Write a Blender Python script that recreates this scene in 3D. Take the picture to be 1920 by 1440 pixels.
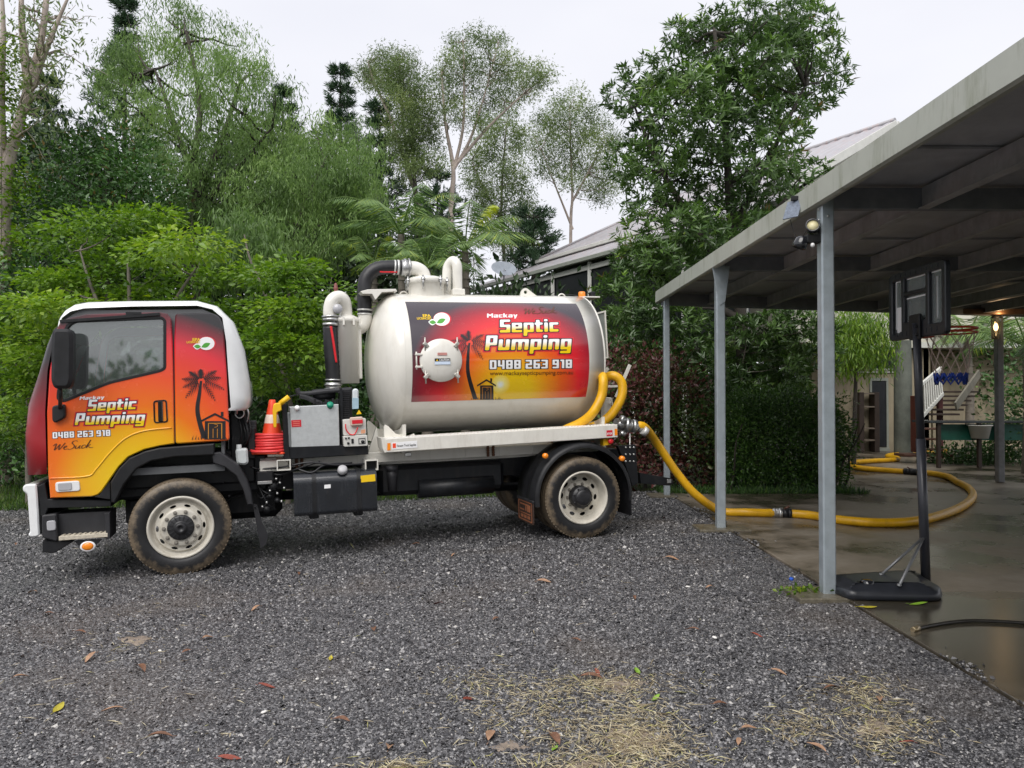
import bpy, bmesh, math, random
import numpy as np
from mathutils import Vector, Matrix
from mathutils.geometry import tessellate_polygon

random.seed(7); rng = np.random.default_rng(7)
sc = bpy.context.scene
for o in list(bpy.data.objects): bpy.data.objects.remove(o)
COL = sc.collection
# ------------------------------------------------------------------ camera, sky, sun, exposure
FPX = 1443.0                                   # focal length in pixels of a 1920 px wide picture
CAM = np.array([0.0, 0.0, 1.62])
PIT, YAW = math.radians(0.873), math.radians(-0.516)
cd = bpy.data.cameras.new('camera'); cam = bpy.data.objects.new('camera', cd); COL.objects.link(cam)
cam.location = CAM; cam.rotation_euler = (math.pi/2 + PIT, 0, YAW)
cd.sensor_width = 36; cd.lens = 36*FPX/1920; cd.clip_end = 2000; cd.clip_start = 0.05
sc.camera = cam
SUN_EL, SUN_AZ = math.radians(50), math.radians(197)      # high veiled sun, a little behind the camera
wd = bpy.data.worlds.new('World'); sc.world = wd; wd.use_nodes = True
wn, wl = wd.node_tree.nodes, wd.node_tree.links
wn.clear()
sky = wn.new('ShaderNodeTexSky'); sky.sky_type = 'NISHITA'; sky.sun_disc = False
sky.sun_elevation = SUN_EL; sky.sun_rotation = SUN_AZ; sky.dust_density = 4; sky.air_density = 1
skb = wn.new('ShaderNodeBackground'); skb.inputs['Strength'].default_value = 0.05
wl.new(sky.outputs[0], skb.inputs['Color'])
# the closed cloud deck: even pale grey, faintly mottled, in front of that sky
tc = wn.new('ShaderNodeTexCoord'); mp = wn.new('ShaderNodeMapping'); mp.inputs['Scale'].default_value = (1.2, 1.2, 3.0)
nz = wn.new('ShaderNodeTexNoise'); nz.inputs['Scale'].default_value = 1.6; nz.inputs['Detail'].default_value = 4
cr = wn.new('ShaderNodeValToRGB'); cr.color_ramp.elements[0].position = 0.3; cr.color_ramp.elements[1].position = 0.7
cr.color_ramp.elements[0].color = (0.80, 0.81, 0.88, 1); cr.color_ramp.elements[1].color = (0.90, 0.90, 0.945, 1)
wl.new(tc.outputs['Generated'], mp.inputs[0]); wl.new(mp.outputs[0], nz.inputs['Vector']); wl.new(nz.outputs[0], cr.inputs[0])
clb = wn.new('ShaderNodeBackground'); clb.inputs['Strength'].default_value = 0.61; wl.new(cr.outputs[0], clb.inputs['Color'])
mx = wn.new('ShaderNodeMixShader'); mx.inputs[0].default_value = 0.93
wo = wn.new('ShaderNodeOutputWorld')
wl.new(skb.outputs[0], mx.inputs[1]); wl.new(clb.outputs[0], mx.inputs[2]); wl.new(mx.outputs[0], wo.inputs[0])
sd = bpy.data.lights.new('sun', 'SUN'); sd.energy = 1.5; sd.angle = math.radians(50); sd.color = (1, 0.97, 0.93)
sun = bpy.data.objects.new('sun', sd); COL.objects.link(sun)
sun.rotation_euler = (math.pi/2 - SUN_EL, 0, math.pi - SUN_AZ)
sun.location = (0, -5, 30)
vs = sc.view_settings; vs.view_transform = 'Standard'; vs.look = 'None'; vs.exposure = 0.92; vs.gamma = 1; vs.use_curve_mapping = False
sc.render.engine = 'CYCLES'; sc.cycles.max_bounces = 6; sc.cycles.transparent_max_bounces = 12
sc.cycles.use_denoising = True; sc.cycles.caustics_reflective = False; sc.cycles.caustics_refractive = False

# ------------------------------------------------------------------ pixel of the photograph -> place in the yard
def ray(px, py):
    d = ((px-960)/FPX, (720-py)/FPX, -1.0); a = math.pi/2 + PIT
    d = (d[0], math.cos(a)*d[1]-math.sin(a)*d[2], math.sin(a)*d[1]+math.cos(a)*d[2])
    return np.array([math.cos(YAW)*d[0]-math.sin(YAW)*d[1], math.sin(YAW)*d[0]+math.cos(YAW)*d[1], d[2]])
def atd(px, py, D): return CAM + ray(px, py)*D
def atY(px, py, Y):
    d = ray(px, py); return CAM + d*(Y/d[1])
def atz(px, py, z):
    d = ray(px, py); return CAM + d*((z-CAM[2])/d[2])
def gz(x, y=0):                                # the drive falls gently to the left
    x = min(x, 2.73)
    return -0.019 - 0.0269*min(2.73-x, 12.0)
# truck frame: u along the truck (nose to tail), w into the picture, h up
TF = atd(341, 1078.5, 7.74); TR = atd(1097, 1009.5, 9.10)
TU = (TR-TF)/np.linalg.norm(TR-TF); TW = np.array([-TU[1], TU[0], 0]); TW /= np.linalg.norm(TW); TH = np.cross(TU, TW)
WB = float(np.linalg.norm(TR-TF))
def T(px, py, w=0.0):
    d = ray(px, py); t = (np.dot(TF-CAM, TW)+w)/np.dot(d, TW); p = CAM+d*t-TF
    return (float(np.dot(p, TU)), float(np.dot(p, TH)))
def TP(pts, w=0.0): return [T(x, y, w) for x, y in pts]

# ------------------------------------------------------------------ materials
MATS = {}
def nt(m): return m.node_tree.nodes, m.node_tree.links
def mat(name, col, rough=0.5, metal=0.0, var=0.12, scale=6.0, bump=0.0, bscale=40.0, coat=0.0, trans=0.0, emit=None, estr=0.0, stain=None, stain_amt=0.0, spec=0.5):
    if name in MATS: return MATS[name]
    m = bpy.data.materials.new(name); m.use_nodes = True; MATS[name] = m
    n, l = nt(m); b = n['Principled BSDF']
    b.inputs['Roughness'].default_value = rough; b.inputs['Metallic'].default_value = metal
    b.inputs['Coat Weight'].default_value = coat; b.inputs['Coat Roughness'].default_value = 0.08
    b.inputs['Specular IOR Level'].default_value = spec
    b.inputs['Transmission Weight'].default_value = trans
    t = n.new('ShaderNodeTexCoord')
    z = n.new('ShaderNodeTexNoise'); z.inputs['Scale'].default_value = scale; z.inputs['Detail'].default_value = 5; z.inputs['Roughness'].default_value = 0.65
    l.new(t.outputs['Object'], z.inputs['Vector'])
    r = n.new('ShaderNodeValToRGB'); r.color_ramp.elements[0].position = 0.32; r.color_ramp.elements[1].position = 0.68
    r.color_ramp.elements[0].color = tuple(c*(1-var) for c in col)+(1,); r.color_ramp.elements[1].color = tuple(min(1, c*(1+var)) for c in col)+(1,)
    l.new(z.outputs[0], r.inputs[0]); out = r.outputs[0]
    if stain:
        s = n.new('ShaderNodeTexNoise'); s.inputs['Scale'].default_value = 2.3; s.inputs['Detail'].default_value = 8; s.inputs['Roughness'].default_value = 0.75
        mp_ = n.new('ShaderNodeMapping'); mp_.inputs['Scale'].default_value = (3.0, 3.0, 0.5)
        l.new(t.outputs['Object'], mp_.inputs[0]); l.new(mp_.outputs[0], s.inputs['Vector'])
        rr = n.new('ShaderNodeValToRGB'); rr.color_ramp.elements[0].position = 0.5; rr.color_ramp.elements[1].position = 0.75
        rr.color_ramp.elements[0].color = (0, 0, 0, 1); rr.color_ramp.elements[1].color = (stain_amt,)*3+(1,)
        l.new(s.outputs[0], rr.inputs[0])
        mi = n.new('ShaderNodeMix'); mi.data_type = 'RGBA'; l.new(rr.outputs[0], mi.inputs[0]); l.new(out, mi.inputs[6]); mi.inputs[7].default_value = tuple(stain)+(1,)
        out = mi.outputs[2]
    l.new(out, b.inputs['Base Color'])
    q = n.new('ShaderNodeMapRange'); q.inputs[3].default_value = max(0.02, rough*0.75); q.inputs[4].default_value = min(1, rough*1.25)
    l.new(z.outputs[0], q.inputs[0]); l.new(q.outputs[0], b.inputs['Roughness'])
    if bump:
        z2 = n.new('ShaderNodeTexNoise'); z2.inputs['Scale'].default_value = bscale; z2.inputs['Detail'].default_value = 4
        l.new(t.outputs['Object'], z2.inputs['Vector'])
        bp = n.new('ShaderNodeBump'); bp.inputs['Strength'].default_value = bump; bp.inputs['Distance'].default_value = 0.01
        l.new(z2.outputs[0], bp.inputs['Height']); l.new(bp.outputs[0], b.inputs['Normal'])
    if emit:
        b.inputs['Emission Color'].default_value = tuple(emit)+(1,); b.inputs['Emission Strength'].default_value = estr
    return m
def ramp_mat(name, coord, centre, scl, stops, rough=0.22, coat=0.6, bump=0.0):
    """printed vinyl: colour by distance from the printed sun, in the panel's own metres"""
    m = bpy.data.materials.new(name); m.use_nodes = True; n, l = nt(m); b = n['Principled BSDF']
    b.inputs['Roughness'].default_value = rough; b.inputs['Coat Weight'].default_value = coat; b.inputs['Coat Roughness'].default_value = 0.06
    t = n.new('ShaderNodeTexCoord'); mp_ = n.new('ShaderNodeVectorMath'); mp_.operation = 'SUBTRACT'; mp_.inputs[1].default_value = centre
    l.new(t.outputs[coord], mp_.inputs[0])
    ms = n.new('ShaderNodeVectorMath'); ms.operation = 'MULTIPLY'; ms.inputs[1].default_value = scl; l.new(mp_.outputs[0], ms.inputs[0])
    ln = n.new('ShaderNodeVectorMath'); ln.operation = 'LENGTH'; l.new(ms.outputs[0], ln.inputs[0])
    r = n.new('ShaderNodeValToRGB'); e = r.color_ramp.elements
    while len(e) < len(stops): e.new(0.5)
    for i, (p, c) in enumerate(stops): e[i].position = p; e[i].color = tuple(c)+(1,)
    l.new(ln.outputs['Value'], r.inputs[0]); l.new(r.outputs[0], b.inputs['Base Color'])
    z = n.new('ShaderNodeTexNoise'); z.inputs['Scale'].default_value = 9; z.inputs['Detail'].default_value = 6; l.new(t.outputs['Object'], z.inputs['Vector'])
    q = n.new('ShaderNodeMapRange'); q.inputs[3].default_value = rough*0.5; q.inputs[4].default_value = rough*1.7; l.new(z.outputs[0], q.inputs[0]); l.new(q.outputs[0], b.inputs['Roughness'])
    MATS[name] = m; return m
def leaf_mat(name, stops, rough=0.38, transl=0.3):
    m = bpy.data.materials.new(name); m.use_nodes = True; n, l = nt(m); b = n['Principled BSDF']
    a = n.new('ShaderNodeAttribute'); a.attribute_name = 'rnd'
    r = n.new('ShaderNodeValToRGB'); e = r.color_ramp.elements
    while len(e) < len(stops): e.new(0.5)
    for i, (p, c) in enumerate(stops): e[i].position = p; e[i].color = tuple(c)+(1,)
    l.new(a.outputs['Fac'], r.inputs[0]); l.new(r.outputs[0], b.inputs['Base Color']); b.inputs['Roughness'].default_value = rough
    tr = n.new('ShaderNodeBsdfTranslucent'); hs = n.new('ShaderNodeHueSaturation'); hs.inputs['Saturation'].default_value = 1.1; hs.inputs['Value'].default_value = 1.5
    l.new(r.outputs[0], hs.inputs['Color']); l.new(hs.outputs[0], tr.inputs['Color'])
    mi = n.new('ShaderNodeMixShader'); mi.inputs[0].default_value = transl
    l.new(b.outputs[0], mi.inputs[1]); l.new(tr.outputs[0], mi.inputs[2]); l.new(mi.outputs[0], n['Material Output'].inputs[0])
    MATS[name] = m; return m

CREAM = mat('tank cream enamel', (0.73, 0.71, 0.65), 0.25, var=0.04, scale=2.5, coat=0.4, stain=(0.46, 0.41, 0.32), stain_amt=0.30)
WHITE = mat('white cab paint', (0.78, 0.79, 0.79), 0.25, var=0.03, coat=0.5)
RAILW = mat('rail off white', (0.70, 0.68, 0.62), 0.4, var=0.06, stain=(0.35, 0.3, 0.24), stain_amt=0.4)
BLACK = mat('black chassis paint', (0.007, 0.008, 0.010), 0.4, var=0.3, scale=12, spec=0.35, stain=(0.06, 0.05, 0.04), stain_amt=0.35)
PLAST = mat('black plastic', (0.012, 0.0125, 0.014), 0.45, var=0.3, scale=9, bump=0.1, bscale=160, spec=0.35)
GLOSSB = mat('gloss black', (0.010, 0.011, 0.014), 0.12, var=0.2, coat=0.5)
DGREY = mat('dark grey plastic', (0.026, 0.026, 0.029), 0.5, var=0.25, spec=0.4)
RUBBER = mat('hose rubber', (0.013, 0.013, 0.015), 0.42, var=0.3)
STEEL = mat('worn steel', (0.50, 0.50, 0.49), 0.32, metal=0.9, var=0.15, scale=14)
GALV = mat('galvanised steel', (0.36, 0.41, 0.44), 0.42, metal=0.35, var=0.12, scale=9, stain=(0.5, 0.52, 0.52), stain_amt=0.3, bump=0.05)
ALU = mat('brushed aluminium tank', (0.58, 0.60, 0.60), 0.38, metal=0.55, var=0.08, scale=25)
ORANGE = mat('amber lens', (0.90, 0.26, 0.01), 0.18, coat=0.5, var=0.05)
RED = mat('red', (0.70, 0.02, 0.03), 0.4, var=0.06)
REDHOSE = mat('red hose', (0.72, 0.05, 0.05), 0.4, var=0.12, scale=20)
CONEO = mat('cone orange', (0.85, 0.07, 0.02), 0.45, var=0.06)
YELLOW = mat('safety yellow', (0.85, 0.50, 0.01), 0.4, var=0.06)
YHOSE = mat('yellow hose', (0.74, 0.40, 0.008), 0.38, var=0.12, scale=5, stain=(0.3, 0.17, 0.03), stain_amt=0.45)
GREEN = mat('green cap', (0.0, 0.22, 0.13), 0.4)
LENS = mat('clear lamp lens', (0.40, 0.40, 0.42), 0.08, var=0.06, coat=0.6)
INKW = mat('white print', (0.86, 0.86, 0.86), 0.3, var=0.02, coat=0.3)
INKY = mat('yellow print', (0.85, 0.55, 0.01), 0.3, var=0.02, coat=0.3)
INKK = mat('black print', (0.015, 0.012, 0.014), 0.3, var=0.1, coat=0.3)
INKBR = mat('brown print', (0.10, 0.03, 0.01), 0.3, var=0.1)
INKR = mat('red print', (0.62, 0.015, 0.03), 0.3, var=0.03, coat=0.3)
INKG = mat('green print', (0.08, 0.34, 0.04), 0.3, var=0.1)
INKB = mat('pale blue print', (0.62, 0.72, 0.86), 0.4, var=0.03)
RIM = mat('cream wheel rim', (0.56, 0.53, 0.46), 0.36, var=0.12, scale=10, stain=(0.22, 0.17, 0.1), stain_amt=0.55)
GREYPR = mat('grey interior', (0.12, 0.125, 0.13), 0.7, var=0.1)
SEATM = mat('seat fabric', (0.05, 0.052, 0.06), 0.85, var=0.2, scale=30)
def glass_mat(name, tint, fac, scuff_sheen=0.05):
    m = bpy.data.materials.new(name); m.use_nodes = True; n, l = nt(m); n.remove(n['Principled BSDF'])
    tr = n.new('ShaderNodeBsdfTransparent'); tr.inputs[0].default_value = tint+(1,)
    gl = n.new('ShaderNodeBsdfGlossy'); gl.inputs['Roughness'].default_value = 0.03
    fr = n.new('ShaderNodeFresnel'); fr.inputs[0].default_value = 1.5
    ad = n.new('ShaderNodeMath'); ad.operation = 'ADD'; ad.inputs[1].default_value = fac; l.new(fr.outputs[0], ad.inputs[0])
    df = n.new('ShaderNodeBsdfDiffuse'); df.inputs[0].default_value = (0.5, 0.55, 0.55, 1)
    m1 = n.new('ShaderNodeMixShader'); l.new(ad.outputs[0], m1.inputs[0]); l.new(tr.outputs[0], m1.inputs[1]); l.new(gl.outputs[0], m1.inputs[2])
    m2 = n.new('ShaderNodeMixShader'); m2.inputs[0].default_value = scuff_sheen; l.new(m1.outputs[0], m2.inputs[1]); l.new(df.outputs[0], m2.inputs[2])
    l.new(m2.outputs[0], n['Material Output'].inputs[0]); MATS[name] = m; return m
GLASS = glass_mat('cab glass', (0.72, 0.79, 0.77), 0.14, 0.08)
POLYC = glass_mat('clear polycarbonate', (0.85, 0.87, 0.83), 0.04, 0.22)  # scuffs strengthened into a pale veil, standing in for foliage reflected in the panel
def tyre_mat():
    m = mat('tyre rubber', (0.009, 0.009, 0.010), 0.5, var=0.25, bump=0.15, bscale=60); n, l = nt(m); b = n['Principled BSDF']
    t = n.new('ShaderNodeTexCoord'); s = n.new('ShaderNodeSeparateXYZ'); l.new(t.outputs['Object'], s.inputs[0])
    cx = n.new('ShaderNodeCombineXYZ'); l.new(s.outputs[0], cx.inputs[0]); l.new(s.outputs[2], cx.inputs[2])
    ln = n.new('ShaderNodeVectorMath'); ln.operation = 'LENGTH'; l.new(cx.outputs[0], ln.inputs[0])
    z = n.new('ShaderNodeTexNoise'); z.inputs['Scale'].default_value = 11; z.inputs['Detail'].default_value = 8; z.inputs['Roughness'].default_value = 0.75; l.new(t.outputs['Object'], z.inputs[0])
    a = n.new('ShaderNodeMath'); a.operation = 'MULTIPLY_ADD'; l.new(z.outputs[0], a.inputs[0]); a.inputs[1].default_value = 0.20; l.new(ln.outputs['Value'], a.inputs[2])
    r = n.new('ShaderNodeValToRGB'); r.color_ramp.elements[0].position = 0.50; r.color_ramp.elements[1].position = 0.56
    r.color_ramp.elements[0].color = (0, 0, 0, 1); r.color_ramp.elements[1].color = (0.8, 0.8, 0.8, 1); l.new(a.outputs[0], r.inputs[0])
    mi = n.new('ShaderNodeMix'); mi.data_type = 'RGBA'; l.new(r.outputs[0], mi.inputs[0])
    l.new(b.inputs['Base Color'].links[0].from_socket, mi.inputs[6])
    z3 = n.new('ShaderNodeValToRGB'); z3.color_ramp.elements[0].color = (0.06, 0.045, 0.03, 1); z3.color_ramp.elements[1].color = (0.30, 0.23, 0.15, 1); l.new(z.outputs[0], z3.inputs[0])
    l.new(z3.outputs[0], mi.inputs[7]); l.new(mi.outputs[2], b.inputs['Base Color']); return m
TYRE = tyre_mat()

# ------------------------------------------------------------------ mesh helpers
def link(o, parent=None):
    COL.objects.link(o)
    if parent is not None: o.parent = parent
    return o
def tag(o, label=None, cat=None, group=None, kind=None):
    if label: o['label'] = label
    if cat: o['category'] = cat
    if group: o['group'] = group
    if kind: o['kind'] = kind
    return o
def empty(name, loc=(0, 0, 0), rz=0.0):
    o = bpy.data.objects.new(name, None); o.location = loc; o.rotation_euler = (0, 0, rz); o.empty_display_size = 0.2
    return link(o)
def rpoly(pts, r=0.03, n=3):
    """round the corners of a polygon"""
    out = []; k = len(pts)
    for i in range(k):
        p0, p1, p2 = np.array(pts[i-1]), np.array(pts[i]), np.array(pts[(i+1) % k])
        a, b = p0-p1, p2-p1; la, lb = np.linalg.norm(a), np.linalg.norm(b)
        rr = min(r, la*0.45, lb*0.45); A, B = p1+a/la*rr, p1+b/lb*rr
        for j in range(n+1):
            t = j/n; out.append(tuple((1-t)**2*A+2*t*(1-t)*p1+t*t*B))
    return out
def offset_poly(pts, d):
    P = np.array(pts, float); x, y = P[:, 0], P[:, 1]
    area = 0.5*np.sum(x*np.roll(y, -1)-np.roll(x, -1)*y); s = 1 if area > 0 else -1
    e = np.roll(P, -1, 0)-P; e /= (np.linalg.norm(e, axis=1)[:, None]+1e-9)
    nrm = np.stack([-e[:, 1], e[:, 0]], 1)*s
    m = nrm+np.roll(nrm, 1, 0); q = np.maximum(0.35, (m**2).sum(1)/2)[:, None]
    return [tuple(v) for v in P+m/q*d]
class MB:
    def __init__(s): s.v = []; s.f = []; s.sm = []; s.mi = []
    def add(s, vs_, fs, smooth=False, mi=0):
        o = len(s.v); s.v += [tuple(map(float, p)) for p in vs_]
        for f in fs: s.f.append([i+o for i in f]); s.sm.append(smooth); s.mi.append(mi)
        return s
    def box(s, x0, x1, y0, y1, z0, z1, b=0.0, mi=0, M=None):
        x0, x1 = min(x0, x1), max(x0, x1); y0, y1 = min(y0, y1), max(y0, y1); z0, z1 = min(z0, z1), max(z0, z1)
        b = min(b, (x1-x0)*0.45, (y1-y0)*0.45, (z1-z0)*0.45)
        if b <= 0:
            V = [(x, y, z) for x in (x0, x1) for y in (y0, y1) for z in (z0, z1)]
            Fs = [(0, 1, 3, 2), (4, 6, 7, 5), (0, 4, 5, 1), (2, 3, 7, 6), (0, 2, 6, 4), (1, 5, 7, 3)]
        else:
            V = []; idx = {}
            for i, x in enumerate((x0, x1)):
                for j, y in enumerate((y0, y1)):
                    for k, z in enumerate((z0, z1)):
                        sx, sy, sz = (b, -b)[i], (b, -b)[j], (b, -b)[k]
                        idx[i, j, k] = (len(V), len(V)+1, len(V)+2)
                        V += [(x, y+sy, z+sz), (x+sx, y, z+sz), (x+sx, y+sy, z)]
            Fs = []
            c = lambda i, j, k, a: idx[i, j, k][a]
            for i in (0, 1): Fs.append((c(i,0,0,0), c(i,1,0,0), c(i,1,1,0), c(i,0,1,0)))
            for j in (0, 1): Fs.append((c(0,j,0,1), c(1,j,0,1), c(1,j,1,1), c(0,j,1,1)))
            for k in (0, 1): Fs.append((c(0,0,k,2), c(1,0,k,2), c(1,1,k,2), c(0,1,k,2)))
            for j in (0, 1):
                for k in (0, 1): Fs.append((c(0,j,k,1), c(1,j,k,1), c(1,j,k,2), c(0,j,k,2)))
            for i in (0, 1):
                for k in (0, 1): Fs.append((c(i,0,k,0), c(i,1,k,0), c(i,1,k,2), c(i,0,k,2)))
            for i in (0, 1):
                for j in (0, 1): Fs.append((c(i,j,0,0), c(i,j,1,0), c(i,j,1,1), c(i,j,0,1)))
            for key in idx: Fs.append(idx[key])
        if M is not None: V = [tuple(M @ Vector(p)) for p in V]
        return s.add(V, Fs, False, mi)
    def bar(s, p, q, wd_, ht=None, mi=0, up=(0, 0, 1)):
        """rectangular bar from p to q"""
        p, q = Vector(p), Vector(q); d = (q-p); L = d.length; d.normalize(); ht = ht or wd_
        upv = Vector(up); sx = d.cross(upv)
        if sx.length < 1e-4: sx = d.cross(Vector((1, 0, 0)))
        sx.normalize(); u2 = sx.cross(d)
        M = Matrix(((d.x, sx.x, u2.x, p.x), (d.y, sx.y, u2.y, p.y), (d.z, sx.z, u2.z, p.z), (0, 0, 0, 1)))
        return s.box(0, L, -wd_/2, wd_/2, -ht/2, ht/2, min(wd_, ht)*0.08, mi, M)
    def tube(s, pts, r, segs=10, mi=0, caps=True, smooth=True, rib=None):
        P = [np.array(p, float) for p in pts]; n = len(P); R = [r]*n if np.isscalar(r) else list(r)
        V = []; Fs = []; prev = None
        for i in range(n):
            t = P[min(i+1, n-1)]-P[max(i-1, 0)]; t /= (np.linalg.norm(t)+1e-12)
            if prev is None:
                a = np.array([0, 0, 1.]) if abs(t[2]) < 0.9 else np.array([1., 0, 0])
                nx = np.cross(t, a)
            else: nx = prev-t*np.dot(prev, t)
            nx /= (np.linalg.norm(nx)+1e-12); prev = nx; ny = np.cross(t, nx)
            rr = R[i]*(1+(rib if rib and i % 2 else 0))
            for k in range(segs):
                a = 2*math.pi*k/segs; V.append(P[i]+rr*(math.cos(a)*nx+math.sin(a)*ny))
        for i in range(n-1):
            for k in range(segs):
                k2 = (k+1) % segs; Fs.append((i*segs+k, i*segs+k2, (i+1)*segs+k2, (i+1)*segs+k))
        s.add(V, Fs, smooth, mi)
        if caps:
            s.add([V[k] for k in range(segs)], [tuple(range(segs))], False, mi)
            s.add([V[(n-1)*segs+k] for k in range(segs)], [tuple(range(segs))], False, mi)
        return s
    def lathe(s, prof, c=(0, 0, 0), axis=1, segs=32, mi=0, smooth=True, a0=0.0, a1=2*math.pi, sgn=1):
        """prof: (radius, position along axis) pairs; axis 0,1,2"""
        V = []; full = abs(a1-a0-2*math.pi) < 1e-6; m = segs if full else segs+1
        for r, t in prof:
            for k in range(m):
                a = a0+(a1-a0)*k/segs; p = [0, 0, 0]; p[axis] = t*sgn; p[(axis+1) % 3] = r*math.cos(a); p[(axis+2) % 3] = r*math.sin(a)
                V.append((p[0]+c[0], p[1]+c[1], p[2]+c[2]))
        Fs = []
        for i in range(len(prof)-1):
            for k in range(segs):
                k2 = (k+1) % m if full else k+1
                Fs.append((i*m+k, i*m+k2, (i+1)*m+k2, (i+1)*m+k))
        return s.add(V, Fs, smooth, mi)
    def plate(s, poly, w0, w1, holes=(), b=0.0, mi=0, ax='uh'):
        """polygon in (u,h) given thickness along w"""
        loops = [list(poly)]+[list(h) for h in holes]
        def P(p, w): return (p[0], w, p[1]) if ax == 'uh' else ((w, p[0], p[1]) if ax == 'wh' else (p[0], p[1], w))
        dr = 1 if w1 > w0 else -1
        fr = [offset_poly(lp, b if i == 0 else -b) if b else lp for i, lp in enumerate(loops)]
        for L, w in ((fr, w0), (loops, w1)):
            flat = [p for lp in L for p in lp]
            tri = tessellate_polygon([[Vector((p[0], p[1], 0)) for p in lp] for lp in L])
            s.add([P(p, w) for p in flat], [tuple(t) for t in tri], False, mi)
        for i, lp in enumerate(loops):
            n = len(lp); rings = [(fr[i], w0)]+([(lp, w0+dr*b)] if b else [])+[(lp, w1)]
            for (A, wa), (B, wb_) in zip(rings[:-1], rings[1:]):
                s.add([P(p, wa) for p in A]+[P(p, wb_) for p in B], [(k, (k+1) % n, n+(k+1) % n, n+k) for k in range(n)], False, mi)
        return s
    def grid(s, rows, smooth=True, mi=0, closed=False):
        n = len(rows[0]); V = [p for r in rows for p in r]; Fs = []
        for i in range(len(rows)-1):
            for k in range(n if closed else n-1):
                k2 = (k+1) % n; Fs.append((i*n+k, i*n+k2, (i+1)*n+k2, (i+1)*n+k))
        return s.add(V, Fs, smooth, mi)
    def mesh(s, name, m):
        me = bpy.data.meshes.new(name); me.from_pydata(s.v, [], s.f)
        for x in (m if isinstance(m, (list, tuple)) else [m]): me.materials.append(x)
        me.polygons.foreach_set('use_smooth', s.sm); me.polygons.foreach_set('material_index', s.mi)
        bm = bmesh.new(); bm.from_mesh(me); bmesh.ops.remove_doubles(bm, verts=bm.verts, dist=1e-5); bmesh.ops.recalc_face_normals(bm, faces=bm.faces); bm.to_mesh(me); bm.free()
        return me
    def build(s, name, m, parent=None, loc=(0, 0, 0)):
        o = bpy.data.objects.new(name, s.mesh(name, m)); o.location = loc; return link(o, parent)
def smooth_path(pts, n=8):
    P = [np.array(p, float) for p in pts]; out = []
    for i in range(len(P)-1):
        p0, p1, p2, p3 = P[max(i-1, 0)], P[i], P[i+1], P[min(i+2, len(P)-1)]
        for k in range(n):
            t = k/n; out.append(0.5*((2*p1)+(-p0+p2)*t+(2*p0-5*p1+4*p2-p3)*t*t+(-p0+3*p1-3*p2+p3)*t**3))
    out.append(P[-1]); return out
def respace(pts, step):
    P = np.array(pts); d = np.r_[0, np.cumsum(np.linalg.norm(np.diff(P, axis=0), axis=1))]
    n = max(2, int(d[-1]/step)); q = np.linspace(0, d[-1], n)
    return np.stack([np.interp(q, d, P[:, i]) for i in range(3)], 1)
def copy_tree(o, parent=None):
    c = o.copy(); COL.objects.link(c); c.parent = parent
    for ch in list(o.children): copy_tree(ch, c)
    return c
# ------------------------------------------------------------------ ground
def ground_mat():
    m = bpy.data.materials.new('garden soil and grass'); m.use_nodes = True; n, l = nt(m); b = n['Principled BSDF']; b.inputs['Roughness'].default_value = 0.8
    t = n.new('ShaderNodeTexCoord'); z = n.new('ShaderNodeTexNoise'); z.inputs['Scale'].default_value = 0.8; z.inputs['Detail'].default_value = 8; z.inputs['Roughness'].default_value = 0.7
    l.new(t.outputs['Object'], z.inputs[0]); r = n.new('ShaderNodeValToRGB'); e = r.color_ramp.elements; e.new(0.5)
    for i, (p, c) in enumerate([(0.38, (0.03, 0.022, 0.014)), (0.5, (0.035, 0.045, 0.012)), (0.65, (0.05, 0.09, 0.015))]): e[i].position = p; e[i].color = c+(1,)
    l.new(z.outputs[0], r.inputs[0]); l.new(r.outputs[0], b.inputs['Base Color'])
    z2 = n.new('ShaderNodeTexNoise'); z2.inputs['Scale'].default_value = 30; z2.inputs['Detail'].default_value = 5; l.new(t.outputs['Object'], z2.inputs[0])
    bp = n.new('ShaderNodeBump'); bp.inputs['Strength'].default_value = 0.8; bp.inputs['Distance'].default_value = 0.05; l.new(z2.outputs[0], bp.inputs['Height']); l.new(bp.outputs[0], b.inputs['Normal'])
    return m
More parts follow.
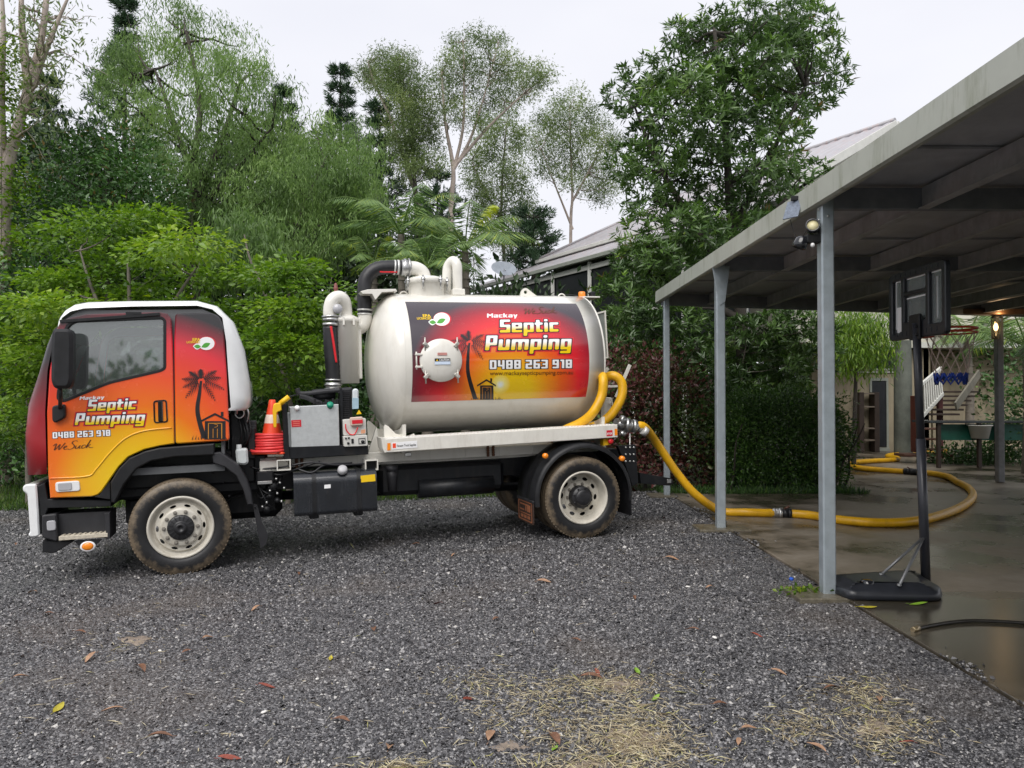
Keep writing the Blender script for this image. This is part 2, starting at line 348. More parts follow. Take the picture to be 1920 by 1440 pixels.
def gravel_mat(name, stones):
    m = bpy.data.materials.new(name); m.use_nodes = True; n, l = nt(m); b = n['Principled BSDF']
    t = n.new('ShaderNodeTexCoord'); r = n.new('ShaderNodeValToRGB'); e = r.color_ramp.elements
    st = [(0.0, (0.020, 0.020, 0.022)), (0.35, (0.052, 0.051, 0.055)), (0.62, (0.112, 0.110, 0.115)), (0.86, (0.195, 0.192, 0.198)), (0.97, (0.34, 0.33, 0.325)), (1.0, (0.52, 0.50, 0.47))]
    while len(e) < len(st): e.new(0.5)
    for i, (p, c) in enumerate(st): e[i].position = p; e[i].color = c+(1,)
    if stones:
        a = n.new('ShaderNodeAttribute'); a.attribute_name = 'rnd'; fac = a.outputs['Fac']
    else:
        v = n.new('ShaderNodeTexVoronoi'); v.inputs['Scale'].default_value = 85; l.new(t.outputs['Object'], v.inputs['Vector'])
        s = n.new('ShaderNodeSeparateColor'); l.new(v.outputs['Color'], s.inputs[0]); fac = s.outputs[0]
        bp = n.new('ShaderNodeBump'); bp.inputs['Strength'].default_value = 1.0; bp.inputs['Distance'].default_value = 0.012; bp.invert = True
        l.new(v.outputs['Distance'], bp.inputs['Height']); l.new(bp.outputs[0], b.inputs['Normal'])
    l.new(fac, r.inputs[0])
    # patches where fines and dirt lie between the stones
    z = n.new('ShaderNodeTexNoise'); z.inputs['Scale'].default_value = 0.55; z.inputs['Detail'].default_value = 6; z.inputs['Roughness'].default_value = 0.6; l.new(t.outputs['Object'], z.inputs[0])
    q = n.new('ShaderNodeValToRGB'); q.color_ramp.elements[0].position = 0.52; q.color_ramp.elements[1].position = 0.72; q.color_ramp.elements[0].color = (0, 0, 0, 1); q.color_ramp.elements[1].color = (0.55,)*3+(1,)
    l.new(z.outputs[0], q.inputs[0]); mi = n.new('ShaderNodeMix'); mi.data_type = 'RGBA'; l.new(q.outputs[0], mi.inputs[0]); l.new(r.outputs[0], mi.inputs[6]); mi.inputs[7].default_value = (0.15, 0.125, 0.105, 1)
    l.new(mi.outputs[2], b.inputs['Base Color']); b.inputs['Roughness'].default_value = 0.36
    return m
def slab_mat(name='wet concrete', sh=0.0):
    m = bpy.data.materials.new(name); m.use_nodes = True; n, l = nt(m); b = n['Principled BSDF']
    t = n.new('ShaderNodeTexCoord'); z = n.new('ShaderNodeTexNoise'); z.inputs['Scale'].default_value = 0.7; z.inputs['Detail'].default_value = 9; z.inputs['Roughness'].default_value = 0.62; l.new(t.outputs['Object'], z.inputs[0])
    r = n.new('ShaderNodeValToRGB'); e = r.color_ramp.elements; e.new(0.5); e.new(0.6)
    for i, (p, c) in enumerate([(0.36+sh, (0.060, 0.053, 0.038)), (0.46+sh, (0.120, 0.100, 0.072)), (0.53+sh, (0.27, 0.225, 0.17)), (0.70+sh, (0.42, 0.37, 0.30))]): e[i].position = p; e[i].color = c+(1,)
    l.new(z.outputs[0], r.inputs[0])
    z2 = n.new('ShaderNodeTexNoise'); z2.inputs['Scale'].default_value = 9; z2.inputs['Detail'].default_value = 8; z2.inputs['Roughness'].default_value = 0.7; l.new(t.outputs['Object'], z2.inputs[0])
    mi = n.new('ShaderNodeMix'); mi.data_type = 'RGBA'; mi.blend_type = 'MULTIPLY'; mi.inputs[0].default_value = 0.55; l.new(r.outputs[0], mi.inputs[6]); l.new(z2.outputs[0], mi.inputs[7]); l.new(mi.outputs[2], b.inputs['Base Color'])
    q = n.new('ShaderNodeMapRange'); q.inputs[1].default_value = 0.42+sh; q.inputs[2].default_value = 0.58+sh; q.inputs[3].default_value = 0.22; q.inputs[4].default_value = 0.5; l.new(z.outputs[0], q.inputs[0]); l.new(q.outputs[0], b.inputs['Roughness'])
    q2 = n.new('ShaderNodeMapRange'); q2.inputs[1].default_value = 0.42+sh; q2.inputs[2].default_value = 0.6+sh; q2.inputs[3].default_value = 0.02; q2.inputs[4].default_value = 0.25; l.new(z.outputs[0], q2.inputs[0])
    z3 = n.new('ShaderNodeTexNoise'); z3.inputs['Scale'].default_value = 60; l.new(t.outputs['Object'], z3.inputs[0])
    bp = n.new('ShaderNodeBump'); bp.inputs['Distance'].default_value = 0.004; l.new(q2.outputs[0], bp.inputs['Strength']); l.new(z3.outputs[0], bp.inputs['Height']); l.new(bp.outputs[0], b.inputs['Normal'])
    return m
g = MB(); xs = [-300, -60, -20, -14, -9.3, -6, -3, 0, 2.73, 10, 30, 60, 300]; ys = [-60, -10, 0, 6, 13, 20, 30, 60, 120, 400, 900]
g.grid([[(x, y, gz(x)-0.03) for x in xs] for y in ys]); tag(g.build('ground', ground_mat()), kind='structure')
GM = gravel_mat('gravel bed', False)
g = MB(); xs = np.linspace(-13, 2.72, 60); ys = np.linspace(-6, 13.4, 70)
def und(x, y): return 0.012*math.sin(x*1.3+0.4)*math.cos(y*0.9)+0.008*math.sin(x*2.9+y*2.1)
def gravz(x, y):
    f = max(0.0, min(1.0, (2.5-x)/0.8)); return gz(x)+und(x, y)*f*0.6
rows = []
for y in ys: rows.append([(x, y+(0.35*math.sin(x*1.7)+0.2*math.sin(x*4.1))*(1 if y > 13.2 else 0), gravz(x, y)) for x in xs])
g.grid(rows); tag(g.build('gravel_drive', GM), kind='structure')
# loose stones on the drive: far too many to count
def stones():
    N = 330000
    t = rng.random(N); y = 3.2+(13.3-3.2)*t**1.35; hw = y*0.70+0.4
    x = (rng.random(N)*2-1)*hw; edge = 2.74+0.06*np.sin(y*3.1)+0.04*np.sin(y*9.7+1)-0.03+np.where(rng.random(N) < 0.03, 0.25*rng.random(N)**2, 0)
    # the drive is thin in places: bare fines show through
    thin = np.sin(x*0.9+1.3*np.sin(y*0.55))*np.cos(y*0.8+0.7*np.sin(x*0.7))+0.5*np.sin(x*2.3+y*1.7)*np.sin(y*2.1-x)
    k = (x < edge) & (x > -12.5) & (rng.random(N) < np.clip(0.72-0.42*thin, 0.22, 1.0)); x, y = x[k], y[k]; N = len(x)
    z = np.array([gravz(a, b) for a, b in zip(x, y)]); z = np.where(x > 2.72, 0.003, z)
    s = (0.0036+0.0034*rng.random(N)+0.0065*rng.random(N)**7)*(0.80+y*0.11)
    base = np.array([[1, 0, -.3], [-1, 0, -.3], [0, 1, -.3], [0, -1, -.3], [0, 0, 1]], float)
    V = base[None]*(0.75+0.5*rng.random((N, 5, 1)))+0.28*rng.standard_normal((N, 5, 3))
    V[:, :, 2] *= 0.60; V *= s[:, None, None]
    a = rng.random(N)*6.283; ca, sa = np.cos(a)[:, None], np.sin(a)[:, None]
    b = rng.standard_normal(N)*0.45; cb, sb = np.cos(b)[:, None], np.sin(b)[:, None]
    X, Y, Z = V[..., 0], V[..., 1], V[..., 2]; Y, Z = cb*Y-sb*Z, sb*Y+cb*Z; X, Y = ca*X-sa*Y, sa*X+ca*Y
    V = np.stack([X+x[:, None], Y+y[:, None], Z+(z+s*0.25)[:, None]], 2)
    F = np.array([[0, 2, 4], [2, 1, 4], [1, 3, 4], [3, 0, 4]])
    return fast_mesh('gravel_stones', V.reshape(-1, 3), (F[None]+5*np.arange(N)[:, None, None]).reshape(-1, 3), np.repeat(rng.random(N), 5))
def fast_mesh(name, V, F, rnd=None, m=None):
    me = bpy.data.meshes.new(name); nv, nf, k = len(V), len(F), F.shape[1]
    me.vertices.add(nv); me.vertices.foreach_set('co', np.ascontiguousarray(V, np.float32).ravel())
    me.loops.add(nf*k); me.loops.foreach_set('vertex_index', np.ascontiguousarray(F, np.int32).ravel())
    me.polygons.add(nf); me.polygons.foreach_set('loop_start', np.arange(nf, dtype=np.int32)*k)
    if rnd is not None:
        at = me.attributes.new('rnd', 'FLOAT', 'POINT'); at.data.foreach_set('value', np.ascontiguousarray(rnd, np.float32))
    me.update(calc_edges=True)
    if m: me.materials.append(m)
    return me
me = stones(); me.materials.append(gravel_mat('gravel stones', True))
tag(link(bpy.data.objects.new('gravel_stones', me)), 'wet dark grey crushed stone covering the drive', 'gravel', kind='stuff')
SLAB = slab_mat(); SLABW = slab_mat('soaked concrete', 0.09)
for y0_, y1_ in ((-8, 0.2), (0.208, 6.36), (6.368, 12.75)):
    g = MB(); g.box(2.73, 14, y0_, y1_, -0.12, 0.0, 0.004); tag(g.build('carport_slab', SLABW if y1_ < 6.4 else SLAB), kind='structure')
g = MB(); g.plate([(5.9, 12.756), (14, 12.756), (22, 20), (22, 26), (8.2, 26), (6.2, 15.2)], -0.006, -0.12, ax='uw')
tag(g.build('patio_paving', SLAB), kind='structure')

# ------------------------------------------------------------------ carport
PC = (2.64, 3.19)                               # post line, underside of fascia
FA = mat('colourbond fascia', (0.44, 0.455, 0.40), 0.45, var=0.06, scale=3, stain=(0.17, 0.18, 0.10), stain_amt=0.8)
ROOFU = mat('roof sheet underside', (0.46, 0.47, 0.50), 0.5, var=0.15, scale=4)
BEAM = mat('carport beam', (0.40, 0.40, 0.42), 0.55, var=0.2, scale=5, stain=(0.16, 0.13, 0.1), stain_amt=0.5)
BEAMD = mat('carport rafter', (0.20, 0.21, 0.24), 0.55, var=0.2, scale=5)
CONC = mat('footing concrete', (0.13, 0.115, 0.085), 0.35, var=0.35, scale=9, bump=0.3, bscale=60)
cp = empty('carport', (2.64, 9.4, 0)); tag(cp, 'grey flat-roofed open carport on slim steel posts at right of the drive', 'carport')
def cpo(mb, name, m, parent=None):
    o = mb.build(name, m, parent or cp)
    if parent is None: o.location = (-2.64, -9.4, 0)
    return o
XF = 2.53
def farY(x): return 12.92+(x-XF)*0.25
ZB, ZT = 1.62+0.6196*XF, 1.62+0.691*XF
for y, wdt in ((0.05, 0.106), (3.17, 0.106), (6.30, 0.106), (9.43, 0.108), (12.56, 0.095)):
    b = MB(); b.box(PC[0]-wdt/2, PC[0]+wdt/2, y-wdt/2, y+wdt/2, 0.0, ZB+0.05, 0.012)
    p = cpo(b, 'post', GALV)
    b = MB(); b.box(PC[0]-0.30, PC[0]+0.32, y-0.20, y+0.22, -0.10, 0.012, 0.008); cpo(b, 'footing', CONC)
    b = MB()
    for dx, dy in ((-wdt/2-0.003, 0.0),):
        b.lathe([(0.0, -0.006), (0.012, -0.005), (0.012, 0.004)], (PC[0]+dx, y, ZB-0.12), 0, 8)
        b.lathe([(0.0, -0.006), (0.012, -0.005), (0.012, 0.004)], (PC[0]+dx, y, ZB-0.03), 0, 8)
    b.lathe([(0.0, -0.006), (0.011, -0.005), (0.011, 0.004)], (PC[0], y-wdt/2-0.002, ZB-0.10), 1, 8)
    cpo(b, 'bolts', STEEL)
b = MB(); b.plate([(PC[0]-0.11, ZB+0.02), (PC[0]+0.11, ZB+0.02), (PC[0]+0.05, ZB-0.42), (PC[0]-0.01, ZB-0.46), (PC[0]-0.03, ZB-0.42)], 9.43-0.066, 9.43-0.057, b=0.002); cpo(b, 'gusset_plate', GALV)
b = MB(); b.plate([(XF, ZB), (XF+0.025, ZB-0.012), (XF+0.06, ZB-0.012), (XF+0.06, ZB+0.004), (XF+0.02, ZB+0.012), (XF+0.015, ZT-0.01), (XF+0.05, ZT), (XF+0.05, ZT+0.008), (XF+0.004, ZT+0.004)], -4, 12.92); cpo(b, 'fascia', FA)
b = MB(); b.bar((XF+0.04, 12.95, ZB+0.09), (12.5, farY(12.5)+0.03, ZB+0.09), 0.03, 0.17); cpo(b, 'end_fascia', FA)
# ribbed roof sheets: each sheet its own part, laps at every metre
shm = {}
yy = -4.0; k = 0
while yy < 12.9:
    y1 = min(yy+1.55, 12.9); b = MB(); nx = 46
    X = [XF+0.06+(12.5-XF)*i/nx for i in range(nx+1)]
    far = y1 >= 12.9
    lo = [(x, yy, ZB+0.165+(0.004 if k % 2 else 0)) for x in X]
    hi = [(x, (farY(x) if far else y1+0.04), ZB+0.165+(0.004 if k % 2 else 0)) for x in X]
    b.grid([lo, hi], smooth=False); b.grid([[(p[0], p[1], p[2]+0.03) for p in lo], [(p[0], p[1], p[2]+0.03) for p in hi]], smooth=False)
    b.box(XF+0.07, 12.5, yy-0.012, yy+0.012, ZB+0.145, ZB+0.163)
    cpo(b, 'roof_sheet', ROOFU); yy += 1.55; k += 1
for y in (0.05, 3.17, 6.30, 9.43):
    b = MB(); b.box(XF+0.07, 12.4, y-0.04, y+0.04, ZB-0.035, ZB+0.14, 0.004); cpo(b, 'rafter', BEAMD)
b = MB(); b.bar((XF+0.07, 12.70, ZB+0.03), (12.4, farY(12.4)-0.22, ZB+0.03), 0.08, 0.2); cpo(b, 'rafter', BEAMD)
for x in (3.45, 4.52, 5.6, 6.7, 7.8, 8.9, 10.0, 11.1):
    b = MB()
    ys_ = [-4, 0.05, 3.17, 6.30, 9.43, farY(x)-0.28]
    b.box(x-0.03, x+0.03, -4, farY(x)-0.24, ZB-0.03, ZB+0.142, 0.004); b.box(x-0.06, x+0.03, -4, farY(x)-0.24, ZB-0.034, ZB-0.026)
    cpo(b, 'purlin', BEAM)
pr = atz(1875, 904, 0.0)
b = MB(); b.box(pr[0]-0.06, pr[0]+0.06, pr[1]-0.06, pr[1]+0.06, 0, ZB+0.1, 0.01); o_ = cpo(b, 'post', mat('weathered grey post', (0.20, 0.205, 0.21), 0.5, var=0.25))
TIMB = mat('stained timber', (0.13, 0.065, 0.03), 0.55, var=0.35, scale=8)
b = MB(); b.bar((pr[0]-1.9, pr[1]-0.1, ZB+0.0), (pr[0]+3.0, pr[1]-0.4, ZB-0.03), 0.14, 0.10); cpo(b, 'timber_beam', TIMB)
# flood light and its little solar panel
fl = empty('flood_light', (PC[0], 6.30, ZB-0.28)); tag(fl, 'black twin-head flood light fixed near the top of the nearest carport post', 'flood light')
b = MB(); b.box(-0.17, -0.055, -0.05, 0.03, -0.035, 0.035, 0.008); b.box(-0.075, -0.054, -0.045, 0.045, -0.035, 0.10, 0.008); b.build('bracket', PLAST, fl)
b = MB(); b.lathe([(0.0, 0.05), (0.03, 0.045), (0.052, 0.02), (0.058, -0.02), (0.058, -0.05), (0.047, -0.055), (0.046, -0.04), (0.0, -0.038)], (0, 0, 0), 1, 24)
h = b.build('lamp_head', GLOSSB, fl, (-0.115, -0.02, 0.095)); h.rotation_euler = (math.radians(-12), 0, math.radians(-18))
b = MB(); b.lathe([(0.0, -0.042), (0.044, -0.042), (0.044, -0.04), (0, -0.04)], (0, 0, 0), 1, 24); b.build('lens', mat('led lens', (0.75, 0.68, 0.40), 0.3, var=0.15, scale=60), h)
b = MB(); b.lathe([(0.0, 0.05), (0.03, 0.045), (0.052, 0.02), (0.058, -0.02), (0.058, -0.05), (0.047, -0.055), (0.046, -0.04), (0.0, -0.038)], (0, 0, 0), 2, 24)
h = b.build('lamp_head', GLOSSB, fl, (-0.20, 0.0, -0.02)); h.rotation_euler = (math.radians(8), math.radians(20), 0)
b = MB(); b.lathe([(0, -0.02), (0.014, -0.015), (0.018, 0), (0.012, 0.015), (0, 0.018)], (0, 0, 0), 2, 14); b.build('motion_sensor', INKW, fl, (-0.125, -0.045, -0.055))
sp = empty('solar_panel', (XF-0.03, 6.62, ZT-0.12)); tag(sp, 'small solar panel with dangling wire clipped to the carport fascia', 'solar panel')
b = MB(); b.box(-0.012, 0.0, -0.075, 0.075, -0.11, 0.07, 0.003); o = b.build('panel', mat('solar cells', (0.17, 0.20, 0.25), 0.2, var=0.3, scale=50), sp); o.rotation_euler = (0, math.radians(24), math.radians(35))
b = MB(); b.box(-0.02, 0.10, -0.02, 0.02, 0.06, 0.10, 0.004); b.build('clip', PLAST, sp)
b = MB(); b.tube(smooth_path([(-0.03, 0, -0.10), (-0.005, 0.02, -0.17), (0.01, 0.0, -0.24), (0.03, -0.06, -0.29), (0.06, -0.14, -0.22)]), 0.003, 6); b.build('wire', PLAST, sp)
# lantern on the far post
lp = empty('wall_lantern', (pr[0]-0.14, pr[1]-0.14, 0)); lpz = 1.62+(742-616)/FPX*pr[1]; lp.location.z = lpz
tag(lp, 'lit lantern with frosted glass on the far carport post', 'lamp')
b = MB(); b.box(-0.01, 0.10, -0.02, 0.1, 0.21, 0.25, 0.006); b.lathe([(0, 0.27), (0.02, 0.26), (0.09, 0.2), (0.1, 0.19), (0, 0.185)], (0, 0, 0), 2, 16); b.build('lantern_cap', PLAST, lp)
b = MB(); b.lathe([(0.075, -0.2), (0.085, 0.18)], (0, 0, 0), 2, 20); b.lathe([(0.0, -0.2), (0.075, -0.2)], (0, 0, 0), 2, 20)
b.build('glass_shade', glass_mat('lantern glass', (0.95, 0.86, 0.72), 0.02), lp)
b = MB(); b.lathe([(0, -0.05), (0.03, -0.03), (0.042, 0.02), (0.03, 0.07), (0.015, 0.1), (0, 0.1)], (0, 0, 0), 2, 16); b.build('bulb', mat('bulb', (1, 0.8, 0.5), 0.4, emit=(1, 0.72, 0.38), estr=2.5), lp)
pl = bpy.data.lights.new('lantern_light', 'POINT'); pl.energy = 2; pl.color = (1, 0.66, 0.34); pl.shadow_soft_size = 0.05
po = bpy.data.objects.new('lantern_light', pl); link(po, lp); po.location = (-0.02, -0.16, 0.24)

# ------------------------------------------------------------------ basketball stand
bb = empty('basketball_stand', (3.60, 6.62, 0)); tag(bb, 'portable basketball hoop with black base and backboard under the carport roof', 'basketball hoop')
BPL = mat('stand plastic', (0.018, 0.020, 0.025), 0.35, var=0.25, scale=8)
def bbo(mb, name, m, parent=None):
    o = mb.build(name, m, parent or bb)
    if parent is None: o.location = (-3.60, -6.62, 0)
    return o
b = MB()
o1 = rpoly([(2.71, 6.08), (3.40, 6.03), (3.52, 6.2), (3.57, 6.56), (3.62, 6.70), (3.42, 6.74), (2.76, 6.58), (2.67, 6.4)], 0.07, 5)
lv = [(0.0, 0.008), (-0.012, 0.022), (-0.004, 0.065), (0.012, 0.08), (0.030, 0.084), (0.06, 0.104), (0.09, 0.106), (0.105, 0.116), (0.15, 0.12)]
rows = []
for d, z in lv:
    rows.append([(p[0], p[1], z) for p in offset_poly(o1, d)])
b.grid(rows, closed=True); flat = rows[-1]; b.add(flat, [tuple(t) for t in tessellate_polygon([[Vector((p[0], p[1], 0)) for p in flat]])])
base = bbo(b, 'base_tank', BPL)
b = MB(); b.lathe([(0, 0.135), (0.045, 0.133), (0.05, 0.11)], (2.92, 6.2, 0), 2, 16); bbo(b, 'filler_cap', GLOSSB, base)
PT = atY(1718, 606, 6.62); PB = atY(1736, 1088, 6.62)
b = MB(); b.tube([tuple(PB), tuple((PB*0.45+PT*0.55))], 0.0385, 18); b.tube([tuple((PB*0.46+PT*0.54)), tuple(PT)], 0.0335, 18); pole = bbo(b, 'pole', mat('pole paint', (0.035, 0.037, 0.045), 0.32, var=0.15))
b = MB(); mid = PB*0.47+PT*0.53; b.lathe([(0.0345, -0.008), (0.0365, -0.006), (0.0365, 0.006), (0.0345, 0.008)], tuple(mid), 2, 16); bbo(b, 'height_ring', INKY, pole)
q = PB*0.83+PT*0.17
for tx, ty in ((1652, 1078), (1686, 1098)):
    b = MB(); e_ = atz(tx, ty, 0.115); b.tube([tuple(e_), tuple(q)], 0.012, 10); b.lathe([(0, 0.018), (0.016, 0.014), (0.018, 0)], tuple(e_), 2, 10); bbo(b, 'strut', mat('grey strut', (0.16, 0.165, 0.17), 0.35, metal=0.4))
# backboard: stands in the plane x = 3.62, its back to the camera
xb = 3.60; y0b, y1b, z0b, z1b = 6.20, 7.12, 2.125, 2.735
def rect(a0, a1, c0, c1, r=0.04): return rpoly([(a0, c0), (a1, c0), (a1, c1), (a0, c1)], r, 3)
b = MB(); b.plate(rect(y0b, y1b, z0b, z1b, 0.05), xb-0.03, xb+0.015, holes=[rect(y0b+0.06, y0b+0.25, z0b+0.10, z1b-0.07, 0.02), rect(y0b+0.30, y1b-0.27, z0b+0.15, z0b+0.385, 0.02), rect(y0b+0.30, y1b-0.27, z0b+0.42, z1b-0.07, 0.02), rect(y1b-0.22, y1b-0.06, z0b+0.05, z1b-0.07, 0.03)], b=0.008, ax='wh')
for i in range(9): b.box(xb-0.036, xb-0.028, y0b+0.12+i*0.08, y0b+0.15+i*0.08, z0b+0.03, z0b+0.07, 0.002)
for i in range(9): b.box(xb-0.036, xb-0.028, y0b+0.10+i*0.085, y0b+0.14+i*0.085, z1b-0.05, z1b-0.02, 0.002)
board = bbo(b, 'backboard', BPL)
b = MB(); b.box(xb+0.002, xb+0.008, y0b+0.05, y1b-0.05, z0b+0.04, z1b-0.04); bbo(b, 'clear_panel', POLYC, board)
b = MB()
for (a0, c0, a1, c1) in ((y0b+0.10, z1b-0.075, y1b-0.09, z1b-0.075), (y1b-0.09, z0b+0.10, y1b-0.09, z1b-0.075), (y0b+0.16, z0b+0.14, y0b+0.16, z1b-0.12), (y0b+0.33, z0b+0.36, y1b-0.27, z0b+0.36), (y1b-0.265, z0b+0.17, y1b-0.265, z0b+0.36)):
    b.bar((xb+0.0, a0, c0), (xb+0.0, a1, c1), 0.006, 0.012)
b.box(xb-0.002, xb+0.0015, y1b-0.19, y1b-0.10, z0b+0.07, z0b+0.30); bbo(b, 'board_marking', INKW, board)
b = MB(); b.box(xb-0.055, xb-0.028, 6.55, 6.72, z0b-0.02, z0b+0.20, 0.006)
for z in (z0b+0.02, z0b+0.09): b.lathe([(0, -0.075), (0.012, -0.07), (0.012, -0.055)], (xb, 6.58, z), 0, 8)
bbo(b, 'mount_plate', PLAST, board)
rc = np.array([xb+0.26, 6.63, 2.17]); RR = 0.205
b = MB(); b.tube([(rc[0]+RR*math.cos(a), rc[1]+RR*math.sin(a), rc[2]+0.03) for a in np.linspace(0, 2*math.pi, 41)], 0.009, 8, caps=False)
b.tube([(rc[0]+RR*math.cos(a), rc[1]+RR*math.sin(a), rc[2]-0.005) for a in np.linspace(0, 2*math.pi, 41)], 0.007, 8, caps=False)
b.box(xb+0.01, xb+0.08, 6.55, 6.71, rc[2]-0.05, rc[2]+0.04, 0.006)
rim_o = bbo(b, 'rim', mat('rim orange', (0.62, 0.05, 0.015), 0.4))
b = MB(); nl = 12
def netp(i, j):  # i strand, j level
    t = j/5; r_ = RR*(1-0.42*t**0.8); a = 2*math.pi*(i+0.5*j)/nl
    return (rc[0]+r_*math.cos(a), rc[1]+r_*math.sin(a), rc[2]-0.40*t)
for i in range(nl):
    for j in range(5):
        b.tube([netp(i, j), netp(i, j+1)], 0.0032, 5, caps=False); b.tube([netp(i, j), netp(i-1, j+1)], 0.0032, 5, caps=False)
bbo(b, 'net', mat('net cord', (0.52, 0.40, 0.34), 0.8, var=0.25, scale=12), rim_o)
b = MB()
for i in range(nl):
    p0_, p1_ = netp(i, 5), netp(i+1, 5); p2_, p3_ = netp(i, 4.45), netp(i+1, 4.45)
    b.tube([p0_, tuple((np.array(p0_)+np.array(p1_))/2-np.array([0, 0, 0.05])), p1_], 0.008, 6); b.tube([p2_, tuple((np.array(p2_)+np.array(p3_))/2-np.array([0, 0, 0.07])), p3_], 0.009, 6)
    b.tube([p2_, p0_], 0.009, 6); b.tube([p3_, p0_], 0.009, 6)
bbo(b, 'net_hem', mat('blue cord', (0.015, 0.05, 0.32), 0.7, var=0.3), rim_o)

# ------------------------------------------------------------------ yellow suction hose on the slab, black water hose
HR = 0.054
TU3 = lambda u, w, h: tuple(TF+TU*u+TW*w+TH*h)
uv, hv = T(1192, 800, 0.55)
v0 = np.array(TU3(uv, 0.55, hv)); v1 = np.array(TU3(uv+0.12, 0.55, hv-0.01))
gp = [atz(x, y, HR) for x, y in ((1352, 958), (1400, 961), (1455, 962))]
seg1 = [v0, v1, atd(1232, 832, 10.25), atd(1268, 885, 10.35), atd(1305, 928, 10.35)]+gp
seg2 = [atz(x, y, HR) for x, y in ((1482, 963), (1520, 966), (1560, 973), (1640, 980), (1715, 977), (1775, 962), (1812, 944), (1824, 928), (1815, 914), (1793, 903), (1786, 898), (1775, 893), (1750, 888), (1716, 885))]
seg3 = [atz(x, y, HR) for x, y in ((1694, 884), (1650, 881), (1615, 878), (1597, 873), (1603, 867), (1640, 864), (1676, 862), (1683, 859), (1664, 856), (1672, 853), (1700, 851), (1740, 848), (1775, 846))]
def hose(name, segs_, label, cat, parent=None):
    b = MB(); b.tube(respace(smooth_path(segs_, 10), 0.019), HR, 14, rib=0.075); o = b.build(name, YHOSE, parent)
    return o
h1 = hose('suction_hose', seg1, '', ''); tag(h1, 'yellow ribbed hose drooping from the truck valve to the slab', 'hose')
h2 = hose('suction_hose', seg2, '', ''); tag(h2, 'yellow ribbed hose looping across the wet slab behind the basketball pole', 'hose')
h3 = hose('suction_hose', seg3, '', ''); tag(h3, 'farthest yellow hose length zigzagging towards the house stairs', 'hose')
def coupling(p, q, mats, parent):
    p, q = np.array(p), np.array(q); d = q-p
    b = MB(); b.tube([p-d*0.35, p-d*0.34, p+d*0.1, p+d*0.12], [0.058, 0.066, 0.066, 0.07], 16); b.tube([p+d*0.12, p+d*0.42], 0.074, 16)
    for t in (-0.2, 0.0): b.tube([p+d*t, p+d*(t+0.05)], 0.071, 16)
    o = b.build('coupling', mats[0], parent)
    b = MB(); b.tube([p+d*0.42, p+d*0.85], 0.062, 16); b.tube([p+d*0.85, p+d*1.1], 0.07, 16, mi=0); b.build('clamp_ring', mats[1], parent)
    b = MB(); m_ = p+d*0.5; b.tube([tuple(m_+np.array([0, -0.02, 0.06])), tuple(m_+d*0.35+np.array([0, -0.03, 0.10]))], 0.012, 8); b.build('lever', mat('brown lever', (0.10, 0.04, 0.025), 0.5), parent)
coupling(atz(1457, 962, HR), atz(1482, 963, HR), (STEEL, RUBBER), h1); coupling(atz(1714, 885, HR), atz(1697, 884, HR), (RUBBER, RUBBER), h2)
b = MB(); b.tube(respace(smooth_path([atz(x, y, 0.014) for x, y in ((1716, 1180), (1740, 1174), (1790, 1166), (1840, 1164), (1930, 1169), (2040, 1180))], 8), 0.05), 0.013, 10); gh = b.build('garden_hose', mat('dark garden hose', (0.02, 0.018, 0.015), 0.35, var=0.3)); tag(gh, 'thin black garden hose lying on the slab at lower right', 'hose')
b = MB(); a_, b_ = atz(1711, 1181, 0.014), atz(1722, 1178, 0.014); b.tube([a_, a_*0.7+b_*0.3, a_*0.65+b_*0.35, b_], [0.017, 0.017, 0.02, 0.02], 12); b.build('brass_end', mat('brass', (0.45, 0.36, 0.22), 0.3, metal=0.8), gh)
for i, (px, py) in enumerate(((300, 1220), (595, 1273), (726, 1256), (495, 1335), (1340, 1195), (1290, 1100), (900, 1120))):
    p = atz(px, py, -0.08); p = atz(px, py, gravz(p[0], p[1])+0.008); b = MB(); f_ = 0.7+0.1*i
    b.lathe([(0, -0.006), (0.013, -0.004), (0.017, 0.001), (0.012, 0.006), (0.004, 0.008), (0, 0.008)], (0, 0, 0), 2, 9); o = b.build('white_pebble', mat('white stone', (0.72, 0.70, 0.66), 0.5, var=0.1), None, tuple(p)); o.scale = (1.2*f_, 0.8*f_, 0.9); o.rotation_euler = (0.1, 0.1, i*1.3)
    tag(o, 'single white pebble showing among the dark gravel', 'pebble', 'white pebbles in the gravel')
p = atz(1484, 1089, -0.03); b = MB(); b.lathe([(0, 0.010), (0.015, 0.010), (0.018, 0.006), (0.018, -0.008)], (0, 0, 0), 2, 16); o = b.build('bottle_cap', mat('blue cap', (0.02, 0.10, 0.55), 0.4), None, (p[0], p[1], gravz(p[0], p[1])+0.012)); o.rotation_euler = (0.3, 0.2, 0); tag(o, 'tiny blue bottle cap lying on the gravel left of the nearest post', 'bottle cap')
# ------------------------------------------------------------------ the vacuum tanker truck
truck = empty('vacuum_tanker_truck')
truck.matrix_world = Matrix(((TU[0], TW[0], TH[0], TF[0]), (TU[1], TW[1], TH[1], TF[1]), (TU[2], TW[2], TH[2], TF[2]), (0, 0, 0, 1)))
tag(truck, 'septic vacuum truck with sunset-wrapped cab and cream tank on the gravel', 'truck')
CW = 1.10                                       # middle of the truck
MX = lambda w: 2*CW-w
K = (0.02, 0.018, 0.02)
c_ = T(258, 902, 0)
PAINT = ramp_mat('sunset cab wrap', 'Object', (c_[0], 0, c_[1]), (0.5, 0, 0.5), [(0.12, (0.80, 0.52, 0.006)), (0.25, (0.80, 0.40, 0.008)), (0.37, (0.80, 0.17, 0.010)), (0.52, (0.80, 0.085, 0.022)), (0.70, (0.72, 0.024, 0.040)), (0.79, (0.26, 0.012, 0.026)), (0.86, K)])
cf_ = T(215, 910, 0)
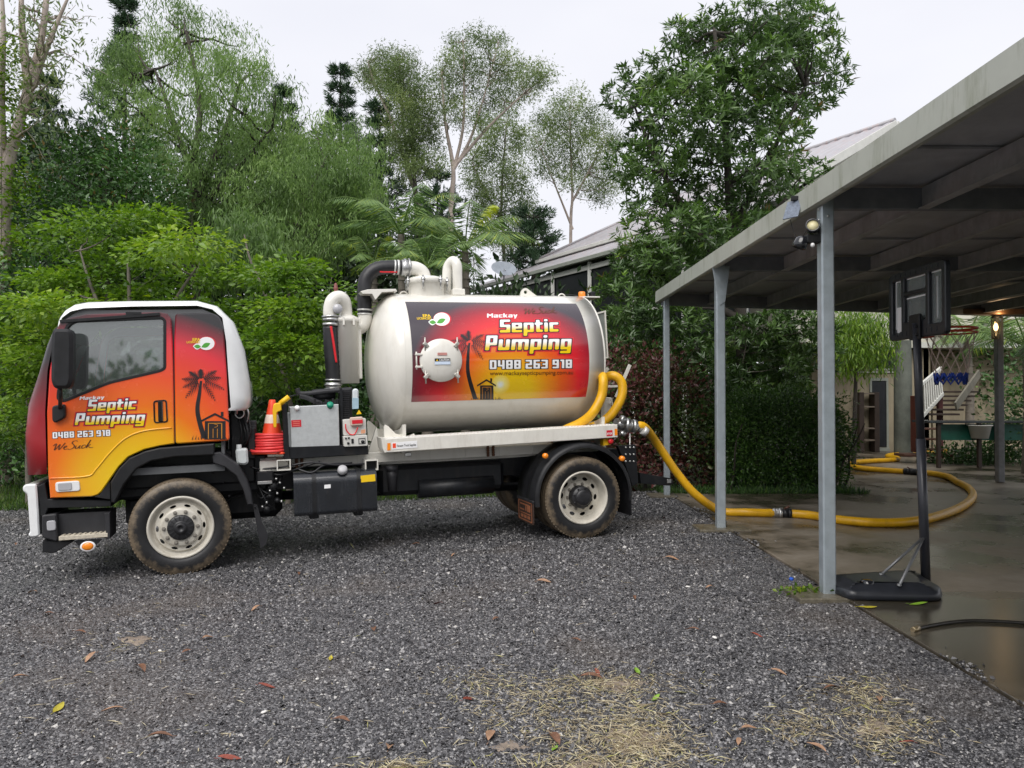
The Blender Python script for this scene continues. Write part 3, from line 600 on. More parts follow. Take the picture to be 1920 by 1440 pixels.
FRONTP = ramp_mat('sunset front wrap', 'Object', (cf_[0], 0, cf_[1]-0.2), (0.5, 0, 0.5), [(0.3, (0.36, 0.014, 0.016)), (0.55, (0.28, 0.010, 0.018)), (0.66, (0.12, 0.010, 0.016)), (0.78, K)], 0.4, 0.15)
cab = MB()
# white roof and back of the cab, rounded over its long edges
A = TP([(108, 616), (116, 596), (132, 584), (158, 578), (250, 574.5), (370, 573), (398, 580), (417, 596), (424, 640), (428, 700), (431, 740), (433, 764)], 0.02)
B = TP([(120, 590), (130, 580), (146, 571), (170, 567), (250, 565), (370, 564.5), (409, 575), (440, 606), (459, 657), (469, 715), (471, 748), (468, 764)], 0.22)
rows = []
for k in range(8):
    a = math.pi/2*k/7; rows.append([(A[i][0]+(B[i][0]-A[i][0])*math.sin(a), 0.02+0.2*(1-math.cos(a)), A[i][1]+(B[i][1]-A[i][1])*math.sin(a)) for i in range(len(A))])
rows += [[(p[0], MX(p[1]), p[2]) for p in r] for r in rows[::-1]]
cab.grid(rows)
bk = [(r[-1]) for r in rows]; cab.grid([[(p[0], p[1], p[2]) for p in bk], [(p[0]-0.05, p[1], p[2]-0.03) for p in bk]])
cabo = cab.build('cab_shell', WHITE, truck)
b = MB(); u_, h_ = T(459, 650, 0.25)
rw = [T(452, 640, 0.3), T(462, 668, 0.3), T(468, 712, 0.3)]
b.grid([[(p[0]+0.012, w, p[1]) for p in rw] for w in np.linspace(0.28, MX(0.28), 8)]); b.build('rear_window', mat('rear glass', (0.02, 0.035, 0.03), 0.05, coat=0.5), cabo)
# inner lining behind the panels, with the window openings
out_l = TP([(110, 620), (122, 598), (150, 582), (380, 580), (410, 592), (421, 640), (426, 740), (428, 820), (330, 830), (260, 845), (215, 880), (185, 922), (96, 930), (92, 880), (90, 770), (98, 690)], 0.05)
win = TP([(127, 614), (140, 604), (303, 597.5), (308, 602), (308, 690), (300, 694), (205, 716), (122, 750), (112, 748), (117, 690)], 0.03)
winr = rpoly(win, 0.05, 3); winl = offset_poly(winr, -0.012)
for w0, w1 in ((0.052, 0.075), (MX(0.052), MX(0.075))):
    b = MB(); b.plate(out_l, w0, w1, holes=[winl]); b.build('inner_lining', GREYPR, cabo)
door_p = TP([(106, 616), (113, 604), (128, 596), (160, 589), (298, 585), (314, 588), (321, 598), (323.5, 640), (326.5, 832), (300, 836), (270, 843), (240, 857), (222, 876), (205, 901), (190, 922), (183, 928), (172, 931), (94, 934), (90, 886), (88, 773), (93, 695)], 0.0)
DOORM = PAINT
b = MB(); b.plate(door_p, 0.0, 0.05, holes=[winr], b=0.010); door = b.build('door', PAINT, truck); tag(door, 'red, orange and yellow wrapped door with company lettering')
b = MB(); b.plate(door_p, MX(0.0), MX(0.05), holes=[winr], b=0.010); b.build('door', PAINT, truck)
side_p = rpoly(TP([(328.5, 588), (397, 586), (412, 594), (419, 612), (425, 700), (430.5, 826), (329.5, 832.5), (326.5, 640)], 0.0), 0.03, 3)
b = MB(); b.plate(side_p, 0.002, 0.05, b=0.012); side = b.build('side_panel', PAINT, truck); tag(side, 'dark to red side panel behind the door with palm tree print')
b = MB(); b.plate(side_p, MX(0.002), MX(0.05), b=0.012); b.build('side_panel', PAINT, truck)
# panel creases on the door: raised arch swage and lower bead
b = MB(); sw = TP([(322, 802), (270, 808), (235, 822), (205, 850), (180, 880), (163, 893), (93, 897)], 0.0)
b.tube(smooth_path([(p[0], -0.001, p[1]) for p in sw], 6), 0.008, 8); b.build('swage_line', PAINT, door)
b = MB(); b.plate(winr, 0.026, 0.032); b.build('window_glass', GLASS, door)
b = MB(); b.plate(winr, MX(0.026), MX(0.032)); b.build('window_glass', GLASS, cabo)
wo_, wi_ = offset_poly(winr, -0.022), offset_poly(winr, 0.006)
b = MB(); b.plate(wo_, -0.006, 0.024, holes=[wi_], b=0.003); b.build('window_seal', PLAST, door)
b = MB(); b.bar((*[T(113, 603, 0)[0]], -0.012, T(113, 603, 0)[1]), (T(300, 589, 0)[0], -0.012, T(300, 589, 0)[1]), 0.02, 0.03); b.build('drip_rail', PLAST, door)
b = MB(); p = T(255, 589, 0); b.box(p[0]-0.09, p[0]+0.05, -0.022, 0.0, p[1]-0.015, p[1]+0.022, 0.004); b.build('bracket', PLAST, door)
# front: rounded corner, lower panel, windscreen
FA_ = TP([(109, 612), (101, 640), (90, 695), (85.5, 773), (87, 830), (89, 888)], 0.03)
FB_ = TP([(104, 632), (93, 655), (78, 702), (57, 758), (51, 812), (55, 888)], 0.34)
rows = []
for k in range(9):
    a = math.pi/2*k/8; rows.append([(FA_[i][0]+(FB_[i][0]-FA_[i][0])*math.sin(a), 0.01+0.33*(1-math.cos(a)), FA_[i][1]+(FB_[i][1]-FA_[i][1])*math.sin(a)) for i in range(6)])
mid_rows = [[(p[0]-0.05*math.sin(math.pi*t), 0.34+t*(MX(0.34)-0.34), p[2]) for p in rows[-1]] for t in np.linspace(0.1, 0.9, 7)]
b = MB(); b.grid(rows); b.grid([[(p[0], MX(p[1]), p[2]) for p in r] for r in rows])
b.grid([r[3:] for r in [rows[-1]]+mid_rows+[[(p[0], MX(p[1]), p[2]) for p in rows[-1]]]])
bt = [r[-1] for r in rows]; b.grid([bt, [(p[0]+0.2, p[1]+0.05, p[2]) for p in bt]])
b.build('front_panel', FRONTP, truck)
b = MB(); b.grid([r[:4] for r in [rows[-1]]+mid_rows+[[(p[0], MX(p[1]), p[2]) for p in rows[-1]]]]); b.build('windscreen', GLASS, truck)
b = MB(); t0 = [r[0] for r in rows]; t1 = T(121, 588, 0.2)
b.grid([[r[0] for r in [rows[-1]]+mid_rows+[[(p[0], MX(p[1]), p[2]) for p in rows[-1]]]], [(t1[0], w, t1[1]) for w in np.linspace(0.2, MX(0.2), 9)]]); b.build('header_panel', WHITE, truck)
# cab interior
b = MB(); uf, hf = T(420, 800, 0.1)[0], T(420, 800, 0.1)[1]
b.box(T(100, 900, .1)[0], uf, 0.08, MX(0.08), 1.02, 1.09); b.box(uf-0.03, uf, 0.08, MX(0.08), 1.09, 2.55); b.box(T(75, 800, .3)[0]+0.1, T(125, 760, .2)[0], 0.12, MX(0.12), 1.1, 1.72, 0.08); b.build('cab_floor', GREYPR, cabo)
for w in (0.22, 1.45):
    b = MB(); su = T(290, 760, w)[0]; b.box(su-0.62, su-0.08, w, w+0.52, 1.30, 1.48, 0.05)
    M_ = Matrix.Translation((su-0.1, w+0.02, 1.45)) @ Matrix.Rotation(math.radians(10), 4, 'Y'); b.box(0, 0.14, 0, 0.48, 0, 0.62, 0.05, M=M_); b.box(0.02, 0.12, 0.12, 0.36, 0.66, 0.88, 0.04, M=M_); b.build('seat', SEATM, cabo)
b = MB(); cu, ch = T(165, 730, 1.6); ring = []
Mw = Matrix.Translation((cu, 1.62, 1.80)) @ Matrix.Rotation(math.radians(-50), 4, 'Y')
b.tube([tuple(Mw @ Vector((0.22*math.cos(a), 0.22*math.sin(a), 0))) for a in np.linspace(0, 2*math.pi, 25)], 0.016, 8, caps=False)
for a in (0.5, 2.6, 4.7): b.tube([tuple(Mw @ Vector((0, 0, -0.03))), tuple(Mw @ Vector((0.22*math.cos(a), 0.22*math.sin(a), 0)))], 0.014, 6)
b.tube([tuple(Mw @ Vector((0, 0, 0))), tuple(Mw @ Vector((0, 0, -0.4)))], 0.03, 8); b.build('steering_wheel', PLAST, cabo)
# door furniture
b = MB(); hp = rpoly(TP([(287, 751), (313, 749), (315.5, 792), (288.5, 794)], 0), 0.03, 3); b.plate(hp, -0.008, 0.01, holes=[offset_poly(hp, 0.015)], b=0.004); b.plate(offset_poly(hp, 0.012), 0.002, 0.008)
hu = T(301, 772, 0); b.box(hu[0]-0.022, hu[0]+0.022, -0.018, 0.0, hu[1]-0.10, hu[1]+0.11, 0.008); b.build('door_handle', GLOSSB, door)
b = MB(); ml = rpoly(TP([(104, 904), (149, 901), (151, 920), (105, 923)], 0), 0.025, 3); b.plate(ml, -0.014, 0.0, b=0.005); mk = b.build('marker_lamp', WHITE, door)
b = MB(); b.plate(rpoly(TP([(109, 906), (135, 904), (136, 918), (110, 920)], 0), 0.015, 2), -0.022, -0.013, b=0.004); b.build('marker_lens', LENS, door)
# mirror on its arm
b = MB(); mp_ = rpoly(TP([(100, 622), (106, 617), (137, 617), (139, 640), (138, 715), (132, 729), (104, 729), (98, 715), (98, 650)], -0.28), 0.05, 4)
b.plate(mp_, -0.34, -0.20, b=0.03); b.build('mirror_head', PLAST, truck)
a1, a2 = T(113, 728, -0.24), T(112, 765, -0.06)
b = MB(); b.tube(smooth_path([(a1[0], -0.26, a1[1]), (a1[0], -0.24, a1[1]-0.08), (a2[0], -0.05, a2[1])]), 0.018, 10)
b.plate(rpoly(TP([(98, 761), (122, 757), (123, 783), (103, 793), (98.5, 788)], -0.04), 0.03, 3), -0.06, 0.01, b=0.012); b.build('mirror_arm', PLAST, truck)
# far side mirror
b = MB(); b.box(T(100, 700, .1)[0]-0.12, T(100, 700, .1)[0], MX(-0.05), MX(-0.28), 1.85, 2.45, 0.04); b.build('mirror_head', PLAST, truck)
# wheel arch flare, guard, inner well
fl_p = TP([(209, 941), (208, 904), (224, 878), (243, 859), (272, 846), (300, 839.5), (402, 831.5), (402, 853), (330, 856), (284, 864), (256, 879), (233, 908), (216, 943)], 0)
for w0, w1 in ((-0.03, 0.16), (MX(-0.03), MX(0.16))):
    b = MB(); b.plate(fl_p, w0, w1, b=0.012); b.build('wheel_arch', PLAST, truck)
b = MB(); b.plate(TP([(175, 932), (186, 928), (206, 902), (207.5, 937)], 0), 0.003, 0.08, b=0.006); b.build('arch_filler', PLAST, truck)
gd = TP([(397, 849), (413, 848), (424, 855), (447, 872), (463, 900), (471, 925), (474, 946), (464, 946), (456, 918), (443, 892), (422, 876), (400, 868)], 0)
b = MB(); b.plate(gd, -0.01, 0.34, b=0.01); b.build('mudguard', DGREY, truck)
fp = TP([(474, 944), (482, 946), (490, 975), (503, 1004), (499, 1020), (489, 1028), (481, 985)], 0.05)
b = MB(); b.plate(fp, 0.04, 0.055); b.bar((T(478, 950)[0], 0.03, T(478, 950)[1]), (T(490, 1024)[0], 0.3, T(490, 1024)[1]), 0.015, 0.02); b.build('mudflap', RUBBER, truck)
# dark engine and gearbox mass under the cab
b = MB(); b.box(-0.95, 0.85, 0.42, MX(0.42), 0.74, 1.16, 0.03); b.box(-0.6, 0.3, 0.6, MX(0.6), 0.42, 0.76, 0.06); b.box(0.1, 1.0, 0.75, MX(0.75), 0.40, 0.8, 0.08)
b.box(-0.75, 0.72, 0.36, 0.43, 0.85, 1.22, 0.02); b.build('engine', BLACK, truck)
b = MB()
for px, py in ((266, 882), (300, 880), (350, 875), (400, 885), (420, 905), (250, 920), (430, 930)):
    u, h = T(px, py, 0.36); b.lathe([(0, -0.008), (0.014, -0.006), (0.014, 0.004)], (u, 0.355, h), 1, 8)
b.build('well_bolts', DGREY, truck)
# bumper, step, lamps
b = MB(); bp_ = rpoly(TP([(43, 913), (48, 908), (69, 907), (71, 930), (75, 1003), (70, 1006), (58, 1007), (53, 1003), (57, 997), (52, 926), (44, 921)], 0.05), 0.02, 2)
b.plate(bp_, 0.03, MX(0.03), b=0.012); b.build('bumper', WHITE, truck)
b = MB(); b.plate(TP([(70, 912), (84, 905), (90, 936), (208, 938), (208, 950), (90, 953), (84, 968), (76, 968)], 0.05), 0.05, MX(0.05), b=0.006); b.build('bumper_frame', PLAST, truck)
b = MB(); b.plate(rpoly(TP([(78, 966), (106, 963), (108, 1016), (94, 1012), (79, 1008)], 0.02), 0.02, 2), 0.01, 0.5, b=0.012); b.plate(TP([(100, 966), (160, 962), (206, 960), (206, 1010), (108, 1013)], 0.05), 0.10, 0.4, b=0.004); b.build('step_box', DGREY, truck)
b = MB(); b.plate(TP([(196, 962), (206, 961), (206.5, 1009), (200, 1012)], 0.02), 0.01, 0.10, b=0.003); b.build('step_side', DGREY, truck)
b = MB(); b.plate(rpoly(TP([(87, 977), (104, 975.5), (105, 994), (88, 996)], 0), 0.02, 2), -0.004, 0.02, b=0.006); b.build('fog_lamp', LENS, truck)
b = MB(); s0, s1 = T(110, 1013, 0), T(202, 1009, 0); b.box(s0[0], s1[0], 0.0, 0.17, s0[1]-0.005, s0[1]+0.035, 0.004)
nT = 9
for i in range(nT):
    x = s0[0]+0.03+(s1[0]-s0[0]-0.06)*i/(nT-1); b.box(x-0.012, x+0.012, 0.015, 0.15, s0[1]+0.034, s0[1]+0.043, 0.002)
b.build('step_tread', mat('dusty tread', (0.50, 0.45, 0.36), 0.7, var=0.25, scale=30), truck)
b = MB(); b.plate(rpoly(TP([(79, 1013), (103, 1014), (140, 1014), (104, 1036), (99, 1037), (79, 1036)], 0.05), 0.015, 2), 0.05, 0.5, b=0.008); b.build('lower_bumper', PLAST, truck)
b = MB(); b.plate(rpoly(TP([(138, 1014), (192, 1011), (170, 1031), (158, 1034)], 0.02), 0.02, 2), 0.02, 0.05, b=0.004); rb = b.build('reflector_bracket', PLAST, truck)
u, h = T(164, 1025, 0); b = MB(); b.lathe([(0, -0.012), (0.03, -0.011), (0.052, -0.002), (0.054, 0.01)], (0, 0, 0), 1, 24)
o = b.build('side_reflector', ORANGE, rb, (u, 0.015, h)); o.scale = (1, 1, 0.75)
b = MB(); b.lathe([(0.052, -0.004), (0.068, -0.003), (0.068, 0.01)], (0, 0, 0), 1, 24); o = b.build('reflector_ring', INKW, rb, (u, 0.016, h)); o.scale = (1, 1, 0.75)
# ---- wheels
def tyre_mesh(name):
    b = MB(); R0 = 0.482
    pr_ = [(0.30, 0.045), (0.318, 0.012), (0.35, 0.0), (0.40, -0.004), (0.44, 0.004), (0.462, 0.018), (0.478, 0.034), (R0, 0.045)]
    pr_ += [(R0, 0.075), (R0-0.014, 0.078), (R0-0.014, 0.088), (R0+0.002, 0.091), (R0+0.002, 0.125), (R0-0.014, 0.128), (R0-0.014, 0.138), (R0+0.002, 0.141), (R0+0.002, 0.175), (R0-0.014, 0.178), (R0-0.014, 0.188), (R0, 0.191), (R0, 0.22), (0.45, 0.25), (0.35, 0.265), (0.30, 0.22)]
    b.lathe(pr_, (0, 0, 0), 1, 72)
    for i in range(72):                          # shoulder lugs
        a = 2*math.pi*i/72; M_ = Matrix.Rotation(-a, 4, 'Y'); b.box(0.455, R0-0.0005, 0.024, 0.05, -0.013, 0.006, 0.003, M=M_)
    return b.mesh(name, TYRE)
TYM = tyre_mesh('tyre')
def disc(r, n=32, ph=0.0, cx=0.0, cy=0.0, sx=1.0, sy=1.0, rot=0.0):
    c, s = math.cos(rot), math.sin(rot); out = []
    for i in range(n):
        a = 2*math.pi*i/n+ph; x, y = r*sx*math.cos(a), r*sy*math.sin(a); out.append((cx+c*x-s*y, cy+s*x+c*y))
    return out
def rim_mesh(front):
    b = MB()
    if front:
        b.lathe([(0.318, 0.03), (0.314, 0.008), (0.300, 0.004), (0.290, 0.012), (0.278, 0.055), (0.262, 0.085)], (0, 0, 0), 1, 56)
        b.lathe([(0.262, 0.085), (0.25, 0.075), (0.236, 0.050)], (0, 0, 0), 1, 56)
        dw = 0.045; holes = [disc(1, 12, 0, 0.218*math.cos(a), 0.218*math.sin(a), 0.014, 0.032, a) for a in np.arange(10)*2*math.pi/10+0.314]
        b.plate(disc(0.238, 56), dw, dw+0.012, holes=holes)
        b.lathe([(0.20, 0.044), (0.19, 0.020), (0.172, 0.014), (0.12, 0.013)], (0, 0, 0), 1, 48); rs, ws = 0.158, 0.012
    else:
        b.lathe([(0.318, 0.03), (0.314, 0.008), (0.300, 0.004), (0.290, 0.012), (0.280, 0.06), (0.270, 0.14), (0.262, 0.165)], (0, 0, 0), 1, 56)
        dw = 0.165; holes = [disc(1, 12, 0, 0.218*math.cos(a), 0.218*math.sin(a), 0.021, 0.036, a) for a in np.arange(10)*2*math.pi/10+0.2]
        b.plate(disc(0.264, 56), dw, dw+0.012, holes=holes)
        b.lathe([(0.19, 0.1655), (0.185, 0.155), (0.12, 0.153)], (0, 0, 0), 1, 48); rs, ws = 0.152, 0.153
    return b.mesh('rim', RIM), rs, ws
RIMF, RIMR = rim_mesh(True), rim_mesh(False)
def nuts_mesh(rs, ws):
    b = MB(); b.lathe([(0, -0.030), (0.010, -0.029), (0.011, -0.016), (0.017, -0.015), (0.020, 0.0)], (0, 0, 0), 1, 8, smooth=False)
    return b.mesh('wheel_nut', mat('dull nuts', (0.24, 0.22, 0.19), 0.45, metal=0.5, var=0.3, scale=30))
def hub_mesh(front):
    b = MB()
    if front:
        b.lathe([(0.128, 0.012), (0.124, -0.006), (0.104, -0.012), (0.070, -0.016), (0.056, -0.020), (0.053, -0.052), (0.047, -0.060), (0.024, -0.062), (0.022, -0.054), (0, -0.054)], (0, 0, 0), 1, 40)
        for i in range(16):
            M_ = Matrix.Rotation(2*math.pi*i/16, 4, 'Y'); b.box(0.072, 0.118, -0.019, -0.010, -0.003, 0.003, 0.001, M=M_)
    else:
        b.lathe([(0.135, 0.153), (0.132, 0.06), (0.125, 0.045), (0.100, 0.04), (0.098, 0.012), (0.085, 0.0), (0.05, -0.006), (0, -0.007)], (0, 0, 0), 1, 40)
        for i in range(8):
            a = 2*math.pi*i/8; b.lathe([(0, 0.028), (0.011, 0.029), (0.011, 0.045)], (0.115*math.cos(a), 0, 0.115*math.sin(a)), 1, 8)
    return b.mesh('hub', mat('hub black', (0.016, 0.016, 0.018), 0.4, var=0.3, scale=20))
NUTF, NUTR, HUBF, HUBR = nuts_mesh(*RIMF[1:]), nuts_mesh(*RIMR[1:]), hub_mesh(True), hub_mesh(False)
def wheel(u, w, h, front, flip=False, bare=False, steer=0.0):
    o = bpy.data.objects.new('wheel', TYM); link(o, truck); o.location = (u, w, h); o.rotation_euler = (0, random.random()*0 + 0.3, (math.pi if flip else 0)+steer)
    if not bare:
        for nm, me_ in (('rim', (RIMF if front else RIMR)[0]), ('hub', HUBF if front else HUBR)): link(bpy.data.objects.new(nm, me_), o)
        _, rs, ws = RIMF if front else RIMR
        for a in np.arange(10)*2*math.pi/10: nu = bpy.data.objects.new('wheel_nut', NUTF if front else NUTR); link(nu, o); nu.location = (rs*math.sin(a), ws, rs*math.cos(a))
    return o
WH = 0.478
wheel(0.0, 0.0, WH, True, steer=math.radians(3)); wheel(0.0, MX(0.0), WH, True, True, steer=math.radians(3))
wheel(WB, 0.0, WH, False); wheel(WB, MX(0.0), WH, False, True); wheel(WB, 0.33, WH, False, bare=True); wheel(WB, MX(0.33), WH, False, True, bare=True)
# ---- chassis
b = MB()
for w in (0.66, 1.46): b.box(-1.1, 5.35, w, w+0.08, 0.72, 0.98, 0.006)
for u in (-0.9, 0.9, 1.8, 2.7, 3.6, 5.3): b.box(u-0.05, u+0.05, 0.74, 1.46, 0.76, 0.94, 0.01)
b.build('chassis_rail', BLACK, truck)
b = MB(); b.tube([(0.3, 1.1, 0.62), (WB-0.3, 1.1, 0.52)], 0.055, 12); b.tube([(WB, 0.3, WH), (WB, MX(0.3), WH)], 0.11, 14); b.tube([(0, 0.3, WH-0.04), (0, MX(0.3), WH-0.04)], 0.08, 12); b.lathe([(0, -0.24), (0.14, -0.2), (0.21, -0.05), (0.21, 0.08), (0.12, 0.22), (0, 0.24)], (WB, CW, WH+0.02), 0, 18); b.build('axle', BLACK, truck)
b = MB()
for u0_ in (0.0, WB):
    for w in (0.68, 1.48):
        pts = [(u0_+t*0.72, w+0.03, 0.60+0.16*t*t) for t in np.linspace(-1, 1, 11)]
        for k in range(4):
            q_ = pts[k//1:len(pts)-k] if k < 4 else pts
            for a_, c2 in zip(q_[:-1], q_[1:]): b.bar((a_[0], a_[1], a_[2]-0.018*k), (c2[0], c2[1], c2[2]-0.018*k), 0.075, 0.014)
b.build('leaf_spring', BLACK, truck)
b = MB(); b.box(2.05, 3.55, 0.40, 0.64, 0.60, 0.94, 0.05); b.box(2.1, 3.5, MX(0.30), MX(0.64), 0.5, 0.9, 0.05); b.tube([(2.5, 0.42, 0.66), (3.4, 0.42, 0.66)], 0.11, 16); b.build('air_tank', BLACK, truck)
# cream sub-frame on the chassis
q0, q1 = T(487, 884, 0.42), T(1188, 842, 0.42)
b = MB()
for w in (0.42, MX(0.42)-0.12): b.box(q0[0], 4.9, w, w+0.12, 0.985, 1.105, 0.008)
b.box(q0[0], q0[0]+0.30, 0.28, 0.43, 0.965, 1.085, 0.01)
for u in np.arange(1.4, 4.0, 0.42): b.box(u-0.006, u+0.006, 0.412, 0.42, 0.99, 1.10)
b.build('sub_frame', CREAM, truck)
for px in (532, 697):
    u = T(px, 872, 0.18)[0]; hh = T(px, 872, 0.18)[1]; b = MB(); sq = [(u-0.072, hh-0.058), (u+0.072, hh-0.058), (u+0.072, hh+0.058), (u-0.072, hh+0.058)]
    b.plate(sq, 0.18, MX(0.18), holes=[offset_poly(sq, 0.012)]); b.box(u-0.058, u+0.058, 0.30, 0.31, hh-0.045, hh+0.045, mi=1); b.build('outrigger', [CREAM, BLACK], truck)
for px, py in ((556, 866), (566, 865), (915, 845), (925, 844)):
    b = MB(); u, h = T(px, py, 0.40); b.lathe([(0.016, 0.07), (0.016, -0.07)], (u, 0.40, h), 2, 10)
    for k in range(5): b.lathe([(0.016, -0.06+k*0.028), (0.021, -0.053+k*0.028), (0.016, -0.046+k*0.028)], (u, 0.40, h), 2, 10)
    b.build('mount_spring', mat('rusty spring', (0.13, 0.055, 0.025), 0.7, var=0.4, scale=40), truck)
# fuel tank
ft = TP([(550, 886), (706, 877), (708, 957), (551, 972)], 0.09); f0, f1 = ft[0][0], ft[1][0]; hz0, hz1 = 0.485, 0.945
prof = rpoly([(0.09, hz0+0.03), (0.09, hz1-0.07), (0.16, hz1), (0.62, hz1), (0.62, hz0), (0.12, hz0)], 0.07, 5)
b = MB(); b.plate(prof, f0, f1, b=0.0, ax='wh'); tk = b.build('fuel_tank', mat('tank black', (0.012, 0.014, 0.018), 0.25, var=0.2, scale=4, coat=0.3, stain=(0.10, 0.10, 0.10), stain_amt=0.3), truck)
for t in (0.24, 0.78):
    b = MB(); ub = f0+(f1-f0)*t; b.plate(offset_poly(prof, -0.006), ub-0.022, ub+0.022, ax='wh'); b.box(ub-0.05, ub+0.05, 0.2, 0.64, hz0-0.05, hz0, 0.01); b.build('tank_strap', PLAST, tk)
u, h = T(642, 880, 0.12); b = MB(); b.lathe([(0.0, -0.03), (0.035, -0.028), (0.05, -0.016), (0.055, 0.02), (0.045, 0.04)], (0, 0, 0), 1, 24); o = b.build('fuel_cap', mat('cap', (0.42, 0.42, 0.43), 0.4, var=0.15), tk, (u, 0.10, h)); o.rotation_euler = (math.radians(-40), 0, 0)
def sticker(pts, w, m, parent, name='sticker', off=0.004):
    b = MB(); b.plate(TP(pts, w), w-off, w-off+0.002); return b.build(name, m, parent)
sticker([(676, 892), (703, 889), (704, 902), (676.5, 904.5)], 0.09, INKY, tk); sticker([(608, 909), (620, 908), (620, 915), (608, 916)], 0.09, INKW, tk)
# valve block and lines behind the cab
b = MB()
u, h = T(497, 895, 0.3); b.box(u-0.09, u+0.09, 0.25, 0.4, h-0.06, h+0.07, 0.015)
for px, py, r in ((512, 912, 0.05), (500, 955, 0.045), (520, 938, 0.03), (506, 930, 0.025), (487, 905, 0.02)):
    u, h = T(px, py, 0.3); b.lathe([(0, -0.06), (r*0.7, -0.055), (r, -0.03), (r, 0.05)], (u, 0.32, h), 1, 14)
for i in range(9):
    p0 = T(478+random.random()*30, 895+random.random()*60, 0.35); p1 = T(500+random.random()*30, 890+random.random()*70, 0.3)
    b.tube(smooth_path([(p0[0], 0.38, p0[1]), ((p0[0]+p1[0])/2, 0.28, (p0[1]+p1[1])/2-0.06), (p1[0], 0.34, p1[1])], 5), 0.009, 6)
b.build('valve_block', PLAST, truck)
b = MB(); u, h = T(497, 902, 0.24); b.box(u-0.08, u+0.075, 0.235, 0.26, h-0.035, h, 0.006)
for px, py in ((506, 920), (520, 925), (525, 905), (487, 900), (492, 950), (500, 942), (528, 940), (533, 915), (518, 898)):
    u, h = T(px, py, 0.27); b.lathe([(0, -0.03), (0.014, -0.028), (0.014, 0.03)], (u, 0.28, h), 1, 8)
b.build('pipe_fitting', STEEL, truck)
for pts in ([(482, 880, .3), (530, 876, .25), (580, 867, .2), (630, 872, .2), (690, 869, .25)], [(470, 875, .35), (520, 890, .3), (560, 878, .25), (600, 865, .25)], [(560, 880, .2), (585, 886, .15), (610, 872, .2), (660, 868, .25)]):
    b = MB(); b.tube(smooth_path([(T(x, y, w)[0], w, T(x, y, w)[1]) for x, y, w in pts]), 0.011, 7); b.build('air_line', RUBBER, truck)
b = MB(); u, h = T(735, 893, 0.4); b.lathe([(0, -0.17), (0.05, -0.16), (0.055, -0.02), (0.06, 0.0), (0.06, 0.05), (0.04, 0.06), (0.07, 0.07), (0.07, 0.12), (0, 0.13)], (u, 0.38, h), 2, 16); b.build('air_filter', DGREY, truck)
# gear behind the cab: intake, washer bottle, exhaust stack
b = MB(); u0_, h0_ = T(445, 825, 0.5); b.box(u0_-0.08, u0_+0.12, 0.35, 1.0, 1.05, 1.62, 0.03); b.box(u0_+0.10, u0_+0.20, 0.30, 0.6, 1.10, 1.45, 0.02)
for i in range(7):
    p0 = T(442+random.random()*20, 770+random.random()*20, 0.3); p1 = T(445+random.random()*20, 830+random.random()*20, 0.3); b.tube(smooth_path([(p0[0], 0.33, p0[1]), (p0[0]+0.04, 0.26, (p0[1]+p1[1])/2), (p1[0], 0.33, p1[1])], 5), 0.010, 6)
b.build('cab_rear_gear', PLAST, truck)
b = MB(); u, h = T(443, 755, 0.2); b.tube([(u, 0.2, h-0.12), (u, 0.2, h+0.08)], 0.012, 8); u, h = T(449, 775, 0.25); b.tube([(u+0.045*math.cos(a), 0.25, h+0.05*math.sin(a)) for a in np.linspace(0, 6.28, 17)], 0.008, 6, caps=False); b.tube(smooth_path([(u+0.05, 0.3, h+0.08), (u+0.09, 0.28, h), (u+0.07, 0.3, h-0.1)], 5), 0.012, 7); b.build('pipe_loop', STEEL, truck)
b = MB(); bo = rpoly(TP([(441, 842), (464, 840), (466, 868), (459, 872), (444, 870)], 0.12), 0.03, 3); b.plate(bo, 0.10, 0.22, b=0.02); u, h = T(448, 838, 0.15); b.lathe([(0, 0.045), (0.025, 0.045), (0.028, 0.0)], (u, 0.16, h-0.02), 2, 14); b.build('washer_bottle', mat('milky plastic', (0.55, 0.58, 0.58), 0.35, var=0.1, scale=5), truck)
b = MB(); bo = rpoly(TP([(464, 790), (481, 789), (482, 850), (466, 852)], 0.35), 0.02, 2); b.plate(bo, 0.35, 0.75, b=0.01)
for k in range(3): p = T(473, 800+k*18, 0.35); b.box(p[0]-0.04, p[0]+0.04, 0.335, 0.352, p[1]-0.025, p[1]+0.015, 0.004)
b.build('muffler_guard', DGREY, truck)

# ---- pump power pack
pk = MB(); w0 = 0.22
pk.plate(TP([(540, 838), (690, 833), (691, 852), (541, 861)], w0), w0, 0.95, b=0.006); pk.plate(TP([(529, 757), (538, 757), (543, 861), (532, 863)], w0), w0-0.02, w0+0.08, b=0.004)
pk.plate(TP([(637, 728), (642, 728), (645, 838), (640, 838)], w0+0.1), w0+0.1, w0+0.14); pack = pk.build('power_pack', BLACK, truck)
b = MB(); sl = TP([(543, 763), (635, 758), (637, 836), (546, 842)], w0); b.plate(sl, w0+0.004, w0+0.34, b=0.006); alu = b.build('hydraulic_tank', ALU, truck)
b = MB(); for_e = TP([(538, 775), (543, 774), (546, 842), (540, 843)], w0); b.plate(for_e, w0+0.05, w0+0.3); b.build('tank_side', ALU, alu)
for px, py, m_, r in ((557, 766, INKW, 0.028), (619, 760, GREEN, 0.036)):
    u, h = T(px, py, w0); b = MB(); b.lathe([(0, -0.035), (r*0.6, -0.033), (r, -0.022), (r, 0.006), (r*0.75, 0.03)], (0, 0, 0), 1, 18); b.lathe([(r*0.8, 0.0), (r*0.8, 0.05)], (0, 0, 0), 1, 18, mi=1)
    o = b.build('filler_cap', [m_, PLAST], alu, (u, w0-0.005, h)); o.rotation_euler = (math.radians(-35), 0, 0)
st_ = sticker([(546, 788), (564.5, 787), (565, 800), (547, 801)], w0+0.004, INKR, alu)
b = MB()
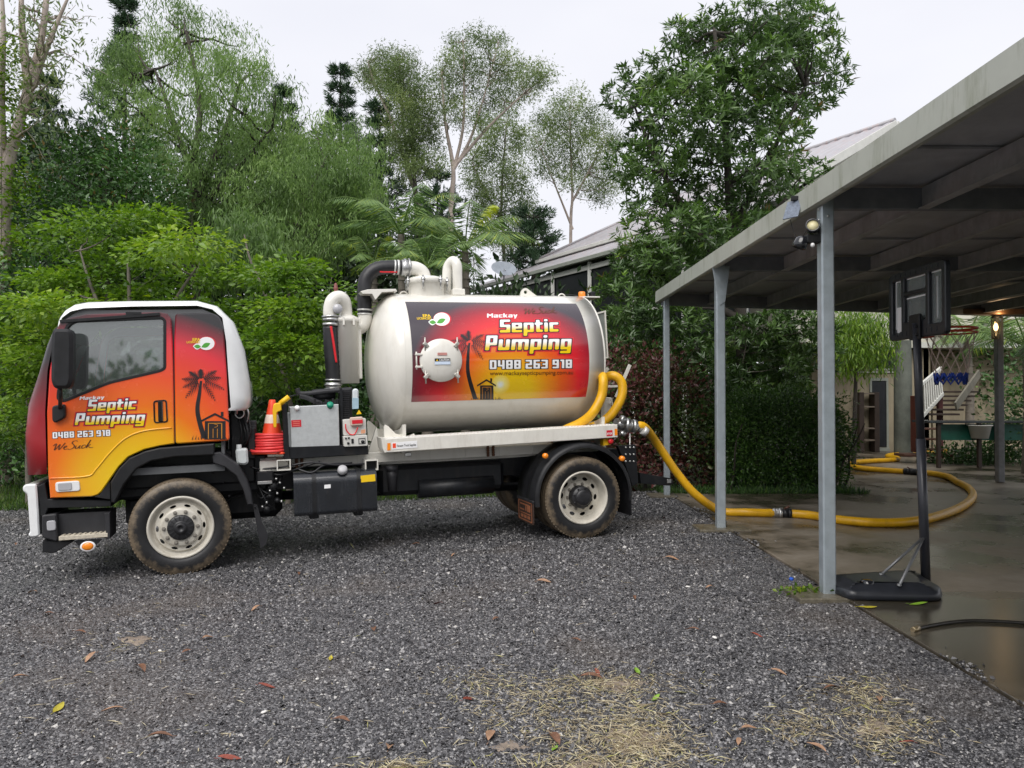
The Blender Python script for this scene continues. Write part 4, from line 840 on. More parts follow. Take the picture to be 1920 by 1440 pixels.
for k in range(3): p0, p1 = T(549, 791+k*3.6, w0), T(562, 790+k*3.6, w0); b.bar((p0[0], w0-0.003, p0[1]), (p1[0], w0-0.003, p1[1]), 0.001, 0.008)
b.build('sticker_text', mat('pale red print', (0.75, 0.2, 0.16), 0.4), alu)
# engine of the pack: block, air box, hoses
b = MB(); u0_, u1_ = T(556, 750, .5)[0], T(640, 750, .5)[0]; hb = T(600, 765, .5)[1]; b.box(u0_, u1_, 0.45, 1.1, 1.15, hb+0.02, 0.02); b.tube([(T(586, 741, .5)[0], 0.5, T(586, 741, .5)[1]), (T(628, 738, .5)[0], 0.5, T(628, 738, .5)[1])], 0.065, 18)
for i in range(14):
    p = T(590+i*4.2, 752+random.random()*8, .42); b.box(p[0]-0.012, p[0]+0.012, 0.38, 0.46, p[1]-0.03, p[1]+0.03, 0.004)
b.box(T(641, 740, .4)[0], T(660, 740, .4)[0], 0.38, 0.9, 1.2, T(650, 728, .4)[1], 0.02); b.build('pump_engine', PLAST, pack)
b = MB()
for k in range(16):
    p = T(650, 735+k*3.5, 0.36); b.box(p[0]-0.06, p[0]+0.03, 0.345, 0.38, p[1]-0.004, p[1]+0.004)
b.build('radiator_fins', DGREY, pack)
for pts, r in ((((558, 728), (561, 737), (575, 738), (610, 734), (660, 730)), 0.026), (((562, 742), (575, 745), (590, 752), (603, 757)), 0.03), (((635, 737), (640, 733), (652, 742), (648, 760)), 0.022)):
    b = MB(); b.tube(smooth_path([(T(x, y, .4)[0], 0.42, T(x, y, .4)[1]) for x, y in pts]), r, 12); b.build('engine_hose', DGREY, pack)
b = MB(); bt_ = rpoly(TP([(661, 732), (664, 728.5), (669, 728.5), (672, 732), (672, 766), (661, 767)], 0.26), 0.015, 3); b.plate(bt_, 0.24, 0.31, b=0.015); b.build('coolant_bottle', mat('bottle plastic', (0.62, 0.66, 0.68), 0.25, var=0.15, scale=4), pack)
b = MB(); b.plate(TP([(660.5, 746), (672.4, 746), (672.4, 766), (660.5, 767)], 0.235), 0.236, 0.24); b.build('coolant_level', mat('coolant blue', (0.36, 0.50, 0.58), 0.25), pack)
b = MB(); b.plate(TP([(668, 777), (673, 768), (678, 776)], 0.25), 0.25, 0.255); b.build('warning_sign', INKY, pack)
cpn = MB(); cpn.plate(rpoly(TP([(643, 787), (686, 784), (687, 814), (644, 817)], 0.2), 0.01, 1), 0.2, 0.34, b=0.005); cpn.plate(rpoly(TP([(643.5, 818), (688.5, 815), (690, 836), (645, 838)], 0.17), 0.01, 1), 0.17, 0.34, b=0.005); cpo_ = cpn.build('control_box', mat('control box white', (0.62, 0.61, 0.57), 0.4, var=0.05), pack)
b = MB(); b.plate(rpoly(TP([(656, 783), (680, 781), (681, 797), (658, 799)], 0.15), 0.015, 2), 0.15, 0.2, b=0.008); b.build('isolator', mat('pale pink plastic', (0.66, 0.50, 0.42), 0.4), pack)
b = MB(); b.plate(TP([(660, 788), (680, 786.5), (680.3, 793.5), (660.3, 795)], 0.147), 0.146, 0.149); b.build('isolator_label', INKR, pack)
b = MB(); b.tube(smooth_path([(T(x, y, .17)[0], 0.17, T(x, y, .17)[1]) for x, y in ((648, 795), (649, 805), (656, 814), (665, 814), (671, 801))]), 0.007, 8); b.build('battery_cable', RED, pack)
b = MB()
for px, py, r in ((648.5, 822, 0.010), (654, 821, 0.010), (653, 831, 0.013), (680, 828, 0.018)):
    u, h = T(px, py, 0.165); b.lathe([(0, -0.012), (r, -0.010), (r, 0.006)], (u, 0.165, h), 1, 12)
u, h = T(661, 827, 0.165); b.box(u-0.012, u+0.012, 0.158, 0.172, h-0.025, h+0.025, 0.003); b.build('switches', PLAST, pack)
b = MB(); dl = TP([(672, 822), (685, 821), (685.5, 832), (672.5, 833)], 0.165); b.plate(dl, 0.166, 0.172, holes=[offset_poly(dl, 0.007)]); b.build('dial_frame', PLAST, pack)
sticker([(677, 806), (685, 805), (685, 812), (677, 813)], 0.2, mat('pale orange print', (0.72, 0.35, 0.2), 0.4), pack)
b = MB(); lv_ = rpoly(TP([(513, 757), (527, 754), (528, 770), (519, 773), (518.5, 802), (513, 802), (511, 770)], 0.12), 0.015, 2); b.plate(lv_, 0.10, 0.16, b=0.008); p0, p1 = T(525, 757, .12), T(542, 744, .12); b.tube([(p0[0], 0.13, p0[1]), (p1[0], 0.13, p1[1])], 0.028, 12); b.build('yellow_handle', YELLOW, truck)
b = MB(); p0, p1 = T(528, 757, .12), T(560, 740, .3)
b.tube(smooth_path([(T(541, 744, .12)[0], 0.14, T(541, 744, .12)[1]), (T(552, 741, .2)[0], 0.2, T(552, 741, .2)[1]), (p1[0], 0.3, p1[1])]), 0.006, 6); b.build('pull_cable', RUBBER, truck)
# ---- traffic cone and red hose coil carried behind the cab
cone = empty('traffic_cone'); cu, chh = T(510, 846, 0.35); cone.location = TU3(cu, 0.35, chh); tag(cone, 'orange traffic cone with pale band carried behind the cab', 'traffic cone')
b = MB(); b.lathe([(0.135, 0.0), (0.13, 0.03), (0.105, 0.18)], (0, 0, 0), 2, 28); b.lathe([(0.074, 0.34), (0.045, 0.49), (0.035, 0.55), (0.028, 0.56), (0.0, 0.555)], (0, 0, 0), 2, 28); b.lathe([(0.105, 0.18), (0.08, 0.315)], (0, 0, 0), 2, 28); b.box(-0.17, 0.17, -0.17, 0.17, -0.025, 0.0, 0.01); b.build('cone_body', CONEO, cone)
b = MB(); b.lathe([(0.083, 0.305), (0.0765, 0.34), (0.066, 0.39), (0.062, 0.40)], (0, 0, 0), 2, 28); b.build('reflective_band', mat('reflective band', (0.80, 0.66, 0.55), 0.35), cone)
b = MB(); pts = [(0.165*math.cos(a)*(1+0.03*math.sin(a*0.37)), 0.165*math.sin(a), 0.02+0.0285*a/6.283+0.004*math.sin(a*1.3)) for a in np.linspace(0, 6.283*6.3, 230)]
b.tube(pts, 0.0165, 9); b.tube(smooth_path([(pts[0][0], pts[0][1], 0.02), (0.1, -0.2, 0.012), (-0.12, -0.2, 0.01), (-0.2, -0.08, 0.016)], 6), 0.0165, 9)
rcoil = b.build('hose_coil', REDHOSE); rcoil.location = TU3(cu, 0.35, chh); tag(rcoil, 'red hose coiled around the foot of the traffic cone', 'hose')

# ---- tank
RT, HT = 0.86, 2.14
US0, US1 = 2.36, 4.83
b = MB(); dl_ = 0.34
prof = [(RT*math.sin(a), US0-dl_*math.cos(a)) for a in np.linspace(0.0001, math.pi/2, 16)]+[(RT, US0+0.3), (RT, 3.6), (RT, US1-0.3)]+[(RT*math.sin(a), US1+dl_*math.cos(a)) for a in np.linspace(math.pi/2, math.pi-0.0001, 16)]
b.lathe(prof, (0, CW, HT), 0, 96); tank = b.build('tank', CREAM, truck)
b = MB()
for u in (US0, 3.64, US1): b.lathe([(RT-0.001, u-0.012), (RT+0.0018, u-0.004), (RT+0.0018, u+0.004), (RT-0.001, u+0.012)], (0, CW, HT), 0, 96)
b.build('weld_seam', CREAM, tank)
# decal geometry on the tank wall
def PTk(px, py, off=0.0):
    o = CAM-TF; d = ray(px, py); O = np.array([o@TU, o@TW, o@TH]); D = np.array([d@TU, d@TW, d@TH]); r = RT+off
    ow, oh = O[1]-CW, O[2]-HT; a = D[1]**2+D[2]**2; bb_ = 2*(ow*D[1]+oh*D[2]); c = ow*ow+oh*oh-r*r
    t = (-bb_-math.sqrt(max(0, bb_*bb_-4*a*c)))/(2*a); p = O+D*t
    return (p[0], r*math.atan2(p[2]-HT, CW-p[1]))
def onT(u, s, off): r = RT+off; a = s/RT; return (u, CW-r*math.cos(a), HT+r*math.sin(a))
c4 = [PTk(*p) for p in ((759, 564.5), (1077, 571), (770.5, 754.5), (1102, 743))]
DU0, DU1 = (c4[0][0]+c4[2][0])/2, (c4[1][0]+c4[3][0])/2; DS1, DS0 = (c4[0][1]+c4[1][1])/2, (c4[2][1]+c4[3][1])/2
sunc = PTk(958, 736)
TDEC = ramp_mat('sunset tank wrap', 'UV', (sunc[0], sunc[1], 0), (0.72, 0.72, 0), [(0.17, (0.80, 0.53, 0.006)), (0.32, (0.80, 0.30, 0.008)), (0.46, (0.78, 0.12, 0.012)), (0.62, (0.74, 0.022, 0.030)), (0.80, (0.28, 0.012, 0.026)), (0.93, (0.045, 0.035, 0.045))])
def surf_obj(name, tris2, off, m, parent, uvs=None, mapf=None):
    """flat print given in surface coordinates (u,s) laid on the tank (or on a mapped panel)"""
    V, F = tris2; me = bpy.data.meshes.new(name); me.from_pydata([(x, y, 0) for x, y in V], [], F); me.materials.append(m)
    ul = me.uv_layers.new(name='UVMap'); uu = uvs if uvs is not None else V
    for lp_ in me.loops: ul.data[lp_.index].uv = uu[lp_.vertex_index]
    if mapf is None:                            # cut into narrow bands so the print follows the curve
        bm = bmesh.new(); bm.from_mesh(me); ys_ = [v.co.y for v in bm.verts]
        for y in np.arange(math.floor(min(ys_)/0.02)*0.02+0.02, max(ys_), 0.02): bmesh.ops.bisect_plane(bm, geom=bm.verts[:]+bm.edges[:]+bm.faces[:], plane_co=(0, y, 0), plane_no=(0, 1, 0))
        bm.to_mesh(me); bm.free()
    offs = off if callable(off) else (lambda x: off)
    for v in me.vertices: v.co = (mapf or onT)(v.co.x, v.co.y, offs(v.co.x))
    return link(bpy.data.objects.new(name, me), parent)
nx, ny = 40, 30
V = [(DU0+(DU1-DU0)*i/nx, DS0+(DS1-DS0)*j/ny) for j in range(ny+1) for i in range(nx+1)]
Fq = [(j*(nx+1)+i, j*(nx+1)+i+1, (j+1)*(nx+1)+i+1, (j+1)*(nx+1)+i) for j in range(ny) for i in range(nx)]
dec = surf_obj('decal', (V, Fq), 0.003, TDEC, truck); tag(dec, 'large sunset vinyl print with company name and phone number')
for p_ in dec.data.polygons: p_.use_smooth = True
# lettering helpers
def glyphs(body, shear=0.0, bold=0.0, spacing=1.0, xs=1.0):
    cu_ = bpy.data.curves.new('t', 'FONT'); cu_.body = body; cu_.shear = shear; cu_.offset = bold; cu_.space_character = spacing; cu_.resolution_u = 3; cu_.size = 1
    ob = bpy.data.objects.new('t', cu_); COL.objects.link(ob); bpy.context.view_layer.update()
    me = bpy.data.meshes.new_from_object(ob.evaluated_get(bpy.context.evaluated_depsgraph_get()))
    V = [(v.co.x*xs, v.co.y) for v in me.vertices]; F = [tuple(p.vertices) for p in me.polygons]
    bpy.data.objects.remove(ob); bpy.data.curves.remove(cu_); bpy.data.meshes.remove(me); return V, F
def write(name, body, p0, p1, ptop, place, off, m, parent, shear=0.0, bold=0.0, spacing=1.0, grow=0.0, cap=0.70, mapf=None):
    """text from baseline start p0 to end p1 (pixels), capital height up to ptop; place(px,py)->surface coords"""
    V0, F = glyphs(body, shear, bold, spacing); xm, xM = min(v[0] for v in V0), max(v[0] for v in V0)
    if grow: V, F = glyphs(body, shear, bold+grow, spacing)
    else: V = V0
    a, b_, c = np.array(place(*p0)), np.array(place(*p1)), np.array(place(*ptop)); ex = (b_-a)/(xM-xm); ey = (c-a)/cap
    ey = ey-ex*(np.dot(ey, ex)/np.dot(ex, ex))
    out = [tuple(a+ex*(v[0]-xm)+ey*v[1]) for v in V]
    return surf_obj(name, (out, F), off, m, parent, uvs=[(v[0], v[1]) for v in V], mapf=mapf)
def grad_mat():
    m = bpy.data.materials.new('white to yellow lettering'); m.use_nodes = True; n, l = nt(m); b = n['Principled BSDF']; b.inputs['Roughness'].default_value = 0.3; b.inputs['Coat Weight'].default_value = 0.3
    t = n.new('ShaderNodeTexCoord'); s = n.new('ShaderNodeSeparateXYZ'); l.new(t.outputs['UV'], s.inputs[0]); r = n.new('ShaderNodeValToRGB'); e = r.color_ramp.elements
    e[0].position = 0.12; e[0].color = (0.80, 0.56, 0.0, 1); e[1].position = 0.40; e[1].color = (0.86, 0.86, 0.86, 1); l.new(s.outputs[1], r.inputs[0]); l.new(r.outputs[0], b.inputs['Base Color']); return m
GRAD = grad_mat()
# heavy square letters, drawn on a 7.2 unit cap height
w4, a4 = 4.6, 1.65
def _r(x0, y0, x1, y1): return [(x0, y0), (x1, y0), (x1, y1), (x0, y1)]
GL = {
 'S': (w4, [[(0,0),(w4,0),(w4,4.2),(a4,4.2),(a4,5.9),(w4,5.9),(w4,7.2),(0,7.2),(0,2.9),(w4-a4,2.9),(w4-a4,1.3),(0,1.3)]], []),
 'e': (w4, [[(0,0),(w4,0),(w4,1.2),(a4,1.2),(a4,2.0),(w4,2.0),(w4,5.2),(0,5.2)]], [_r(a4,3.1,w4-a4,4.1)]),
 'p': (w4, [[(0,-1.9),(a4,-1.9),(a4,0),(w4,0),(w4,5.2),(0,5.2)]], [_r(a4,1.2,w4-a4,4.0)]),
 't': (3.4, [[(.4,0),(3.4,0),(3.4,1.2),(2.05,1.2),(2.05,4.0),(3.4,4.0),(3.4,5.2),(2.05,5.2),(2.05,6.8),(.4,6.8),(.4,5.2),(-.3,5.2),(-.3,4.0),(.4,4.0)]], []),
 'i': (1.65, [_r(0,0,a4,5.2), _r(0,5.9,a4,7.2)], []),
 'c': (4.2, [[(0,0),(4.2,0),(4.2,1.3),(a4,1.3),(a4,3.9),(4.2,3.9),(4.2,5.2),(0,5.2)]], []),
 'P': (w4, [[(0,0),(a4,0),(a4,2.4),(w4,2.4),(w4,7.2),(0,7.2)]], [_r(a4,3.7,w4-a4,5.9)]),
 'u': (w4, [[(0,0),(w4,0),(w4,5.2),(w4-a4,5.2),(w4-a4,1.3),(a4,1.3),(a4,5.2),(0,5.2)]], []),
 'm': (7.2, [[(0,0),(a4,0),(a4,3.9),(2.8,3.9),(2.8,0),(4.4,0),(4.4,3.9),(5.55,3.9),(5.55,0),(7.2,0),(7.2,5.2),(0,5.2)]], []),
 'n': (w4, [[(0,0),(a4,0),(a4,3.9),(w4-a4,3.9),(w4-a4,0),(w4,0),(w4,5.2),(0,5.2)]], []),
 'g': (w4, [[(0,-1.9),(w4,-1.9),(w4,5.2),(0,5.2),(0,0),(w4-a4,0),(w4-a4,-.7),(0,-.7)]], [_r(a4,1.2,w4-a4,4.0)]),
 'M': (6.6, [[(0,0),(a4,0),(a4,4.5),(3.3,2.2),(4.95,4.5),(4.95,0),(6.6,0),(6.6,7.2),(5.2,7.2),(3.3,4.7),(1.4,7.2),(0,7.2)]], []),
 'a': (w4, [[(0,0),(w4,0),(w4,5.2),(.3,5.2),(.3,4.1),(w4-a4,4.1),(w4-a4,3.2),(0,3.2)]], [_r(a4,1.1,w4-a4,2.1)]),
 'k': (4.8, [[(0,0),(a4,0),(a4,1.9),(2.9,0),(4.9,0),(2.9,2.6),(4.7,5.2),(2.8,5.2),(a4,3.4),(a4,7.2),(0,7.2)]], []),
 'y': (4.6, [[(0,5.2),(1.7,5.2),(2.35,2.2),(3.0,5.2),(4.7,5.2),(2.7,-1.9),(1.0,-1.9),(1.55,.1)]], []),
 '0': (w4, [_r(0,0,w4,7.2)], [_r(a4,1.3,w4-a4,5.9)]),
 '1': (2.9, [[(1.2,0),(2.9,0),(2.9,7.2),(0,7.2),(0,5.9),(1.2,5.9)]], []),
 '2': (w4, [[(0,0),(w4,0),(w4,1.3),(a4,1.3),(a4,2.9),(w4,2.9),(w4,7.2),(0,7.2),(0,5.9),(w4-a4,5.9),(w4-a4,4.2),(0,4.2)]], []),
 '3': (w4, [[(0,0),(w4,0),(w4,7.2),(0,7.2),(0,5.9),(w4-a4,5.9),(w4-a4,4.2),(.8,4.2),(.8,2.9),(w4-a4,2.9),(w4-a4,1.3),(0,1.3)]], []),
 '4': (w4, [[(w4-a4,0),(w4,0),(w4,7.2),(w4-a4,7.2),(w4-a4,3.4),(a4,3.4),(a4,7.2),(0,7.2),(0,2.1),(w4-a4,2.1)]], []),
 '6': (w4, [[(0,0),(w4,0),(w4,4.2),(a4,4.2),(a4,5.9),(w4,5.9),(w4,7.2),(0,7.2)]], [_r(a4,1.3,w4-a4,2.9)]),
 '8': (w4, [_r(0,0,w4,7.2)], [_r(a4,1.3,w4-a4,2.9), _r(a4,4.2,w4-a4,5.9)]),
 '9': (w4, [[(0,0),(w4,0),(w4,7.2),(0,7.2),(0,2.9),(w4-a4,2.9),(w4-a4,1.3),(0,1.3)]], [_r(a4,4.2,w4-a4,5.9)])}
def area2(p): P = np.array(p); x, y = P[:, 0], P[:, 1]; return 0.5*abs(np.sum(x*np.roll(y, -1)-np.roll(x, -1)*y))
def block(line, p0, p1, pt, place, off, m, parent, shear=0.0, grow=0.0, gap=0.75, mapf=None):
    """one letter, one piece of print"""
    W = 0; pos = []
    for ch in line:
        if ch == ' ': pos.append(None); W += 2.4
        else: pos.append(W); W += GL[ch][0]+gap
    W -= gap; A_, B_, C_ = np.array(place(*p0)), np.array(place(*p1)), np.array(place(*pt)); ex = (B_-A_)/W; ey = (C_-A_)/7.2; ey = ey-ex*(np.dot(ey, ex)/np.dot(ex, ex))
    for n_, (ch, x0) in enumerate(zip(line, pos)):
        if x0 is None: continue
        _, outs, holes = GL[ch]; V, F = [], []
        for oi, ol in enumerate(outs):
            loops = [rpoly(offset_poly(ol, -grow), 0.45, 2)]
            if oi == 0:
                for hl in holes:
                    hh = offset_poly(hl, grow)
                    if min(hl[1][0]-hl[0][0], hl[2][1]-hl[1][1]) > 2*grow+0.1: loops.append(rpoly(hh, 0.25, 2))
            flat = [p for lp in loops for p in lp]; tri = tessellate_polygon([[Vector((p[0], p[1], 0)) for p in lp] for lp in loops]); o = len(V); V += flat; F += [tuple(i+o for i in t) for t in tri]
        out = [tuple(A_+ex*(x0+v[0]+shear*v[1])+ey*v[1]) for v in V]
        surf_obj('lettering', (out, F), off+0.00012*n_*(1 if grow else 0), m, parent, uvs=[(v[0], v[1]/7.2*0.75) for v in V], mapf=mapf)
def brand(line, p0, p1, pt, place, parent, mapf=None, o0=0.004):
    block(line, p0, p1, pt, place, o0, INKR, parent, 0.17, 0.95, mapf=mapf)
    block(line, p0, p1, pt, place, o0+0.0012, INKK, parent, 0.17, 0.42, mapf=mapf)
    block(line, p0, p1, pt, place, o0+0.0024, GRAD, parent, 0.17, mapf=mapf)
brand('Septic', (937, 624), (1047, 622), (937, 600), PTk, dec)
brand('Pumping', (909, 657), (1070, 655), (909, 629.5), PTk, dec)
block('Mackay', (913, 596), (970, 595.5), (913, 588.5), PTk, 0.005, INKW, dec, 0.17)
block('0488 263 918', (918, 692), (1072, 690), (918, 675.5), PTk, 0.004, INKK, dec, 0, 0.55, 1.0)
block('0488 263 918', (918, 692), (1072, 690), (918, 675.5), PTk, 0.006, INKW, dec, 0, 0, 1.0)
write('lettering', 'www.mackaysepticpumping.com.au', (918, 703.5), (1074, 701.5), (918, 695.8), PTk, 0.006, INKBR, dec, 0, 0.004, 1.0)
write('lettering', 'EPA', (793, 595), (808, 595), (793, 590), PTk, 0.006, INKY, dec, 0, 0.03)
write('lettering', 'LICENCED', (782, 599.5), (809, 599.5), (782, 595.6), PTk, 0.006, INKY, dec, 0, 0.025)
SCRIPT = [[(0, .55), (.08, .75), (.16, .78), (.13, .4), (.12, .05), (.25, .35), (.38, .7), (.36, .35), (.38, .06), (.52, .4), (.66, .85)],
          [(.60, .22), (.72, .30), (.80, .42), (.74, .48), (.66, .36), (.66, .16), (.74, .05), (.88, .12)],
          [(1.38, .92), (1.28, 1.02), (1.12, .95), (1.08, .75), (1.2, .55), (1.26, .3), (1.14, .08), (.98, .02), (.92, .10)],
          [(1.36, .42), (1.34, .2), (1.38, .06), (1.48, .12), (1.60, .42), (1.57, .2), (1.60, .07), (1.66, .08)],
          [(1.92, .38), (1.84, .46), (1.74, .36), (1.71, .2), (1.76, .06), (1.88, .1)],
          [(1.88, .10), (2.02, .4), (2.16, 1.0), (2.06, .5), (2.0, .05)], [(2.22, .48), (2.06, .28), (2.14, .18), (2.28, .05), (2.40, .12)]]
def ribbon(pts, wd_):
    P = np.array([(p[0], p[1], 0) for p in pts]); P = np.array(smooth_path(P, 6))[:, :2]; t = np.gradient(P, axis=0); t /= (np.linalg.norm(t, axis=1)[:, None]+1e-9); nn = np.stack([-t[:, 1], t[:, 0]], 1)
    w_ = wd_*(0.75+0.5*np.abs(nn[:, 0:1])); L, R_ = P+nn*w_/2, P-nn*w_/2; n = len(P)
    return [tuple(p) for p in L]+[tuple(p) for p in R_], [(i, i+1, n+i+1, n+i) for i in range(n-1)]
def script(p0, p1, pt, place, off, m, parent, mapf=None):
    a, b_, c = np.array(place(*p0)), np.array(place(*p1)), np.array(place(*pt)); ex, ey = (b_-a)/2.4, (c-a); V, F = [], []
    for st in SCRIPT:
        v, f = ribbon(st, 0.055); o = len(V); V += [tuple(a+ex*x+ey*y) for x, y in v]; F += [tuple(i+o for i in q) for q in f]
    surf_obj('lettering', (V, F), off, m, parent, mapf=mapf)
script((981, 590), (1044, 588), (983, 577), PTk, 0.006, INKBR, dec)
def palm(base, top, crown, place, parent, mapf=None, o0=0.0045, seed=3):
    """palm silhouette: curved trunk and feathered fronds; crown = pixel radius"""
    r_ = random.Random(seed); off = o0
    tr = [base, (base[0]*0.6+top[0]*0.4-crown*0.22, base[1]*0.55+top[1]*0.45), (top[0]-crown*0.06, base[1]*0.2+top[1]*0.8), top]
    P = np.array(smooth_path([(p[0], p[1], 0) for p in tr], 8))[:, :2]; n = len(P); w_ = np.linspace(crown*0.11, crown*0.045, n)
    V = [place(p[0]-w, p[1]) for p, w in zip(P, w_)]+[place(p[0]+w, p[1]) for p, w in zip(P, w_)]
    surf_obj('palm_print', (V, [(i, i+1, n+i+1, n+i) for i in range(n-1)]), off, INKK, parent, mapf=mapf)
    V, F = [], []
    for k, a in enumerate((-158, -122, -88, -52, -20, 14, 48, 132, 166)):
        a = math.radians(a+r_.uniform(-6, 6)); L = crown*r_.uniform(0.85, 1.12); droop = 0.42
        pts = [(top[0]+L*t*math.cos(a), top[1]+L*t*math.sin(a)*0.85+droop*L*t*t*0.6) for t in np.linspace(0, 1, 13)]
        for i in range(2, 13):
            d = np.array(pts[i])-np.array(pts[i-1]); d /= np.linalg.norm(d)+1e-9; nn = np.array([-d[1], d[0]])
            for sg in (-1, 1):
                ll = crown*0.23*math.sin(math.pi*min(1, 0.18+i/13.5))*r_.uniform(0.8, 1.15); q = np.array(pts[i]); tip = q+nn*sg*ll*0.75+d*ll*0.55+np.array([0, ll*0.25]); bw = crown*0.030
                o = len(V); e = off+0.0002+0.00004*len(V)/3*0.02
                V += [place(*(q-d*bw)), place(*(q+d*bw)), place(*tip)]; F.append((o, o+1, o+2))
    surf_obj('palm_print', (V, F), off+0.0006, INKK, parent, mapf=mapf)
palm((891, 748), (880, 643), 40, PTk, dec, seed=5)
def flat2(polys, place, off, m, parent, name='print', mapf=None):
    V, F = [], []
    for pl_ in polys:
        tri = tessellate_polygon([[Vector((x, y, 0)) for x, y in pl_]]); o = len(V); V += [place(x, y) for x, y in pl_]; F += [tuple(i+o for i in t) for t in tri]
    return surf_obj(name, (V, F), off, m, parent, mapf=mapf)
def outhouse(x0, x1, y0, y1, place, parent, mapf=None, o0=0.005):
    X = lambda t: x0+(x1-x0)*t
    Y = lambda t: y1+(y0-y1)*t
    flat2([[(X(.12), Y(0)), (X(.9), Y(0)), (X(.9), Y(.72)), (X(.12), Y(.72))]], place, o0, INKK, parent, 'outhouse_print', mapf)
    flat2([[(X(-.05), Y(.66)), (X(.5), Y(.95)), (X(1.05), Y(.66)), (X(1.05), Y(.74)), (X(.5), Y(1.04)), (X(-.05), Y(.74))], [(X(.72), Y(.9)), (X(.82), Y(.9)), (X(.82), Y(1.08)), (X(.72), Y(1.08))]], place, o0+0.0005, INKK, parent, 'outhouse_print', mapf)
    ln_ = [[(X(.24), Y(.03)), (X(.27), Y(.03)), (X(.27), Y(.64)), (X(.24), Y(.64))], [(X(.74), Y(.03)), (X(.77), Y(.03)), (X(.77), Y(.64)), (X(.74), Y(.64))], [(X(.28), Y(.62)), (X(.73), Y(.62)), (X(.73), Y(.645)), (X(.28), Y(.645))], [(X(.42), Y(.06)), (X(.44), Y(.06)), (X(.44), Y(.42)), (X(.42), Y(.42))], [(X(.58), Y(.06)), (X(.60), Y(.06)), (X(.60), Y(.42)), (X(.58), Y(.42))]]
    moon = [(X(.5)+(x1-x0)*.11*math.cos(a), Y(.54)+(y0-y1)*.07*math.sin(a)) for a in np.linspace(-2.0, 2.0, 9)]+[(X(.53)+(x1-x0)*.06*math.cos(a), Y(.54)+(y0-y1)*.05*math.sin(a)) for a in np.linspace(1.9, -1.9, 7)]
    flat2(ln_+[moon], place, o0+0.001, mat('gold print', (0.55, 0.22, 0.02), 0.3), parent, 'outhouse_print', mapf)
    gr = []
    for i in range(16):
        x = X(-.35)+(X(1.4)-X(-.35))*i/15; gr.append([(x-1.0, Y(0)), (x+1.0, Y(0)), (x+random.uniform(-3, 3), Y(random.uniform(.06, .2)))])
    flat2(gr, place, o0+0.0014, INKK, parent, 'grass_print', mapf)
outhouse(896, 928, 712, 749, PTk, dec)
SUNP = ramp_mat('printed sun', 'UV', (*PTk(938, 721), 0), (4.0, 4.0, 0), [(0.06, (0.72, 0.78, 0.74)), (0.22, (0.82, 0.72, 0.22)), (0.52, (0.80, 0.53, 0.01))])
flat2([disc(1, 28, 0, 939, 721, 17, 19)], PTk, 0.0036, SUNP, dec, 'sun_print')
def leaf_logo(cx, cy, r, place, parent, mapf=None, o0=0.005):
    flat2([disc(1, 28, 0, cx, cy, r, r*0.78)], place, o0, INKR, parent, 'logo_print', mapf); flat2([disc(1, 28, 0, cx-r*0.06, cy, r*0.90, r*0.72)], place, o0+0.0004, INKW, parent, 'logo_print', mapf)
    lf = lambda x, y, L, w, a: [(x+L*t*math.cos(a)-w*s*math.sin(math.pi*t)*math.sin(a), y-L*t*math.sin(a)-w*s*math.sin(math.pi*t)*math.cos(a)) for s, ts in ((1, np.linspace(0, 1, 8)), (-1, np.linspace(0.86, 0.14, 6))) for t in ts]
    flat2([lf(cx-r*0.62, cy+r*0.42, r*1.1, r*0.26, math.radians(24))], place, o0+0.0008, INKG, parent, 'logo_print', mapf)
    flat2([lf(cx-r*0.62, cy+r*0.36, r*0.92, r*0.34, math.radians(176))], place, o0+0.0003, INKW, parent, 'logo_print', mapf); flat2([lf(cx-r*0.66, cy+r*0.36, r*0.78, r*0.22, math.radians(176))], place, o0+0.0012, INKG, parent, 'logo_print', mapf)
leaf_logo(829, 599, 17, PTk, dec)
# cab lettering on the flat door
PD = lambda x, y: T(x, y, 0.0)
onD = lambda u, s, off: (u, 0.0-off, s)
brand('Septic', (164, 771), (254, 767), (164, 750), PD, door, onD, 0.001)
brand('Pumping', (140, 797), (270, 793), (140, 775), PD, door, onD, 0.001)
block('Mackay', (149, 750), (195, 748), (149, 743.5), PD, 0.003, INKW, door, 0.17, mapf=onD)
block('0488 263 918', (99, 822), (207, 817), (99, 810.5), PD, 0.0012, INKK, door, 0, 0.5, 1.0, mapf=onD)
block('0488 263 918', (99, 822), (207, 817), (99, 810.5), PD, 0.003, INKW, door, 0, 0, 1.0, mapf=onD)
script((98, 845), (174, 840), (102, 829), PD, 0.003, INKBR, door, onD)
palm((383, 822), (377, 714), 46, PD, side, onD, 0.001, 9); outhouse(378, 428, 776, 824, PD, side, onD, 0.001)
leaf_logo(388, 644, 17, PD, side, onD, 0.001)
write('lettering', 'EPA', (361, 639), (376, 639), (361, 634), PD, 0.003, INKY, side, 0, 0.03, mapf=onD); write('lettering', 'LICENCED', (350, 643.5), (375, 643), (350, 639.7), PD, 0.003, INKY, side, 0, 0.025, mapf=onD)
